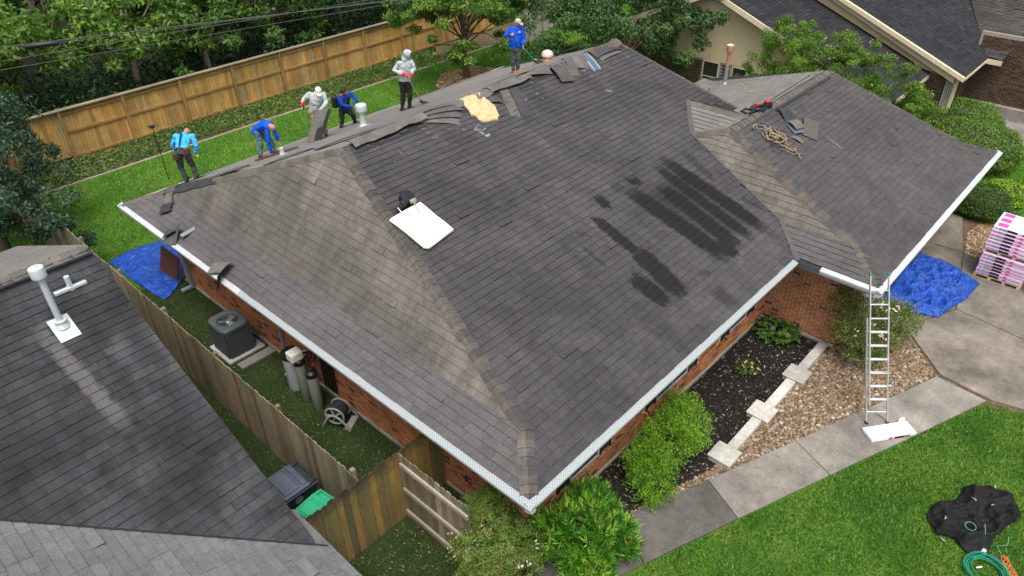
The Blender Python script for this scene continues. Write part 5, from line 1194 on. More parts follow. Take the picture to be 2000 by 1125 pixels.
# foam board with nail gun, insulation batt
g = G('white_foam', .8, .2); n = g.noise(3,4); M['foam'] = g.col(g.ramp(n, [(.3,(.86,.80,.6)),(.65,(.9,.88,.78))]))
g = G('yellow_insulation', .95, .1); n = g.noise(9,5,.7); g.bump(n,.6,.03); M['insul'] = g.col(g.ramp(n, [(.25,(.36,.25,.12)),(.5,(.5,.38,.21)),(.75,(.6,.48,.29))]))
def soft_slab(name, label, cat, poly, zf, h, mat, rough=.02, rings=7, seed=0, lift=.012):
    r_ = np.random.default_rng(seed); P = [Vector(p) for p in poly]; c = sum(P, Vector((0,0)))/len(P); out = []
    for i in range(len(P)):
        for t in (0,.25,.5,.75): out.append(P[i].lerp(P[(i+1)%len(P)], t)+Vector((r_.normal()*rough, r_.normal()*rough)))
    m = len(out); vs = []; fs = []
    prof = [(0.97,0),(1.0,.35),(1.0,.75),(.95,.97),(.7,1.0),(.4,1.0),(.15,1.0)]
    for q, hh in prof:
        for p in out:
            x = c+(p-c)*q; vs.append((x.x,x.y,zf(x.x,x.y)+lift+h*hh+(r_.normal()*rough*.35 if hh > .9 else 0)))
    for i in range(len(prof)-1):
        for k in range(m): fs.append((i*m+k,i*m+(k+1)%m,(i+1)*m+(k+1)%m,(i+1)*m+k))
    fs.append(tuple((len(prof)-1)*m+k for k in range(m)))
    mb = MB(); mb.add(vs, fs, 0); return tag(mb.build(name, [mat], smooth=True), label, cat)
soft_slab('foam_board','off-white foam board lying on the hip of the roof','foam board',[(2.15,5.62),(2.22,4.72),(2.30,4.66),(3.06,4.76),(3.0,5.66)],lambda x,y: max(2.5+SF*y+.02, min(2.5+SF*y,lz_(x,y))+.05)+.01,.075,M['foam'],.003,seed=2)
soft_slab('insulation_batt','torn sheet of yellow insulation lying below the ridge','insulation',[(6.35,7.92),(6.15,7.3),(6.2,6.98),(6.55,6.9),(6.85,7.08),(6.9,7.45),(6.95,7.9),(6.7,7.8)],rz,.09,M['insul'],.025,seed=4)
def drop(name, label, cat, loc, builder, rot=(0,0,0), zf=rz, scale=1.0):
    t = thing(name, (loc[0],loc[1],zf(loc[0],loc[1])), label, cat); Mx = WORLD[t.name] @ Euler(rot).to_matrix().to_4x4() @ Matrix.Scale(scale,4); builder(t, Mx); return t
M['redplastic'] = simple('red_plastic', (.45,.02,.025), .4, .15, 8, .5)
M['handle'] = simple('wood_handle', (.35,.25,.17), .6, .2, 10)
def nailgun(t, Mx):
    m = MB(); m.rbox((-.14,-.05,.05),(.12,.05,.17),.03,M=Mx); m.build('body', [M['black']], t)
    m = MB(); m.tube([Mx@Vector(p) for p in ((-.14,0,.11),(-.22,.01,.10),(-.26,.02,.06))],[.05,.055,.04],12); m.build('head', [M['black']], t)
    m = MB(); m.tube([Mx@Vector(p) for p in ((.02,-.02,.09),(.04,-.12,.07),(.05,-.2,.05))],[.026,.024,.028],10); m.build('grip', [M['rubber']], t)
    m = MB(); m.lathe([(.11,0),(.12,.02),(.12,.10),(.10,.13)],18,(0,0,0),M=Mx@Matrix.Translation((.14,.06,.01))); m.build('magazine', [M['black']], t)
    m = MB(); m.tube([Mx@Vector(p) for p in ((-.26,.0,.14),(-.3,-.1,.12),(-.22,-.2,.1),(-.1,-.2,.06))],.012,7); m.build('hook', [M['galv']], t)
drop('nail_gun','black coil nail gun lying at the top edge of the foam board','nail gun',(2.72,5.83),nailgun,(math.radians(19),0,math.radians(20)),scale=1.35)
t = thing('hammer',(2.85,5.35,rz(2.85,5.35)),'wooden handled hammer lying on the foam board','hammer'); zz = rz(2.8,5.4)+.17
m = MB(); m.tube([(2.84,5.68,rz(2.84,5.68)+.2),(2.75,5.36,rz(2.75,5.36)+.125)],[.015,.019],8); m.build('handle',[M['handle']],t); m = MB(); m.rbox((2.76,5.66,rz(2.8,5.68)+.17),(2.92,5.73,rz(2.8,5.68)+.24),.015); m.build('head',[M['galv']],t)
def bracket(t, Mx):
    m = MB(); m.box((-.11,-.2,0),(.11,.2,.012),M=Mx); m.box((-.09,-.02,.012),(.09,.18,.07),M=Mx); m.build('plate',[M['greymetal']],t)
    m = MB(); 
    for k in range(4): m.box((-.08+k*.042,.0,.0705),(-.055+k*.042,.16,.076),M=Mx)
    m.build('slot',[M['black']],t)
drop('roof_bracket','small slotted metal bracket below the yellow insulation','bracket',(5.98,6.78),bracket,(math.radians(19),0,math.radians(12)))
def harness(t, Mx):
    r_ = random.Random(5)
    for k in range(9):
        a = r_.uniform(0,6.28); p = [Mx@Vector((.28*math.cos(a+q*.9)*r_.uniform(.5,1.2), .16*math.sin(a+q*.9)*r_.uniform(.5,1.2), .04+.1*r_.random())) for q in range(5)]
        m = MB(); m.tube(p,.022,8,squash=.5); m.build('strap',[M['rubber']],t)
    m = MB(); m.rbox((.22,-.08,.02),(.46,.1,.2),.05,M=Mx); m.build('pouch',[M['black']],t)
    m = MB(); m.rbox((.24,-.06,.19),(.40,.08,.25),.03,M=Mx); m.build('flap',[M['redplastic']],t)
    m = MB(); m.rbox((-.05,.02,.12),(.06,.10,.2),.02,M=Mx); m.build('buckle',[M['redplastic']],t)
    m = MB(); m.tube([Mx@Vector(p) for p in ((-.3,.05,.1),(-.36,.12,.24))],.012,6); m.tube([Mx@Vector(p) for p in ((-.22,.08,.1),(-.24,.16,.25))],.012,6); m.build('clip',[M['galv']],t)
    m = MB(); m.tube([Mx@Vector(p) for p in ((-.45,-.05,.05),(-.5,.1,.06),(-.3,.15,.08),(-.2,0,.06),(-.4,-.12,.05))],.03,8); m.build('loop',[M['black']],t)
drop('tool_harness','black and red tool harness resting on the wing ridge','harness',(12.95,3.22),harness,(0,0,math.radians(-20)),wz)
M['rope'] = simple('tan_rope', (.24,.18,.115), .9, .5, 9)
def ropes(t, Mx):
    r_ = random.Random(11)
    for (cx,cy,k) in ((.08,.15,11),(-.06,-.13,12)):
        for i in range(k):
            x, y, a0, da = cx+r_.uniform(-.16,.16), cy+r_.uniform(-.13,.13), r_.uniform(0,6.28), r_.uniform(.15,.5)*r_.choice((-1,1)); p = []
            for q in range(15):
                p.append(Mx@Vector((x,y,.025+.012*i*math.exp(-8*((x-cx)**2+(y-cy)**2))+.02*math.sin(q*.9+i)**2))); a0 += da+r_.uniform(-.25,.25); x += .038*math.cos(a0); y += .038*math.sin(a0)
            m = MB(); m.tube(p,.018,6,squash=.45); m.build('strap',[M['rope'] if i%4 else M['rubber']],t)
    m = MB(); m.tube([Mx@Vector(p) for p in ((.3,.1,.05),(.34,-.1,.05),(.26,-.25,.05))],.03,8); m.build('dark_strap',[M['rubber']],t)
    m = MB(); m.tube([Mx@Vector(p) for p in ((-.3,-.2,.03),(-.28,-.45,.02),(-.05,-.62,.02))],.012,6); m.build('rope_end',[M['rope']],t)
drop('rope_harness','tangled tan rope and webbing heap on the wing slope','rope',(12.1,2.3),ropes,(math.radians(19),0,math.radians(20)),wz,1.35)
sheet_strip('shingle_piece','black-backed shingle pointing up at the top of the wing pile','shingle piece',(13.62,2.85),(13.25,2.35),.32,'debris_dark',zf=wz,h0=.07,bow=.06,twist=.12)
sheet_strip('shingle_piece','square tan shingle piece in the middle of the wing pile','shingle piece',(13.22,2.38),(13.15,2.05),.36,'cap',zf=wz,h0=.12,bow=.05)
sheet_strip('shingle_piece','blue-grey backed shingle under the wing pile','shingle piece',(12.95,2.25),(13.5,2.0),.42,'ice','debris_dark',zf=wz,h0=.05,bow=.03)
sheet_strip('shingle_piece','large tan shingle at the right of the wing pile','shingle piece',(14.05,2.15),(13.15,1.75),.40,'cap',zf=wz,h0=.045,bow=.08)
sheet_strip('shingle_piece','curled tan shingle scrap below the wing pile','shingle piece',(12.7,2.05),(12.75,1.75),.18,'cap',zf=wz,h0=.03,bow=.04)
sheet_strip('shingle_strip','narrow pale shingle strip lying right of the wing pile','shingle strip',(13.72,1.55),(13.66,1.02),.14,'debris',zf=wz,h0=.025)

# ------------------------------------------------------------------ people
M['skin'] = simple('skin', (.36,.19,.12), .55, .08, 20)
M['skin_pink'] = simple('skin_tan', (.42,.2,.13), .5, .08, 20)
def cloth(name, col, var=.18): 
    g = G(name, .9, .1); n = g.noise(7,4,.6); lo = tuple(x*(1-var) for x in col); hi = tuple(min(1,x*(1+var)) for x in col); g.bump(n,.8,.03); return g.col(g.ramp(n,[(.3,lo),(.7,hi)]))
M['skyblue'] = cloth('light_blue_shirt', (.055,.36,.72)); M['royal'] = cloth('royal_blue_shirt', (.01,.075,.5)); M['navy'] = cloth('navy_shirt', (.012,.045,.24))
M['hoodie'] = cloth('pale_grey_hoodie', (.36,.4,.405),.16); M['greypants'] = cloth('charcoal_trousers', (.05,.052,.056)); M['blackpants'] = cloth('black_trousers', (.022,.022,.024)); M['jeans'] = cloth('faded_jeans', (.1,.16,.21)); M['khaki'] = cloth('khaki_trousers', (.3,.25,.17)); M['slate'] = cloth('slate_trousers', (.075,.078,.085))
M['redglove'] = cloth('red_glove', (.55,.03,.05)); M['yellowglove'] = cloth('yellow_black_glove', (.5,.45,.02)); M['leather'] = simple('brown_leather', (.09,.035,.022), .6, .3, 9); M['boot'] = simple('tan_boot', (.3,.15,.06), .7, .2, 9); M['darkshoe'] = simple('dark_shoe', (.03,.025,.025), .7, .3, 9)
M['hair'] = simple('black_hair', (.012,.01,.01), .6, .3, 20); M['whitecap'] = cloth('white_cap', (.6,.6,.59),.08); M['greycap'] = cloth('grey_cap', (.4,.37,.36),.1)
def capsule(mb, p, q, r0, r1, n=12):
    p, q = Vector(p), Vector(q); d = (q-p); 
    if d.length < 1e-4: d = Vector((0,0,.001)); q = p+d
    d.normalize(); pts = []; rad = []
    for a in (80,55,28): s = math.radians(a); pts.append(p-d*r0*math.sin(s)); rad.append(r0*math.cos(s))
    for k in range(4): t = k/3; pts.append(p.lerp(q,t)); rad.append(r0+(r1-r0)*t)
    for a in (28,55,80): s = math.radians(a); pts.append(q+d*r1*math.sin(s)); rad.append(r1*math.cos(s))
    mb.tube(pts, rad, n)
def loft(mb, rings, n=16):
    """rings: (center, right, forward, hw, hd)"""
    vs = []
    for c, R_, F_, hw, hd in rings:
        for k in range(n):
            t = 2*math.pi*k/n; vs.append(Vector(c)+R_*(math.cos(t)*hw)+F_*(math.sin(t)*hd))
    L = len(rings); mb.add(vs, [(i*n+k,i*n+(k+1)%n,(i+1)*n+(k+1)%n,(i+1)*n+k) for i in range(L-1) for k in range(n)]+[tuple(range(n))[::-1], tuple((L-1)*n+k for k in range(n))])
FOLD = bpy.data.textures.new('cloth_folds','CLOUDS'); FOLD.noise_scale = .09; FOLD.noise_depth = 2
def remesh(o, vox, it=4, fold=0.0):
    md = o.modifiers.new('skin', 'REMESH'); md.mode = 'VOXEL'; md.voxel_size = vox; md.use_smooth_shade = True
    sm = o.modifiers.new('smooth', 'SMOOTH'); sm.factor = .5; sm.iterations = it
    if fold:
        dp = o.modifiers.new('folds','DISPLACE'); dp.texture = FOLD; dp.strength = fold; dp.mid_level = .5; dp.texture_coords = 'GLOBAL'
def person(label, J, gaze, shirt, pants, shoe, skin='skin', glove=None, bulk=1.0):
    V = {k: Vector(v) for k, v in J.items()}
    base = ((V['anL']+V['anR'])/2); base.z -= .08
    t = thing('person', base, label, 'person')
    R_ = (V['shR']-V['shL']).normalized(); sp = (V['neck']-V['pelvis']).normalized(); F_ = R_.cross(sp).normalized()
    if F_.dot(Vector(gaze)) < 0 and abs(sp.z) > .6: F_ = -F_
    R2 = (V['hiR']-V['hiL']); R2 = (R2-sp*R2.dot(sp)).normalized()
    g_ = Vector(gaze).normalized(); hu = (V['head']-V['neck']).normalized(); hr = g_.cross(hu).normalized(); hf = hu.cross(hr).normalized()
    if hf.dot(g_) < 0: hf = -hf
    def torso(mb, k, lo=-.06):
        loft(mb, [(V['pelvis']+sp*lo,R2,F_,.15*k*bulk,.105*k*bulk),(V['pelvis']+sp*.04,R2,F_,.165*k*bulk,.115*k*bulk),(V['waist'],R_,F_,.16*k*bulk,.112*k*bulk),(V['chest'],R_,F_,.185*k*bulk,.12*k*bulk),
                  ((V['shL']+V['shR'])/2*.6+V['neck']*.4,R_,F_,.165*k,.09*k),(V['neck'],R_,F_,.065*k,.06*k)])
    def arm(mb, s, k, to=1.0):
        a, b, c = V['sh'+s], V['el'+s], V['ha'+s]; capsule(mb,a,b,.058*k,.046*k); capsule(mb,b,b.lerp(c,to),.046*k,.036*k if to == 1 else .04*k)
    def leg(mb, s, k, ext=0.0):
        a, b, c = V['hi'+s], V['kn'+s], V['an'+s]; capsule(mb,a,b,.088*k,.062*k); capsule(mb,b,c,.062*k,.044*k)
    toe = {}
    for s in 'LR':
        f_ = Vector((g_.x,g_.y,0)); f_ = f_.normalized() if f_.length > .1 else Vector((0,-1,0)); kd = (V['kn'+s]-V['an'+s]); 
        toe[s] = f_
    body = MB(); torso(body,.93); capsule(body,V['neck']-sp*.02,V['head'],.055,.055)
    hc = V['head']
    loft(body,[(hc+hu*z,hr,hf,w_,d_) for z,w_,d_ in ((-.115,.03,.045),(-.09,.055,.07),(-.04,.07,.088),(.02,.076,.096),(.06,.072,.092),(.095,.05,.065),(.112,.02,.03))])
    capsule(body,hc+hf*.09-hu*.005,hc+hf*.108-hu*.03,.012,.017,8)                       # nose
    for q in (-1,1): loft(body,[(hc+hr*q*.07+hu*.02,hf,hu,.02,.032),(hc+hr*q*.092+hu*.022,hf,hu,.016,.028)],10)   # ears
    for s in 'LR':
        arm(body,s,.88); leg(body,s,.88)
        h0 = V['ha'+s]; fd = (h0-V['el'+s]).normalized(); pr = fd.cross(g_).normalized(); bd = fd.cross(pr).normalized()
        if bd.dot(g_) < 0: bd = -bd
        pc = h0+fd*.05
        loft(body,[(h0+fd*z,pr,bd,w_,.018) for z,w_ in ((-.02,.026),(.02,.038),(.06,.044),(.085,.042))],12)
        for k,(o_,l_) in enumerate(((-.033,.030),(-.011,.036),(.011,.034),(.032,.026))):
            a = h0+fd*.085+pr*o_; b = a+fd*l_+bd*.012; c = b+fd*.012+bd*.03; capsule(body,a,b,.0125,.012,7); capsule(body,b,c,.012,.010,7)
        a = h0+fd*.03+pr*.04*(-1 if s == 'R' else 1); b = a+pr*.02*(-1 if s == 'R' else 1)+fd*.03; capsule(body,a,b,.015,.013,7); capsule(body,b,b+fd*.025+bd*.018,.013,.011,7)
        capsule(body,V['an'+s]-Vector((0,0,.02))-toe[s]*.03,V['an'+s]-Vector((0,0,.045))+toe[s]*.14,.04,.032)
    bo = body.build('body',[M[skin]],t,smooth=True); remesh(bo,.0105,3)
    sh = MB(); torso(sh,1.05,-.03); capsule(sh,V['neck']-sp*.03,V['neck']+sp*.015,.075,.068)
    for s in 'LR': capsule(sh,V['chest'].lerp(V['sh'+s],.75),V['sh'+s],.085,.072); arm(sh,s,1.2,.93)
    so_ = sh.build('shirt',[M[shirt]],t,smooth=True); remesh(so_,.013,3,.05)
    pa = MB(); loft(pa,[(V['pelvis']-sp*.10,R2,F_,.13*bulk,.10*bulk),(V['pelvis']-sp*.03,R2,F_,.17*bulk,.125*bulk),(V['pelvis']+sp*.06,R2,F_,.168*bulk,.12*bulk)])
    for s in 'LR': leg(pa,s,1.17)
    po_ = pa.build('trousers',[M[pants]],t,smooth=True); remesh(po_,.013,3,.045)
    for s in 'LR':
        sm_ = MB(); a = V['an'+s]; f_ = toe[s]; capsule(sm_,a+Vector((0,0,.01)),a-Vector((0,0,.03)),.056,.05); capsule(sm_,a-Vector((0,0,.035))-f_*.04,a-Vector((0,0,.04))+f_*.16,.048,.042)
        z_ = sm_.build('shoe',[M[shoe]],t,smooth=True); remesh(z_,.014,2)
        if glove:
            gm = MB(); h0 = V['ha'+s]; fd = (h0-V['el'+s]).normalized(); pr = fd.cross(g_).normalized(); bd = fd.cross(pr).normalized(); bd = bd if bd.dot(g_) > 0 else -bd
            capsule(gm,h0-fd*.05,h0+fd*.02,.046,.048); loft(gm,[(h0+fd*z,pr,bd,w_,.03) for z,w_ in ((-.01,.04),(.05,.055),(.09,.05))],12)
            for o_ in (-.036,-.012,.012,.036): capsule(gm,h0+fd*.085+pr*o_,h0+fd*.115+pr*o_+bd*.02,.017,.016,8)
            capsule(gm,h0+fd*.03+pr*.05*(-1 if s == 'R' else 1),h0+fd*.075+pr*.065*(-1 if s == 'R' else 1)+bd*.02,.018,.015,8)
            x_ = gm.build('glove',[M[glove]],t,smooth=True); remesh(x_,.011,2)
    # eyes, brows and mouth
    fm = MB()
    for q in (-1,1): capsule(fm,hc+hf*.088+hr*q*.028+hu*.006,hc+hf*.088+hr*q*.036+hu*.006,.008,.008,6); capsule(fm,hc+hf*.09+hr*q*.018+hu*.026,hc+hf*.084+hr*q*.046+hu*.028,.006,.005,6)
    capsule(fm,hc+hf*.084-hr*.02-hu*.062,hc+hf*.084+hr*.02-hu*.062,.006,.006,6); fm.build('face_features',[M['hair']],t)
    return t, dict(V=V,hc=hc,hu=hu,hr=hr,hf=hf,R=R_,F=F_,sp=sp)
def headwear(t, H, kind, mat):
    hc,hu,hr,hf = H['hc'],H['hu'],H['hr'],H['hf']; mb = MB()
    if kind == 'cap':
        loft(mb,[(hc+hu*z,hr,hf,w_,d_) for z,w_,d_ in ((.025,.085,.104),(.055,.085,.103),(.09,.07,.085),(.118,.042,.052),(.128,.012,.015))]); loft(mb,[(hc+hu*.03+hf*.07,hr,hu,.075,.012),(hc+hu*.022+hf*.13,hr,hu,.065,.009),(hc+hu*.012+hf*.17,hr,hu,.035,.007)],12)
        mb.build('cap',[M[mat]],t,smooth=True)
    elif kind == 'hood':
        n = 18; rings = []
        for (bk, hw_, hh_) in ((.115,.03,.035),(.10,.075,.085),(.06,.098,.115),(.0,.105,.128),(-.05,.10,.128),(-.085,.088,.118),(-.088,.070,.096),(-.04,.062,.085)):
            rings.append([hc-hf*bk+hr*(math.cos(2*math.pi*k/n)*hw_)+hu*(math.sin(2*math.pi*k/n)*hh_+.005) for k in range(n)])
        vs = [p for r_ in rings for p in r_]; mb.add(vs,[(i*n+k,i*n+(k+1)%n,(i+1)*n+(k+1)%n,(i+1)*n+k) for i in range(len(rings)-1) for k in range(n)]+[tuple(range(n))])
        loft(mb,[(hc-hu*.19-hf*.02,hr,hf,.11,.095),(hc-hu*.14-hf*.02,hr,hf,.105,.10),(hc-hu*.09-hf*.03,hr,hf,.09,.08)]); mb.build('hood',[M[mat]],t,smooth=True)
    elif kind == 'hair':
        loft(mb,[(hc+hu*z-hf*b,hr,hf,w_,d_) for z,b,w_,d_ in ((-.05,.035,.072,.075),(.0,.03,.082,.085),(.045,.012,.083,.098),(.09,.005,.066,.08),(.118,.0,.035,.045),(.124,.0,.01,.012))]); mb.build('hair',[M[mat]],t,smooth=True)
        b_ = MB(); loft(b_,[(hc-hu*.112+hf*.03,hr,hf,.035,.05),(hc-hu*.09+hf*.025,hr,hf,.058,.072),(hc-hu*.055+hf*.02,hr,hf,.068,.076)]); b_.build('beard',[M[mat]],t,smooth=True)

PO = dict(
sky=dict(head=(2.22,14.34,3.99),neck=(2.07,14.20,3.99),chest=(1.97,14.11,3.92),waist=(1.80,13.96,3.75),pelvis=(1.78,13.94,3.66),shL=(1.88,14.31,3.97),elL=(1.78,14.44,3.72),haL=(1.92,14.48,3.36),shR=(2.18,13.97,3.97),elR=(2.16,13.87,3.74),haR=(2.12,13.97,3.47),hiL=(1.69,14.03,3.62),knL=(1.72,14.15,3.17),anL=(1.73,14.07,2.84),hiR=(1.84,13.87,3.62),knR=(1.96,13.94,3.19),anR=(1.92,13.86,2.92)),
bald=dict(head=(3.78,12.61,4.10),neck=(3.77,12.73,4.14),chest=(3.72,12.85,4.13),waist=(3.62,13.10,3.99),pelvis=(3.58,13.18,3.90),shL=(3.68,12.68,4.10),elL=(3.63,12.69,3.76),haL=(3.63,12.69,3.39),shR=(3.92,12.89,4.08),elR=(3.97,12.84,3.83),haR=(3.96,12.77,3.61),hiL=(3.55,13.07,3.92),knL=(3.55,13.03,3.56),anL=(3.50,13.05,3.24),hiR=(3.68,13.22,3.86),knR=(3.86,12.96,3.53),anR=(3.88,12.93,3.28)),
white=dict(head=(5.03,12.06,4.88),neck=(5.04,12.15,4.77),chest=(5.02,12.18,4.67),waist=(5.00,12.27,4.40),pelvis=(4.99,12.31,4.30),shL=(4.92,12.33,4.76),elL=(4.77,12.40,4.67),haL=(4.68,12.35,4.58),shR=(5.18,12.05,4.74),elR=(5.16,11.95,4.55),haR=(4.92,11.99,4.34),hiL=(4.92,12.36,4.27),knL=(4.94,12.33,3.89),anL=(5.00,12.27,3.55),hiR=(5.04,12.22,4.27),knR=(5.12,12.15,3.90),anR=(5.11,12.16,3.59)),
navy=dict(head=(6.46,13.01,4.23),neck=(6.50,13.10,4.07),chest=(6.53,13.15,3.96),waist=(6.54,13.21,3.74),pelvis=(6.56,13.23,3.64),shL=(6.39,13.23,4.03),elL=(6.37,13.03,3.86),haL=(6.54,12.77,3.81),shR=(6.71,12.99,4.11),elR=(6.73,12.79,3.93),haR=(6.64,12.74,3.81),hiL=(6.48,13.28,3.63),knL=(6.43,13.25,3.37),anL=(6.37,13.24,3.16),hiR=(6.63,13.19,3.60),knR=(6.67,13.00,3.46),anR=(6.72,13.02,3.25)),
hood=dict(head=(7.44,11.12,5.49),neck=(7.41,11.19,5.32),chest=(7.40,11.21,5.17),waist=(7.37,11.23,4.85),pelvis=(7.36,11.24,4.70),shL=(7.28,11.33,5.23),elL=(7.16,11.43,5.03),haL=(7.20,11.09,4.99),shR=(7.52,11.07,5.25),elR=(7.56,11.03,5.08),haR=(7.38,10.96,4.96),hiL=(7.31,11.29,4.66),knL=(7.28,11.29,4.29),anL=(7.26,11.35,3.92),hiR=(7.42,11.18,4.65),knR=(7.41,11.15,4.32),anR=(7.41,11.19,3.98)),
blue=dict(head=(11.00,10.22,5.76),neck=(11.00,10.27,5.64),chest=(10.99,10.28,5.47),waist=(10.95,10.28,5.16),pelvis=(10.96,10.32,5.00),shL=(10.88,10.40,5.57),elL=(10.65,10.42,5.42),haL=(10.55,10.10,5.53),shR=(11.11,10.16,5.55),elR=(11.15,10.11,5.30),haR=(11.08,10.07,5.12),hiL=(10.90,10.37,4.96),knL=(10.89,10.33,4.66),anL=(10.91,10.34,4.32),hiR=(11.01,10.26,4.96),knR=(11.02,10.23,4.65),anR=(11.03,10.27,4.34))
)

t, H = person('worker in a light blue shirt with tool belt, bent over at the left roof corner', PO['sky'], (.55,.55,-.6), 'skyblue','greypants','darkshoe','skin','rubber' if False else None)
headwear(t,H,'cap','darkshoe')
V_ = H['V']; bk = -H['F'] if H['F'].dot(Vector((.7,.68,0))) > 0 else H['F']
m = MB(); c = V_['chest']; m.tube([c+bk*.135+H['sp']*.12, c+bk*.15, V_['waist']+bk*.14],[.022,.03,.02],8); m.build('harness_strap',[M['navy']],t)
m = MB(); m.tube([V_['pelvis']+H['R']*(.19*math.cos(a))+H['F']*(.14*math.sin(a))+H['sp']*.05 for a in np.linspace(0,6.28,20)],.022,6); m.build('belt',[M['leather']],t)
for q,dz,sz in ((1,.0,.075),(-1,-.16,.09)):
    c = V_['pelvis']+H['R']*(.16*q)+bk*.08+Vector((0,0,dz)); m = MB(); m.rbox((-sz,-.05,-sz*1.1),(sz,.05,sz),.02,M=Matrix.Translation(c)); m.build('tool_pouch',[M['leather']],t)
m = MB(); capsule(m,V_['haR']-Vector((0,0,.02)),V_['haR']+Vector((.03,-.03,-.06)),.05,.045); m.build('glove',[M['yellowglove']],t,smooth=True)
t, H = person('bald worker in a royal blue shirt and jeans bending down to the roof', PO['bald'], (.35,-.65,-.65), 'royal','jeans','leather','skin_pink')
t, H = person('worker in a white hoodie and white cap with red gloves holding a shingle slab', PO['white'], (-.35,-.75,-.5), 'hoodie','khaki','darkshoe','skin','redglove')
headwear(t,H,'cap','whitecap')
m = MB(); loft(m,[(H['V']['neck']-H['sp']*.03,H['R'],H['F'],.10,.09),(H['V']['neck']+H['sp']*.05,H['R'],H['F'],.095,.085)]); m.build('hood_collar',[M['whitecap']],t,smooth=True)
t, H = person('dark-haired bearded worker in a navy shirt with a black pack, leaning forward', PO['navy'], (.35,-.8,-.35), 'navy','blackpants','darkshoe')
headwear(t,H,'hair','hair')
m = MB(); m.rbox((-.10,-.09,-.17),(.10,.09,.17),.04,M=Matrix.Translation((6.38,13.40,3.86))); m.build('backpack',[M['black']],t)
for q in (-1,1):
    m = MB(); v = H['V']; m.tube([v['chest'].lerp(v['sh'+('L' if q<0 else 'R')],.6)+H['F']*.12*(1 if H['F'].dot(Vector((-.7,-.7,0)))>0 else -1), v['waist']+H['R']*q*.1+H['F']*.12*(1 if H['F'].dot(Vector((-.7,-.7,0)))>0 else -1)],.02,6); m.build('harness_strap',[M['black']],t)
t, H = person('standing worker in a pale grey hoodie with the hood up and red gloves', PO['hood'], (.55,-.75,-.2), 'hoodie','blackpants','darkshoe','skin','redglove')
headwear(t,H,'hood','hoodie')
t, H = person('standing worker in a royal blue shirt and grey cap holding a turquoise pole', PO['blue'], (.35,-.85,-.35), 'royal','slate','boot',bulk=1.12)
headwear(t,H,'cap','greycap')
m = MB(); v = H['V']; ff_ = H['F'] if H['F'].dot(Vector((-.4,-.8,0)))>0 else -H['F']; loft(m,[(v['chest']+ff_*.125+H['R']*.09+H['sp']*.05,H['R'],H['sp'],.035,.028),(v['chest']+ff_*.135+H['R']*.09+H['sp']*.05,H['R'],H['sp'],.033,.026)],12); m.build('chest_logo',[M['white']],t)
# hand tools
M['teal'] = simple('turquoise_shaft', (.02,.32,.42), .4, .1, 8, .5)
t = thing('pry_bar',(1.68,14.2,2.7),'black pry bar held low by the worker in light blue','pry bar'); m = MB(); m.tube([(1.95,14.42,3.30),(1.72,14.26,2.84)],.016,8); m.build('shaft',[M['black']],t); m = MB(); m.tube([(1.72,14.26,2.84),(1.67,14.22,2.76),(1.62,14.17,2.75)],[.016,.02,.012],8,squash=.6); m.build('claw',[M['black']],t)
t = thing('scraper_pole',(4.66,12.34,3.5),'thin metal scraper hanging from the white-hooded worker\'s left hand','scraper'); m = MB(); m.tube([(4.67,12.33,4.56),(4.67,12.33,4.40)],.022,8); m.build('grip',[M['black']],t); m = MB(); m.tube([(4.67,12.33,4.40),(4.66,12.34,3.56)],.011,8); m.build('shaft',[M['galv']],t); m = MB(); m.box((4.60,12.32,3.47),(4.72,12.36,3.57)); m.build('blade',[M['galv']],t)
def shovel(label, a, b, shaftmat, bladedir):
    a, b = Vector(a), Vector(b); t = thing('tear_off_shovel', b, label, 'shovel'); d = (b-a).normalized(); mid = a.lerp(b,.12)
    m = MB(); m.tube([a,mid],.02,8); m.build('grip',[M['black']],t); m = MB(); m.tube([mid,b],.0155,8); m.build('shaft',[M[shaftmat]],t)
    bd = Vector(bladedir).normalized(); s = bd.cross(Vector((0,0,1))).normalized(); n_ = s.cross(bd).normalized()
    m = MB(); m.slab([b-bd*.05-s*.10+n_*.03, b-bd*.05+s*.10+n_*.03, b+bd*.2+s*.12+n_*.012, b+bd*.2-s*.12+n_*.012],.012); m.tube([b-d*.12,b],.028,8); m.build('blade',[M['black']],t)
shovel('grey-shafted tear-off shovel held by the hooded worker',(7.24,11.01,4.99),(7.75,11.02,4.02),'galv',(.75,.2,-.1))
shovel('turquoise-shafted tear-off shovel held by the worker in the grey cap',(10.54,10.09,5.57),(11.95,10.3,4.33),'teal',(.8,-.1,.02))
t = thing('shingle_slab',(4.75,12.2,3.5),'tall grey slab of stuck shingles tipped up in front of the white-hooded worker','shingle slab')
m = MB(); m.slab([(4.82,12.03,4.40),(4.40,12.05,zback(12.05)+.03),(4.62,11.83,zback(11.83)+.03),(5.07,11.76,4.46)],.03); m.build('face_sheet',[M['debris']],t)
m = MB(); m.slab([(4.94,11.92,4.43),(4.55,11.90,zback(11.9)+.05),(4.70,11.74,zback(11.74)+.03),(5.13,11.72,4.44)],.02); m.build('rear_sheet',[M['debris_dark']],t)
t = thing('brown_plank',(3.3,12.4,zback(12.4)),'dark red-brown board lying under the bald worker\'s hand','plank'); m = MB(); m.slab([(3.05,12.55,zback(12.55)+.05),(3.05,12.25,zback(12.25)+.05),(3.95,11.75,zback(11.75)+.06),(3.98,12.05,zback(12.05)+.06)],.03); m.build('board',[M['leather']],t)
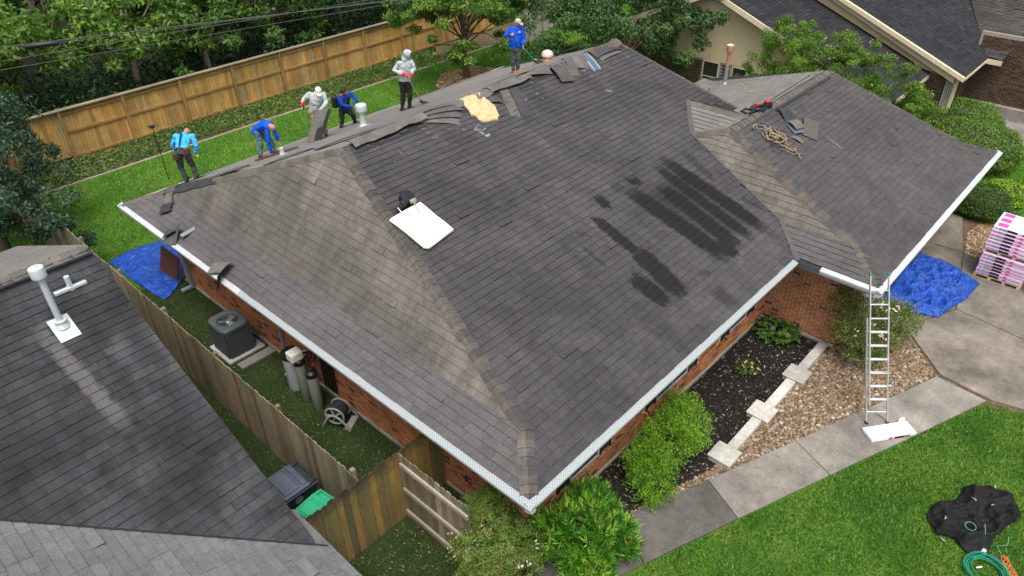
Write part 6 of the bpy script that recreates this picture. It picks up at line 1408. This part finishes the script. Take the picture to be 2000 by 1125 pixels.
# ------------------------------------------------------------------ side yard equipment
M['acgrey'] = simple('air_conditioner_grey', (.07,.08,.085), .5, .12, 6, .4); M['acdark'] = simple('air_conditioner_fins', (.025,.028,.03), .6, .2, 10)
t = thing('air_conditioner',(.19,10.05,.08),'large dark grey air conditioner condenser on a pad beside the brick wall','air conditioner')
cx, cy, hw, hd = .185, 10.03, .355, .40
m = MB(); m.rbox((cx-hw+.02,cy-hd+.02,.09),(cx+hw-.02,cy+hd-.02,.9),.06); m.build('cabinet',[M['acdark']],t)
for k in range(20):
    a = -hd+.05+k*(2*hd-.1)/19
    for x in (cx-hw,cx+hw-.02):
        m = MB(); m.box((x,cy+a-.008,.11),(x+.02,cy+a+.008,.89)); m.build('fin',[M['acgrey']],t)
for k in range(18):
    a = -hw+.05+k*(2*hw-.1)/17
    for y in (cy-hd,cy+hd-.02):
        m = MB(); m.box((cx+a-.008,y,.11),(cx+a+.008,y+.02,.89)); m.build('fin',[M['acgrey']],t)
# top with round fan opening
n = 40; vs = []; R0_ = .285
def sq(a, h, d):
    c, s = math.cos(a), math.sin(a); k = (abs(c/h)**5+abs(s/d)**5)**(-.2); return c*k, s*k
ringz = [(None,.86,1.0),(None,.93,1.0),(None,.95,.96),(R0_,.965,0),(R0_-.02,.955,0),(R0_-.05,.80,0)]
for rr_, z, k_ in ringz:
    for i in range(n):
        a = 2*math.pi*i/n
        x, y = (sq(a,hw+.02,hd+.02) if rr_ is None else (rr_*math.cos(a), rr_*math.sin(a)))
        if rr_ is None: x, y = x*k_, y*k_
        vs.append((cx+x,cy+y,z))
m = MB(); m.add(vs,[(i*n+k,i*n+(k+1)%n,(i+1)*n+(k+1)%n,(i+1)*n+k) for i in range(len(ringz)-1) for k in range(n)]); m.build('top_cover',[M['acgrey']],t,smooth=True)
m = MB(); m.lathe([(.235,.80),(.235,.79)],30,(cx,cy,0)); m.build('fan_well',[M['acdark']],t)
for k in range(3):
    a = 2*math.pi*k/3+.4; m = MB(); p = Vector((math.cos(a),math.sin(a),0)); s = Vector((-p.y,p.x,0)); c = Vector((cx,cy,.90)); m.slab([c+p*.05-s*.03, c+p*.05+s*.05+Vector((0,0,.03)), c+p*.22+s*.10+Vector((0,0,.04)), c+p*.22-s*.06],.004); m.build('fan_blade',[M['galv']],t)
m = MB(); m.lathe([(.07,.82),(.075,.90),(.05,.93),(.005,.935)],16,(cx,cy,0)); m.build('motor',[M['galv']],t,smooth=True)
for rr_ in (.07,.12,.17,.22,.265):
    m = MB(); m.tube([(cx+rr_*math.cos(a),cy+rr_*math.sin(a),.952) for a in np.linspace(0,2*math.pi,33)],.003,5); m.build('guard_ring',[M['acgrey']],t)
m = MB(); m.rbox((cx-.43,cy-.47,.02),(cx+.55,cy+.52,.085),.012); m.build('pad',[M['slab']],t)
m = MB(); m.rbox((-.12,9.2,0),(.80,9.46,.06),.01); tag(m.build('concrete_block',[M['walk']]),'rough concrete strip lying beside the air conditioner pad','concrete block')
# water softener
M['tankgreen'] = simple('olive_tank', (.2,.21,.165), .5, .1, 5, .3); M['tankgrey'] = simple('pale_grey_tank', (.3,.33,.34), .5, .1, 5, .3); M['ivory'] = simple('ivory_plastic', (.62,.6,.52), .5, .08, 6, .3)
t = thing('brine_tank',(.47,7.72,0),'grey brine barrel with a black lid against the brick wall','tank'); m = MB(); m.lathe([(.19,0),(.2,.05),(.21,.9),(.205,.95)],24,(.47,7.72,0)); m.build('barrel',[M['tankgrey']],t,smooth=True); m = MB(); m.lathe([(.222,.94),(.228,.96),(.228,1.03),(.21,1.06),(.01,1.07)],24,(.47,7.72,0)); m.build('lid',[M['black']],t,smooth=True)
m = MB(); m.lathe([(.03,0),(.03,.05)],10,(0,0,0),M=Matrix.Translation((.3,7.9,.35))@Matrix.Rotation(math.radians(90),4,'Y')); m.build('overflow_cap',[M['tankgrey']],t)
for (x,y,h,lab) in ((.36,7.17,1.22,'olive resin tank with an ivory control head beside the brine barrel'),(.36,6.72,1.12,'olive filter tank with a black neck nearest the hose reel')):
    t = thing('resin_tank',(x,y,0),lab,'tank'); m = MB(); m.lathe([(.11,0),(.125,.02),(.125,h-.12),(.12,h-.08)],22,(x,y,0)); m.build('shell',[M['tankgreen']],t,smooth=True)
    m = MB(); m.lathe([(.128,h-.13),(.132,h-.1),(.125,h-.02),(.08,h+.02),(.05,h+.04)],22,(x,y,0)); m.build('neck',[M['black']],t,smooth=True)
    if y > 7: m = MB(); m.rbox((x-.2,y-.1,h+.02),(x+.1,y+.16,h+.24),.03); m.build('control_head',[M['ivory']],t); m = MB(); m.lathe([(.035,0),(.035,.1)],12,(x+.16,y-.02,h+.05)); m.build('valve',[M['ivory']],t)
    else: m = MB(); m.rbox((x-.06,y-.06,h+.03),(x+.07,y+.06,h+.12),.02); m.build('valve',[M['black']],t); m = MB(); m.tube([(x+.05,y,h+.1),(x+.14,y+.05,h+.13)],.018,8); m.build('red_tap',[M['redplastic']],t)
t = thing('pipe_set',(.72,6.8,0),'black pipework rising up the wall behind the tanks','pipes')
for k in range(4): m = MB(); y = 6.55+k*.14; m.tube([(.78,y,.3),(.78,y,1.9-.2*k),(.6,y+.05,1.95-.2*k),(.45,y+.1,1.4)],.028,8); m.build('pipe',[M['black']],t)
# hose reel
M['reel'] = simple('taupe_plastic', (.24,.22,.195), .55, .1, 7, .3)
t = thing('hose_reel',(.4,6.0,0),'taupe plastic hose reel with a dark hose on the grass by the wall','hose reel'); Mx = Matrix.Translation((.42,6.0,0))@Matrix.Rotation(math.radians(28),4,'Z')
RX = Matrix.Rotation(math.radians(90),4,'Y')
for x in (-.17,.15):
    m = MB(); m.tube([Mx@Vector((x,.22*math.cos(a),.36+.22*math.sin(a))) for a in np.linspace(0,2*math.pi,25)],.022,8); 
    for k in range(5): a = 2*math.pi*k/5; m.tube([Mx@Vector((x,.05*math.cos(a),.36+.05*math.sin(a))),Mx@Vector((x,.21*math.cos(a),.36+.21*math.sin(a)))],.02,6)
    m.build('side_wheel',[M['reel']],t,smooth=True)
for k in range(7): x = -.14+k*.045; m = MB(); m.tube([Mx@Vector((x,.17*math.cos(a),.36+.17*math.sin(a))) for a in np.linspace(0,2*math.pi,21)],.024,7); m.build('hose_loop',[M['rubber']],t,smooth=True)
m = MB(); m.lathe([(.13,-.16),(.13,.14)],18,(0,0,0),M=Mx@Matrix.Translation((0,0,.36))@RX); m.build('drum',[M['rubber']],t)
for x in (-.22,.2): m = MB(); m.tube([Mx@Vector(p) for p in ((x,-.34,.03),(x,-.3,.16),(x,-.12,.36),(x,.0,.42),(x,.12,.36),(x,.28,.1),(x,.3,.03))],.026,8); m.build('side_frame',[M['reel']],t,smooth=True)
m = MB(); m.rbox((-.22,-.36,.01),(.2,-.2,.1),.03,M=Mx); m.build('front_tray',[M['reel']],t)
m = MB(); m.tube([Mx@Vector(p) for p in ((.18,.25,.12),(.4,.45,.1),(.45,.55,.05))],.02,7); m.build('hose_lead',[M['rubber']],t)
# wheeled bins
M['binblack'] = simple('black_bin_plastic', (.022,.024,.03), .42, .2, 6, .4); M['bingreen'] = simple('green_bin_plastic', (.02,.3,.15), .45, .1, 6, .4); M['binlid'] = simple('scuffed_bin_lid', (.055,.065,.09), .38, .35, 4, .5)
def bin_(label, x, y, w_, d_, h, body, lid, rz_=0.0, emblem=False):
    t = thing('wheeled_bin',(x,y,0),label,'bin'); Mx = Matrix.Translation((x,y,0))@Matrix.Rotation(rz_,4,'Z')
    m = MB(); lo = [(-w_*.42,-d_*.4),(w_*.42,-d_*.4),(w_*.42,d_*.4),(-w_*.42,d_*.4)]; hi = [(-w_*.5,-d_*.5),(w_*.5,-d_*.5),(w_*.5,d_*.5),(-w_*.5,d_*.5)]
    m.add([Mx@Vector(p+(.06,)) for p in lo]+[Mx@Vector(p+(h-.06,)) for p in hi],[(3,2,1,0),(4,5,6,7)]+[(i,(i+1)%4,4+(i+1)%4,4+i) for i in range(4)]); m.build('body',[body],t,bev=.03)
    m = MB(); m.rbox((-w_*.53,-d_*.53,h-.07),(w_*.53,d_*.53,h-.03),.015,M=Mx); m.build('rim',[body],t)
    L = MB(); L.rbox((-w_*.52,-d_*.5,h-.03),(w_*.30,d_*.5,h+.03),.02,M=Mx); L.rbox((-w_*.45,-d_*.40,h+.028),(w_*.02,d_*.40,h+.05),.02,M=Mx); L.rbox((w_*.10,-d_*.4,h+.028),(w_*.27,d_*.4,h+.05),.012,M=Mx); lo_ = L.build('lid',[lid],t)
    m = MB(); m.box((w_*.30,-d_*.47,h-.03),(w_*.45,-d_*.38,h+.015),M=Mx); m.box((w_*.30,d_*.38,h-.03),(w_*.45,d_*.47,h+.015),M=Mx); m.tube([Mx@Vector((w_*.5,-d_*.45,h)),Mx@Vector((w_*.5,d_*.45,h))],.018,8); m.build('handle',[body],t)
    for s in (-1,1): m = MB(); m.lathe([(.1,-.03),(.11,0),(.1,.03)],18,(0,0,0),M=Mx@Matrix.Translation((w_*.42,s*d_*.46,.11))@Matrix.Rotation(math.radians(90),4,'X')); m.build('wheel',[M['rubber']],t)
    if emblem:
        m = MB(); m.lathe([(.085,0),(.085,.004)],24,(0,0,0),M=Mx@Matrix.Translation((-.08,-d_*.485,h-.2))@Matrix.Rotation(math.radians(94),4,'X')); m.build('emblem',[M['galv']],t)
bin_('large black wheeled bin with a scuffed lid beside the picket fence',-1.63,4.48,.66,.70,1.08,M['binblack'],M['binlid'],0,True)
bin_('bright green wheeled bin squeezed against the stained fence',-1.62,3.66,.58,.56,1.02,M['bingreen'],M['bingreen'],math.radians(8))
# brown panel leaning at the rear corner
t = thing('plywood_sheet',(.6,14.3,0),'dark brown board leaning beside the downspout on the blue tarp','panel'); m = MB(); m.slab([(.86,15.0,.75),(.60,15.0,.02),(.60,13.95,.02),(.86,13.95,.75)][::-1],.03); m.build('board',[M['leather']],t)
# ------------------------------------------------------------------ tarps
def tarp(name, label, outline, amp, mat, seed, rings=40, sub=14, freq=5.0, base=.03, cat='tarp'):
    r_ = np.random.default_rng(seed); P = np.array(outline); n = len(P); out = []
    for i in range(n):
        for k in range(sub): out.append(P[i]+(P[(i+1)%n]-P[i])*k/sub)
    out = np.array(out); m = len(out); jit = r_.normal(size=out.shape)*.008; c = P.mean(0)
    q = (np.arange(rings+1)/rings)[:,None,None]
    xy = c+(out-c)[None]*q+jit[None]*q**6
    x, y = xy[...,0], xy[...,1]; z = np.zeros_like(x)
    for o in range(7):
        a = r_.random()*6.28; f = freq*(1.0+.55*o)*(.8+.4*r_.random()); ph = r_.random()*6.28; wob = np.sin(x*f*.45*np.sin(a)-y*f*.45*np.cos(a)+ph*2)*1.1+.7*np.sin(x*2.3+y*1.9+o)
        z += (1-np.abs(np.sin((x*np.cos(a)+y*np.sin(a))*f*.5+ph+wob)))**2.2/(1+.45*o)
    z = base+amp*z*np.clip((1-q[...,0])*5+.25,0,1)
    v = np.stack([x,y,z],-1).reshape(-1,3); f = []
    idx = lambda i,k: i*m+(k%m)
    F_ = np.array([(idx(i,k),idx(i,k+1),idx(i+1,k+1),idx(i+1,k)) for i in range(1,rings) for k in range(m)])
    me = fast_mesh(name, v, F_, smooth=True); 
    bm = bmesh.new(); bm.from_mesh(me); bm.verts.ensure_lookup_table(); bm.faces.new([bm.verts[idx(1,k)] for k in range(m)]); bmesh.ops.recalc_face_normals(bm, faces=bm.faces); bm.to_mesh(me); bm.free()
    o = link(name, me, [mat]); sd_ = o.modifiers.new('thickness','SOLIDIFY'); sd_.thickness = .004; return tag(o, label, cat)
g = G('blue_tarp', .38, .45); n = g.noise(5,5,.7); vo = g.n('TexVoronoi'); vo.feature = 'DISTANCE_TO_EDGE'; vo.inputs['Scale'].default_value = 2.6; g.l(g.noise(2.5,4,.6,out='Color'), vo.inputs['Vector']); n2 = g.noise(14,5,.7); g.bump(g.math('ADD',g.math('MULTIPLY',vo.outputs['Distance'],1.6),g.math('MULTIPLY',n2,.3)),.9,.07); M['bluetarp'] = g.col(g.ramp(n,[(.3,(.003,.03,.2)),(.7,(.008,.085,.48))]))
g = G('black_tarp', .7, .25); n = g.noise(6,5,.7); g.bump(n,.8,.05); M['blacktarp'] = g.col(g.ramp(n,[(.3,(.0045,.0047,.005)),(.7,(.011,.0112,.012))]))
tarp('blue_tarp','crumpled blue tarp spread on the grass by the side fence',[(-.25,16.6),(.7,16.75),(1.6,16.5),(1.8,15.0),(.78,14.0),(.3,13.6),(-.05,13.4),(-.2,14.9)],.06,M['bluetarp'],3,freq=4.5)
tarp('blue_tarp','bunched blue tarp on the driveway under the wing gutter',[(13.0,-1.12),(14.6,-1.1),(16.1,-1.2),(15.95,-2.2),(15.5,-2.95),(14.5,-2.9),(13.9,-2.75),(13.15,-2.62),(12.85,-2.0)],.15,M['bluetarp'],5,freq=5,base=.05)
bt = tarp('black_tarp','crumpled black tarp lying on the front lawn',[(6.45,-4.42),(6.95,-4.5),(7.18,-4.75),(7.6,-4.76),(8.0,-5.1),(8.08,-5.5),(7.6,-5.78),(7.1,-5.62),(6.6,-5.5),(6.22,-5.55),(6.08,-5.25),(6.22,-4.95),(6.1,-4.7)],.14,M['blacktarp'],9,freq=4.8,base=.05)
M['greenhose'] = simple('green_hose', (.01,.22,.13), .35, .15, 8, .5); M['orangecord'] = simple('orange_cord', (.45,.14,.03), .5, .15, 8, .4); M['cordgreen'] = simple('thin_green_cord', (.1,.32,.2), .5, .15, 8, .4)
t = thing('air_hose',(5.85,-5.62,0),'coiled green air hose on the lawn below the black tarp','hose')
for k in range(9):
    r_ = random.Random(k); R1_, dx, dy = .30+r_.uniform(-.05,.07), r_.uniform(-.05,.05), r_.uniform(-.05,.05)
    m = MB(); m.tube([(5.86+dx+R1_*math.cos(a)*1.05,-5.60+dy+R1_*math.sin(a),.03+.012*k+.01*math.sin(3*a)) for a in np.linspace(0,2*math.pi,40)],.009,6,cap=False); m.build('hose_loop',[M['greenhose']],t,smooth=True)
m = MB(); m.tube([(5.75,-5.45,.15),(5.83,-5.52,.16)],.022,8); m.build('coupling',[M['galv']],t)
t = thing('power_cord',(6.3,-5.95,0),'tangled orange extension cord at the lower right corner of the lawn','cord')
for k in range(5):
    r_ = random.Random(20+k); m = MB(); m.tube([(6.42-.05*i+.05*math.sin(i*.9+k),-5.76-.04*i+.05*math.cos(i*1.1+k*1.3),.03+.02*abs(math.sin(i+k))) for i in range(11)],.011,6); m.build('cord_loop',[M['orangecord']],t,smooth=True)
t = thing('hose_fitting',(6.28,-5.5,0),'white and black air fitting beside the coiled hose','fitting'); m = MB(); m.rbox((6.22,-5.50,.03),(6.33,-5.42,.11),.015); m.build('white_body',[M['white']],t); m = MB(); m.tube([(6.3,-5.6,.06),(6.28,-5.72,.05)],[.05,.035],10); m.build('black_grip',[M['black']],t)
tag(MB().tube([(6.95,-5.72,.06),(6.75,-5.75,.04),(6.6,-5.6,.03),(6.5,-5.7,.03),(6.42,-5.78,.03)],.007,6).build('thin_cord',[M['cordgreen']]),'thin pale green cord trailing from the black tarp to the orange cord','cord')
t = thing('cord_loop',(6.55,-5.2,.1),'small looped cord lying on top of the black tarp','cord'); m = MB(); m.tube([(6.56+.1*math.cos(a),-5.12+.09*math.sin(a),.22) for a in np.linspace(0,6.28,20)],.006,5); m.build('loop',[M['cordgreen']],t); m = MB(); m.tube([(6.8,-5.3,.21),(6.7,-5.34,.2),(6.55,-5.38,.19)],.006,5); m.build('tail',[M['cordgreen']],t)
for k,(x,y,lab) in enumerate(((6.42,-4.72,'pale plastic scrap near the left corner of the black tarp'),(7.25,-5.0,'pale plastic scrap near the top of the black tarp'),(7.35,-5.3,'grey plastic scrap in the fold of the black tarp'),(7.85,-5.2,'pale scrap at the right end of the black tarp'),(6.08,-4.83,'silver clip dangling off the left edge of the black tarp'))):
    m = MB(); M_ = Matrix.Translation((x,y,.23 if k < 4 else .03))@Matrix.Rotation(k*1.1,4,'Z'); m.rbox((-.035,-.014,0),(.035,.014,.025),.008,M=M_); m.tube([M_@Vector((.03,0,.012)),M_@Vector((.06,.02,.015))],.007,6); tag(m.build('plastic_scrap',[M['galv']]),lab,'scrap')
# ------------------------------------------------------------------ ladder and bundle at its foot
FL, FR, TL, TR_ = Vector((8.08,-2.68,.045)), Vector((8.38,-3.02,.045)), Vector((8.83,-1.63,3.13)), Vector((9.09,-1.91,3.13))
t = thing('extension_ladder',(FL+FR)/2,'aluminium extension ladder with green tips leaning on the roof corner gutter','ladder')
up = ((TL+TR_)/2-(FL+FR)/2).normalized(); across = (FR-FL).normalized(); out = across.cross(up).normalized(); out = out if out.z > 0 else -out
W_ = (FR-FL).length; L_ = ((TL+TR_)/2-(FL+FR)/2).length; c0 = (FL+FR)/2
Ml = Matrix((( across.x,out.x,up.x,c0.x),(across.y,out.y,up.y,c0.y),(across.z,out.z,up.z,c0.z),(0,0,0,1)))
for s in (-1,1):
    m = MB(); x = s*W_/2; m.box((x-.012,-.065,0),(x+.012,-.01,L_*.72),M=Ml); m.build('base_rail',[M['alu']],t,bev=.004)
    m = MB(); x = s*(W_/2-.035); m.box((x-.012,.005,.45),(x+.012,.06,L_),M=Ml); m.build('fly_rail',[M['alu']],t,bev=.004)
    m = MB(); m.rbox((x-.022,.0,L_-.01),(x+.022,.066,L_+.06),.012,M=Ml); m.build('end_cap',[M['greenhose']],t)
    m = MB(); x = s*W_/2; m.rbox((x-.03,-.08,-.03),(x+.03,.01,.05),.012,M=Ml); m.build('foot',[M['rubber']],t)
z = .28
while z < L_*.7: m = MB(); m.tube([Ml@Vector((-W_/2,-.038,z)),Ml@Vector((W_/2,-.038,z))],.017,8); m.build('rung',[M['alu']],t,smooth=True); z += .305
z = .28+.305
while z < L_-.1: m = MB(); m.tube([Ml@Vector((-W_/2+.035,.032,z)),Ml@Vector((W_/2-.035,.032,z))],.017,8); m.build('rung',[M['alu']],t,smooth=True); z += .305
M['wrapwhite'] = simple('white_wrap', (.74,.7,.76), .35, .05, 5, .4); M['wrappink'] = simple('pink_wrap', (.6,.42,.58), .35, .1, 5, .4); M['magenta'] = simple('magenta_print', (.55,.06,.3), .4, .35, 30); M['inkblack'] = simple('black_print', (.012,.011,.02), .4, .2, 8, .4); M['inkgrey'] = simple('grey_print', (.3,.28,.33), .4, .35, 60)
def bundle(parent, Mx, w_, d_, h, wrap, name='wrap', shift=0.0):
    m = MB(); m.rbox((-w_/2,-d_/2,0),(w_/2,d_/2,h),.02,M=Mx); m.build(name,[wrap],parent)
t = thing('shingle_bundle',(8.13,-3.12,.045),'single white wrapped shingle bundle lying at the foot of the ladder','shingle bundle')
Mx = Matrix.Translation((8.13,-3.12,.046))@Matrix.Rotation(math.atan2(-.64,.87),4,'Z')
bundle(t,Mx,1.06,.37,.095,M['wrapwhite'],'wrap'); m = MB(); m.box((.0,-.189,.02),(.36,-.186,.08),M=Mx); m.box((.2,.186,.02),(-.25,.189,.08),M=Mx); m.build('black_band',[M['inkblack']],t); m = MB(); m.box((-.13,-.1895,.02),(-.04,-.186,.085),M=Mx); m.build('pink_label',[M['magenta']],t); m = MB(); m.box((.22,-.1905,.035),(.34,-.1892,.065),M=Mx); m.build('grey_print',[M['inkgrey']],t)
m = MB(); m.add([Mx@Vector(p) for p in ((.33,.185,.09),(.50,.185,.09),(.53,.26,.13),(.40,.25,.12))],[(0,1,2,3)]); m.build('loose_wrap',[M['wrappink']],t)
# ------------------------------------------------------------------ pallets of pink shingle bundles
M['palletwood'] = wood_mat('new_pallet_wood', [(0,(.42,.33,.19)),(1,(.52,.42,.26))])
def pallet(x, y, z, lab):
    t = thing('pallet',(x,y,z),lab,'pallet','pallets under the pink shingle bundles')
    for k in range(4): m = MB(); m.box((x-.5,y-.585+k*.36,z),(x+.5,y-.50+k*.36,z+.075)); m.build('stringer',[M['palletwood']],t)
    for k in range(6): m = MB(); a = x-.5+k*.185; m.box((a,y-.585,z+.0755),(a+.09,y+.585,z+.095)); m.build('deck_board',[M['palletwood']],t)
def stack(x, y, layers, z0, tier, lean):
    z = z0; hh = .0985
    for k in range(layers):
        dx = random.uniform(-.015,.015)+lean*k
        for row in range(3):
            xx = x-.34+row*.34+dx
            pos = ('nearest the driveway slab','in the middle row','in the rear row')[row]
            num = ('bottom','second','third','fourth','fifth','sixth','seventh','topmost')[k if k < layers-1 else 7]
            t = thing('shingle_bundle',(xx,y,z),'pink wrapped shingle bundle, %s layer of the %s pallet, %s' % (num,tier,pos),'shingle bundle','pink shingle bundles stacked on pallets')
            Mx = Matrix.Translation((xx,y+random.uniform(-.012,.012),z+.001))@Matrix.Rotation(random.uniform(-.012,.012),4,'Z')
            bundle(t,Mx,.335,1.13,hh-.004,M['wrappink'] if not (tier == 'upper' and k == layers-1) else M['wrapwhite'])
            if row == 0 or (tier == 'upper' and k == layers-1):
                m = MB(); m.box((-.1705,-.02,.018),(-.168,.22,.078),M=Mx); m.build('black_band',[M['inkblack']],t)
                m = MB(); m.box((-.1705,.222,.022),(-.168,.42,.074),M=Mx); m.build('grey_print',[M['inkgrey']],t)
                m = MB(); m.box((-.1705,-.21,.022),(-.168,-.12,.074),M=Mx); m.build('pink_label',[M['magenta']],t); m = MB(); m.box((-.1705,.47,.03),(-.168,.50,.066),M=Mx); m.build('pink_mark',[M['magenta']],t)
            if tier == 'upper' and k >= layers-2: m = MB(); m.box((-.12,.25,hh-.0035),(.12,.50,hh-.0025),M=Mx); m.build('pink_print',[M['magenta']],t)
        z += hh
    return z
pallet(16.40,-3.25,.035,'pale wooden pallet standing on the driveway under the pink bundles')
ztop = stack(16.40,-3.25,7,.132,'lower',.0); pallet(16.42,-3.23,ztop+.002,'pale wooden pallet between the two tiers of pink bundles'); stack(16.42,-3.23,7,ztop+.1,'upper',.012)
pallet(16.3,-4.62,.035,'pale wooden pallet at the right edge of the picture'); 
z_ = .132
for k in range(7):
    t = thing('shingle_bundle',(16.1,-4.62,z_),'pink bundle at the right picture edge, %s layer of its pallet' % ('bottom','second','third','fourth','fifth','sixth','topmost')[k],'shingle bundle','pink shingle bundles stacked on pallets'); bundle(t,Matrix.Translation((16.1,-4.62,z_)),.6,1.13,.095,M['wrappink']); z_ += .0985
# ------------------------------------------------------------------ overhead wires, garden pole
def wire(label, a, b, sag, r_, group='overhead wires crossing the back yard'):
    a, b = Vector(a), Vector(b); d = b-a; a2, b2 = a-d*1.5, b+d*2.0; pts = []
    for k in range(41): q = k/40; p = a2.lerp(b2,q); p.z -= sag*4*(q-.33)*(q-.56)*-1*0; pts.append(p)
    tag(MB().tube(pts,r_,6).build('overhead_wire',[M['wirecol']]),label,'wire',group)
M['wirecol'] = simple('grey_wire', (.07,.075,.08), .5, .15, 6, .4)
wire('topmost overhead wire carrying the black splice case',(-.47,17.77,6.2),(9.33,13.58,6.2),.0,.009); wire('middle overhead wire over the back yard',(-.71,17.24,6.0),(9.23,15.0,6.0),.0,.007); wire('lowest overhead wire over the back yard',(-.79,17.23,5.8),(10.18,14.66,5.8),.0,.007)
wire('wire sagging close under the topmost one near the splice case',(-.47,17.73,6.12),(9.33,13.6,6.23),.0,.005)
t = thing('splice_case',(.38,17.4,6.15),'black cylindrical cable splice case hanging on the topmost wire','splice case'); d = Vector((9.8,-4.19,0)).normalized(); c = Vector((.38,17.40,6.14)); m = MB(); m.tube([c-d*.42,c-d*.36,c+d*.36,c+d*.42],[.03,.075,.075,.03],14); m.build('case',[M['black']],t,smooth=True)
for s in (-1,1): m = MB(); m.tube([c+d*s*.42,c+d*s*.55+Vector((0,0,.04))],.02,8); m.build('cable_end',[M['black']],t)
t = thing('shepherd_hook',(3.55,20.5,0),'thin black garden pole with a hook top standing on the back lawn','pole'); m = MB(); m.tube([(3.55,20.5,0),(3.55,20.5,2.0)],.014,8); m.build('pole',[M['black']],t); m = MB(); m.tube([(3.55,20.5,1.95),(3.62,20.44,2.1),(3.72,20.36,2.08)],.01,6); m.tube([(3.55,20.5,1.95),(3.49,20.56,2.08),(3.40,20.62,2.05)],.01,6); m.build('hook',[M['black']],t); m = MB(); m.rbox((3.45,20.42,2.0),(3.62,20.58,2.08),.02); m.build('perch',[M['black']],t)
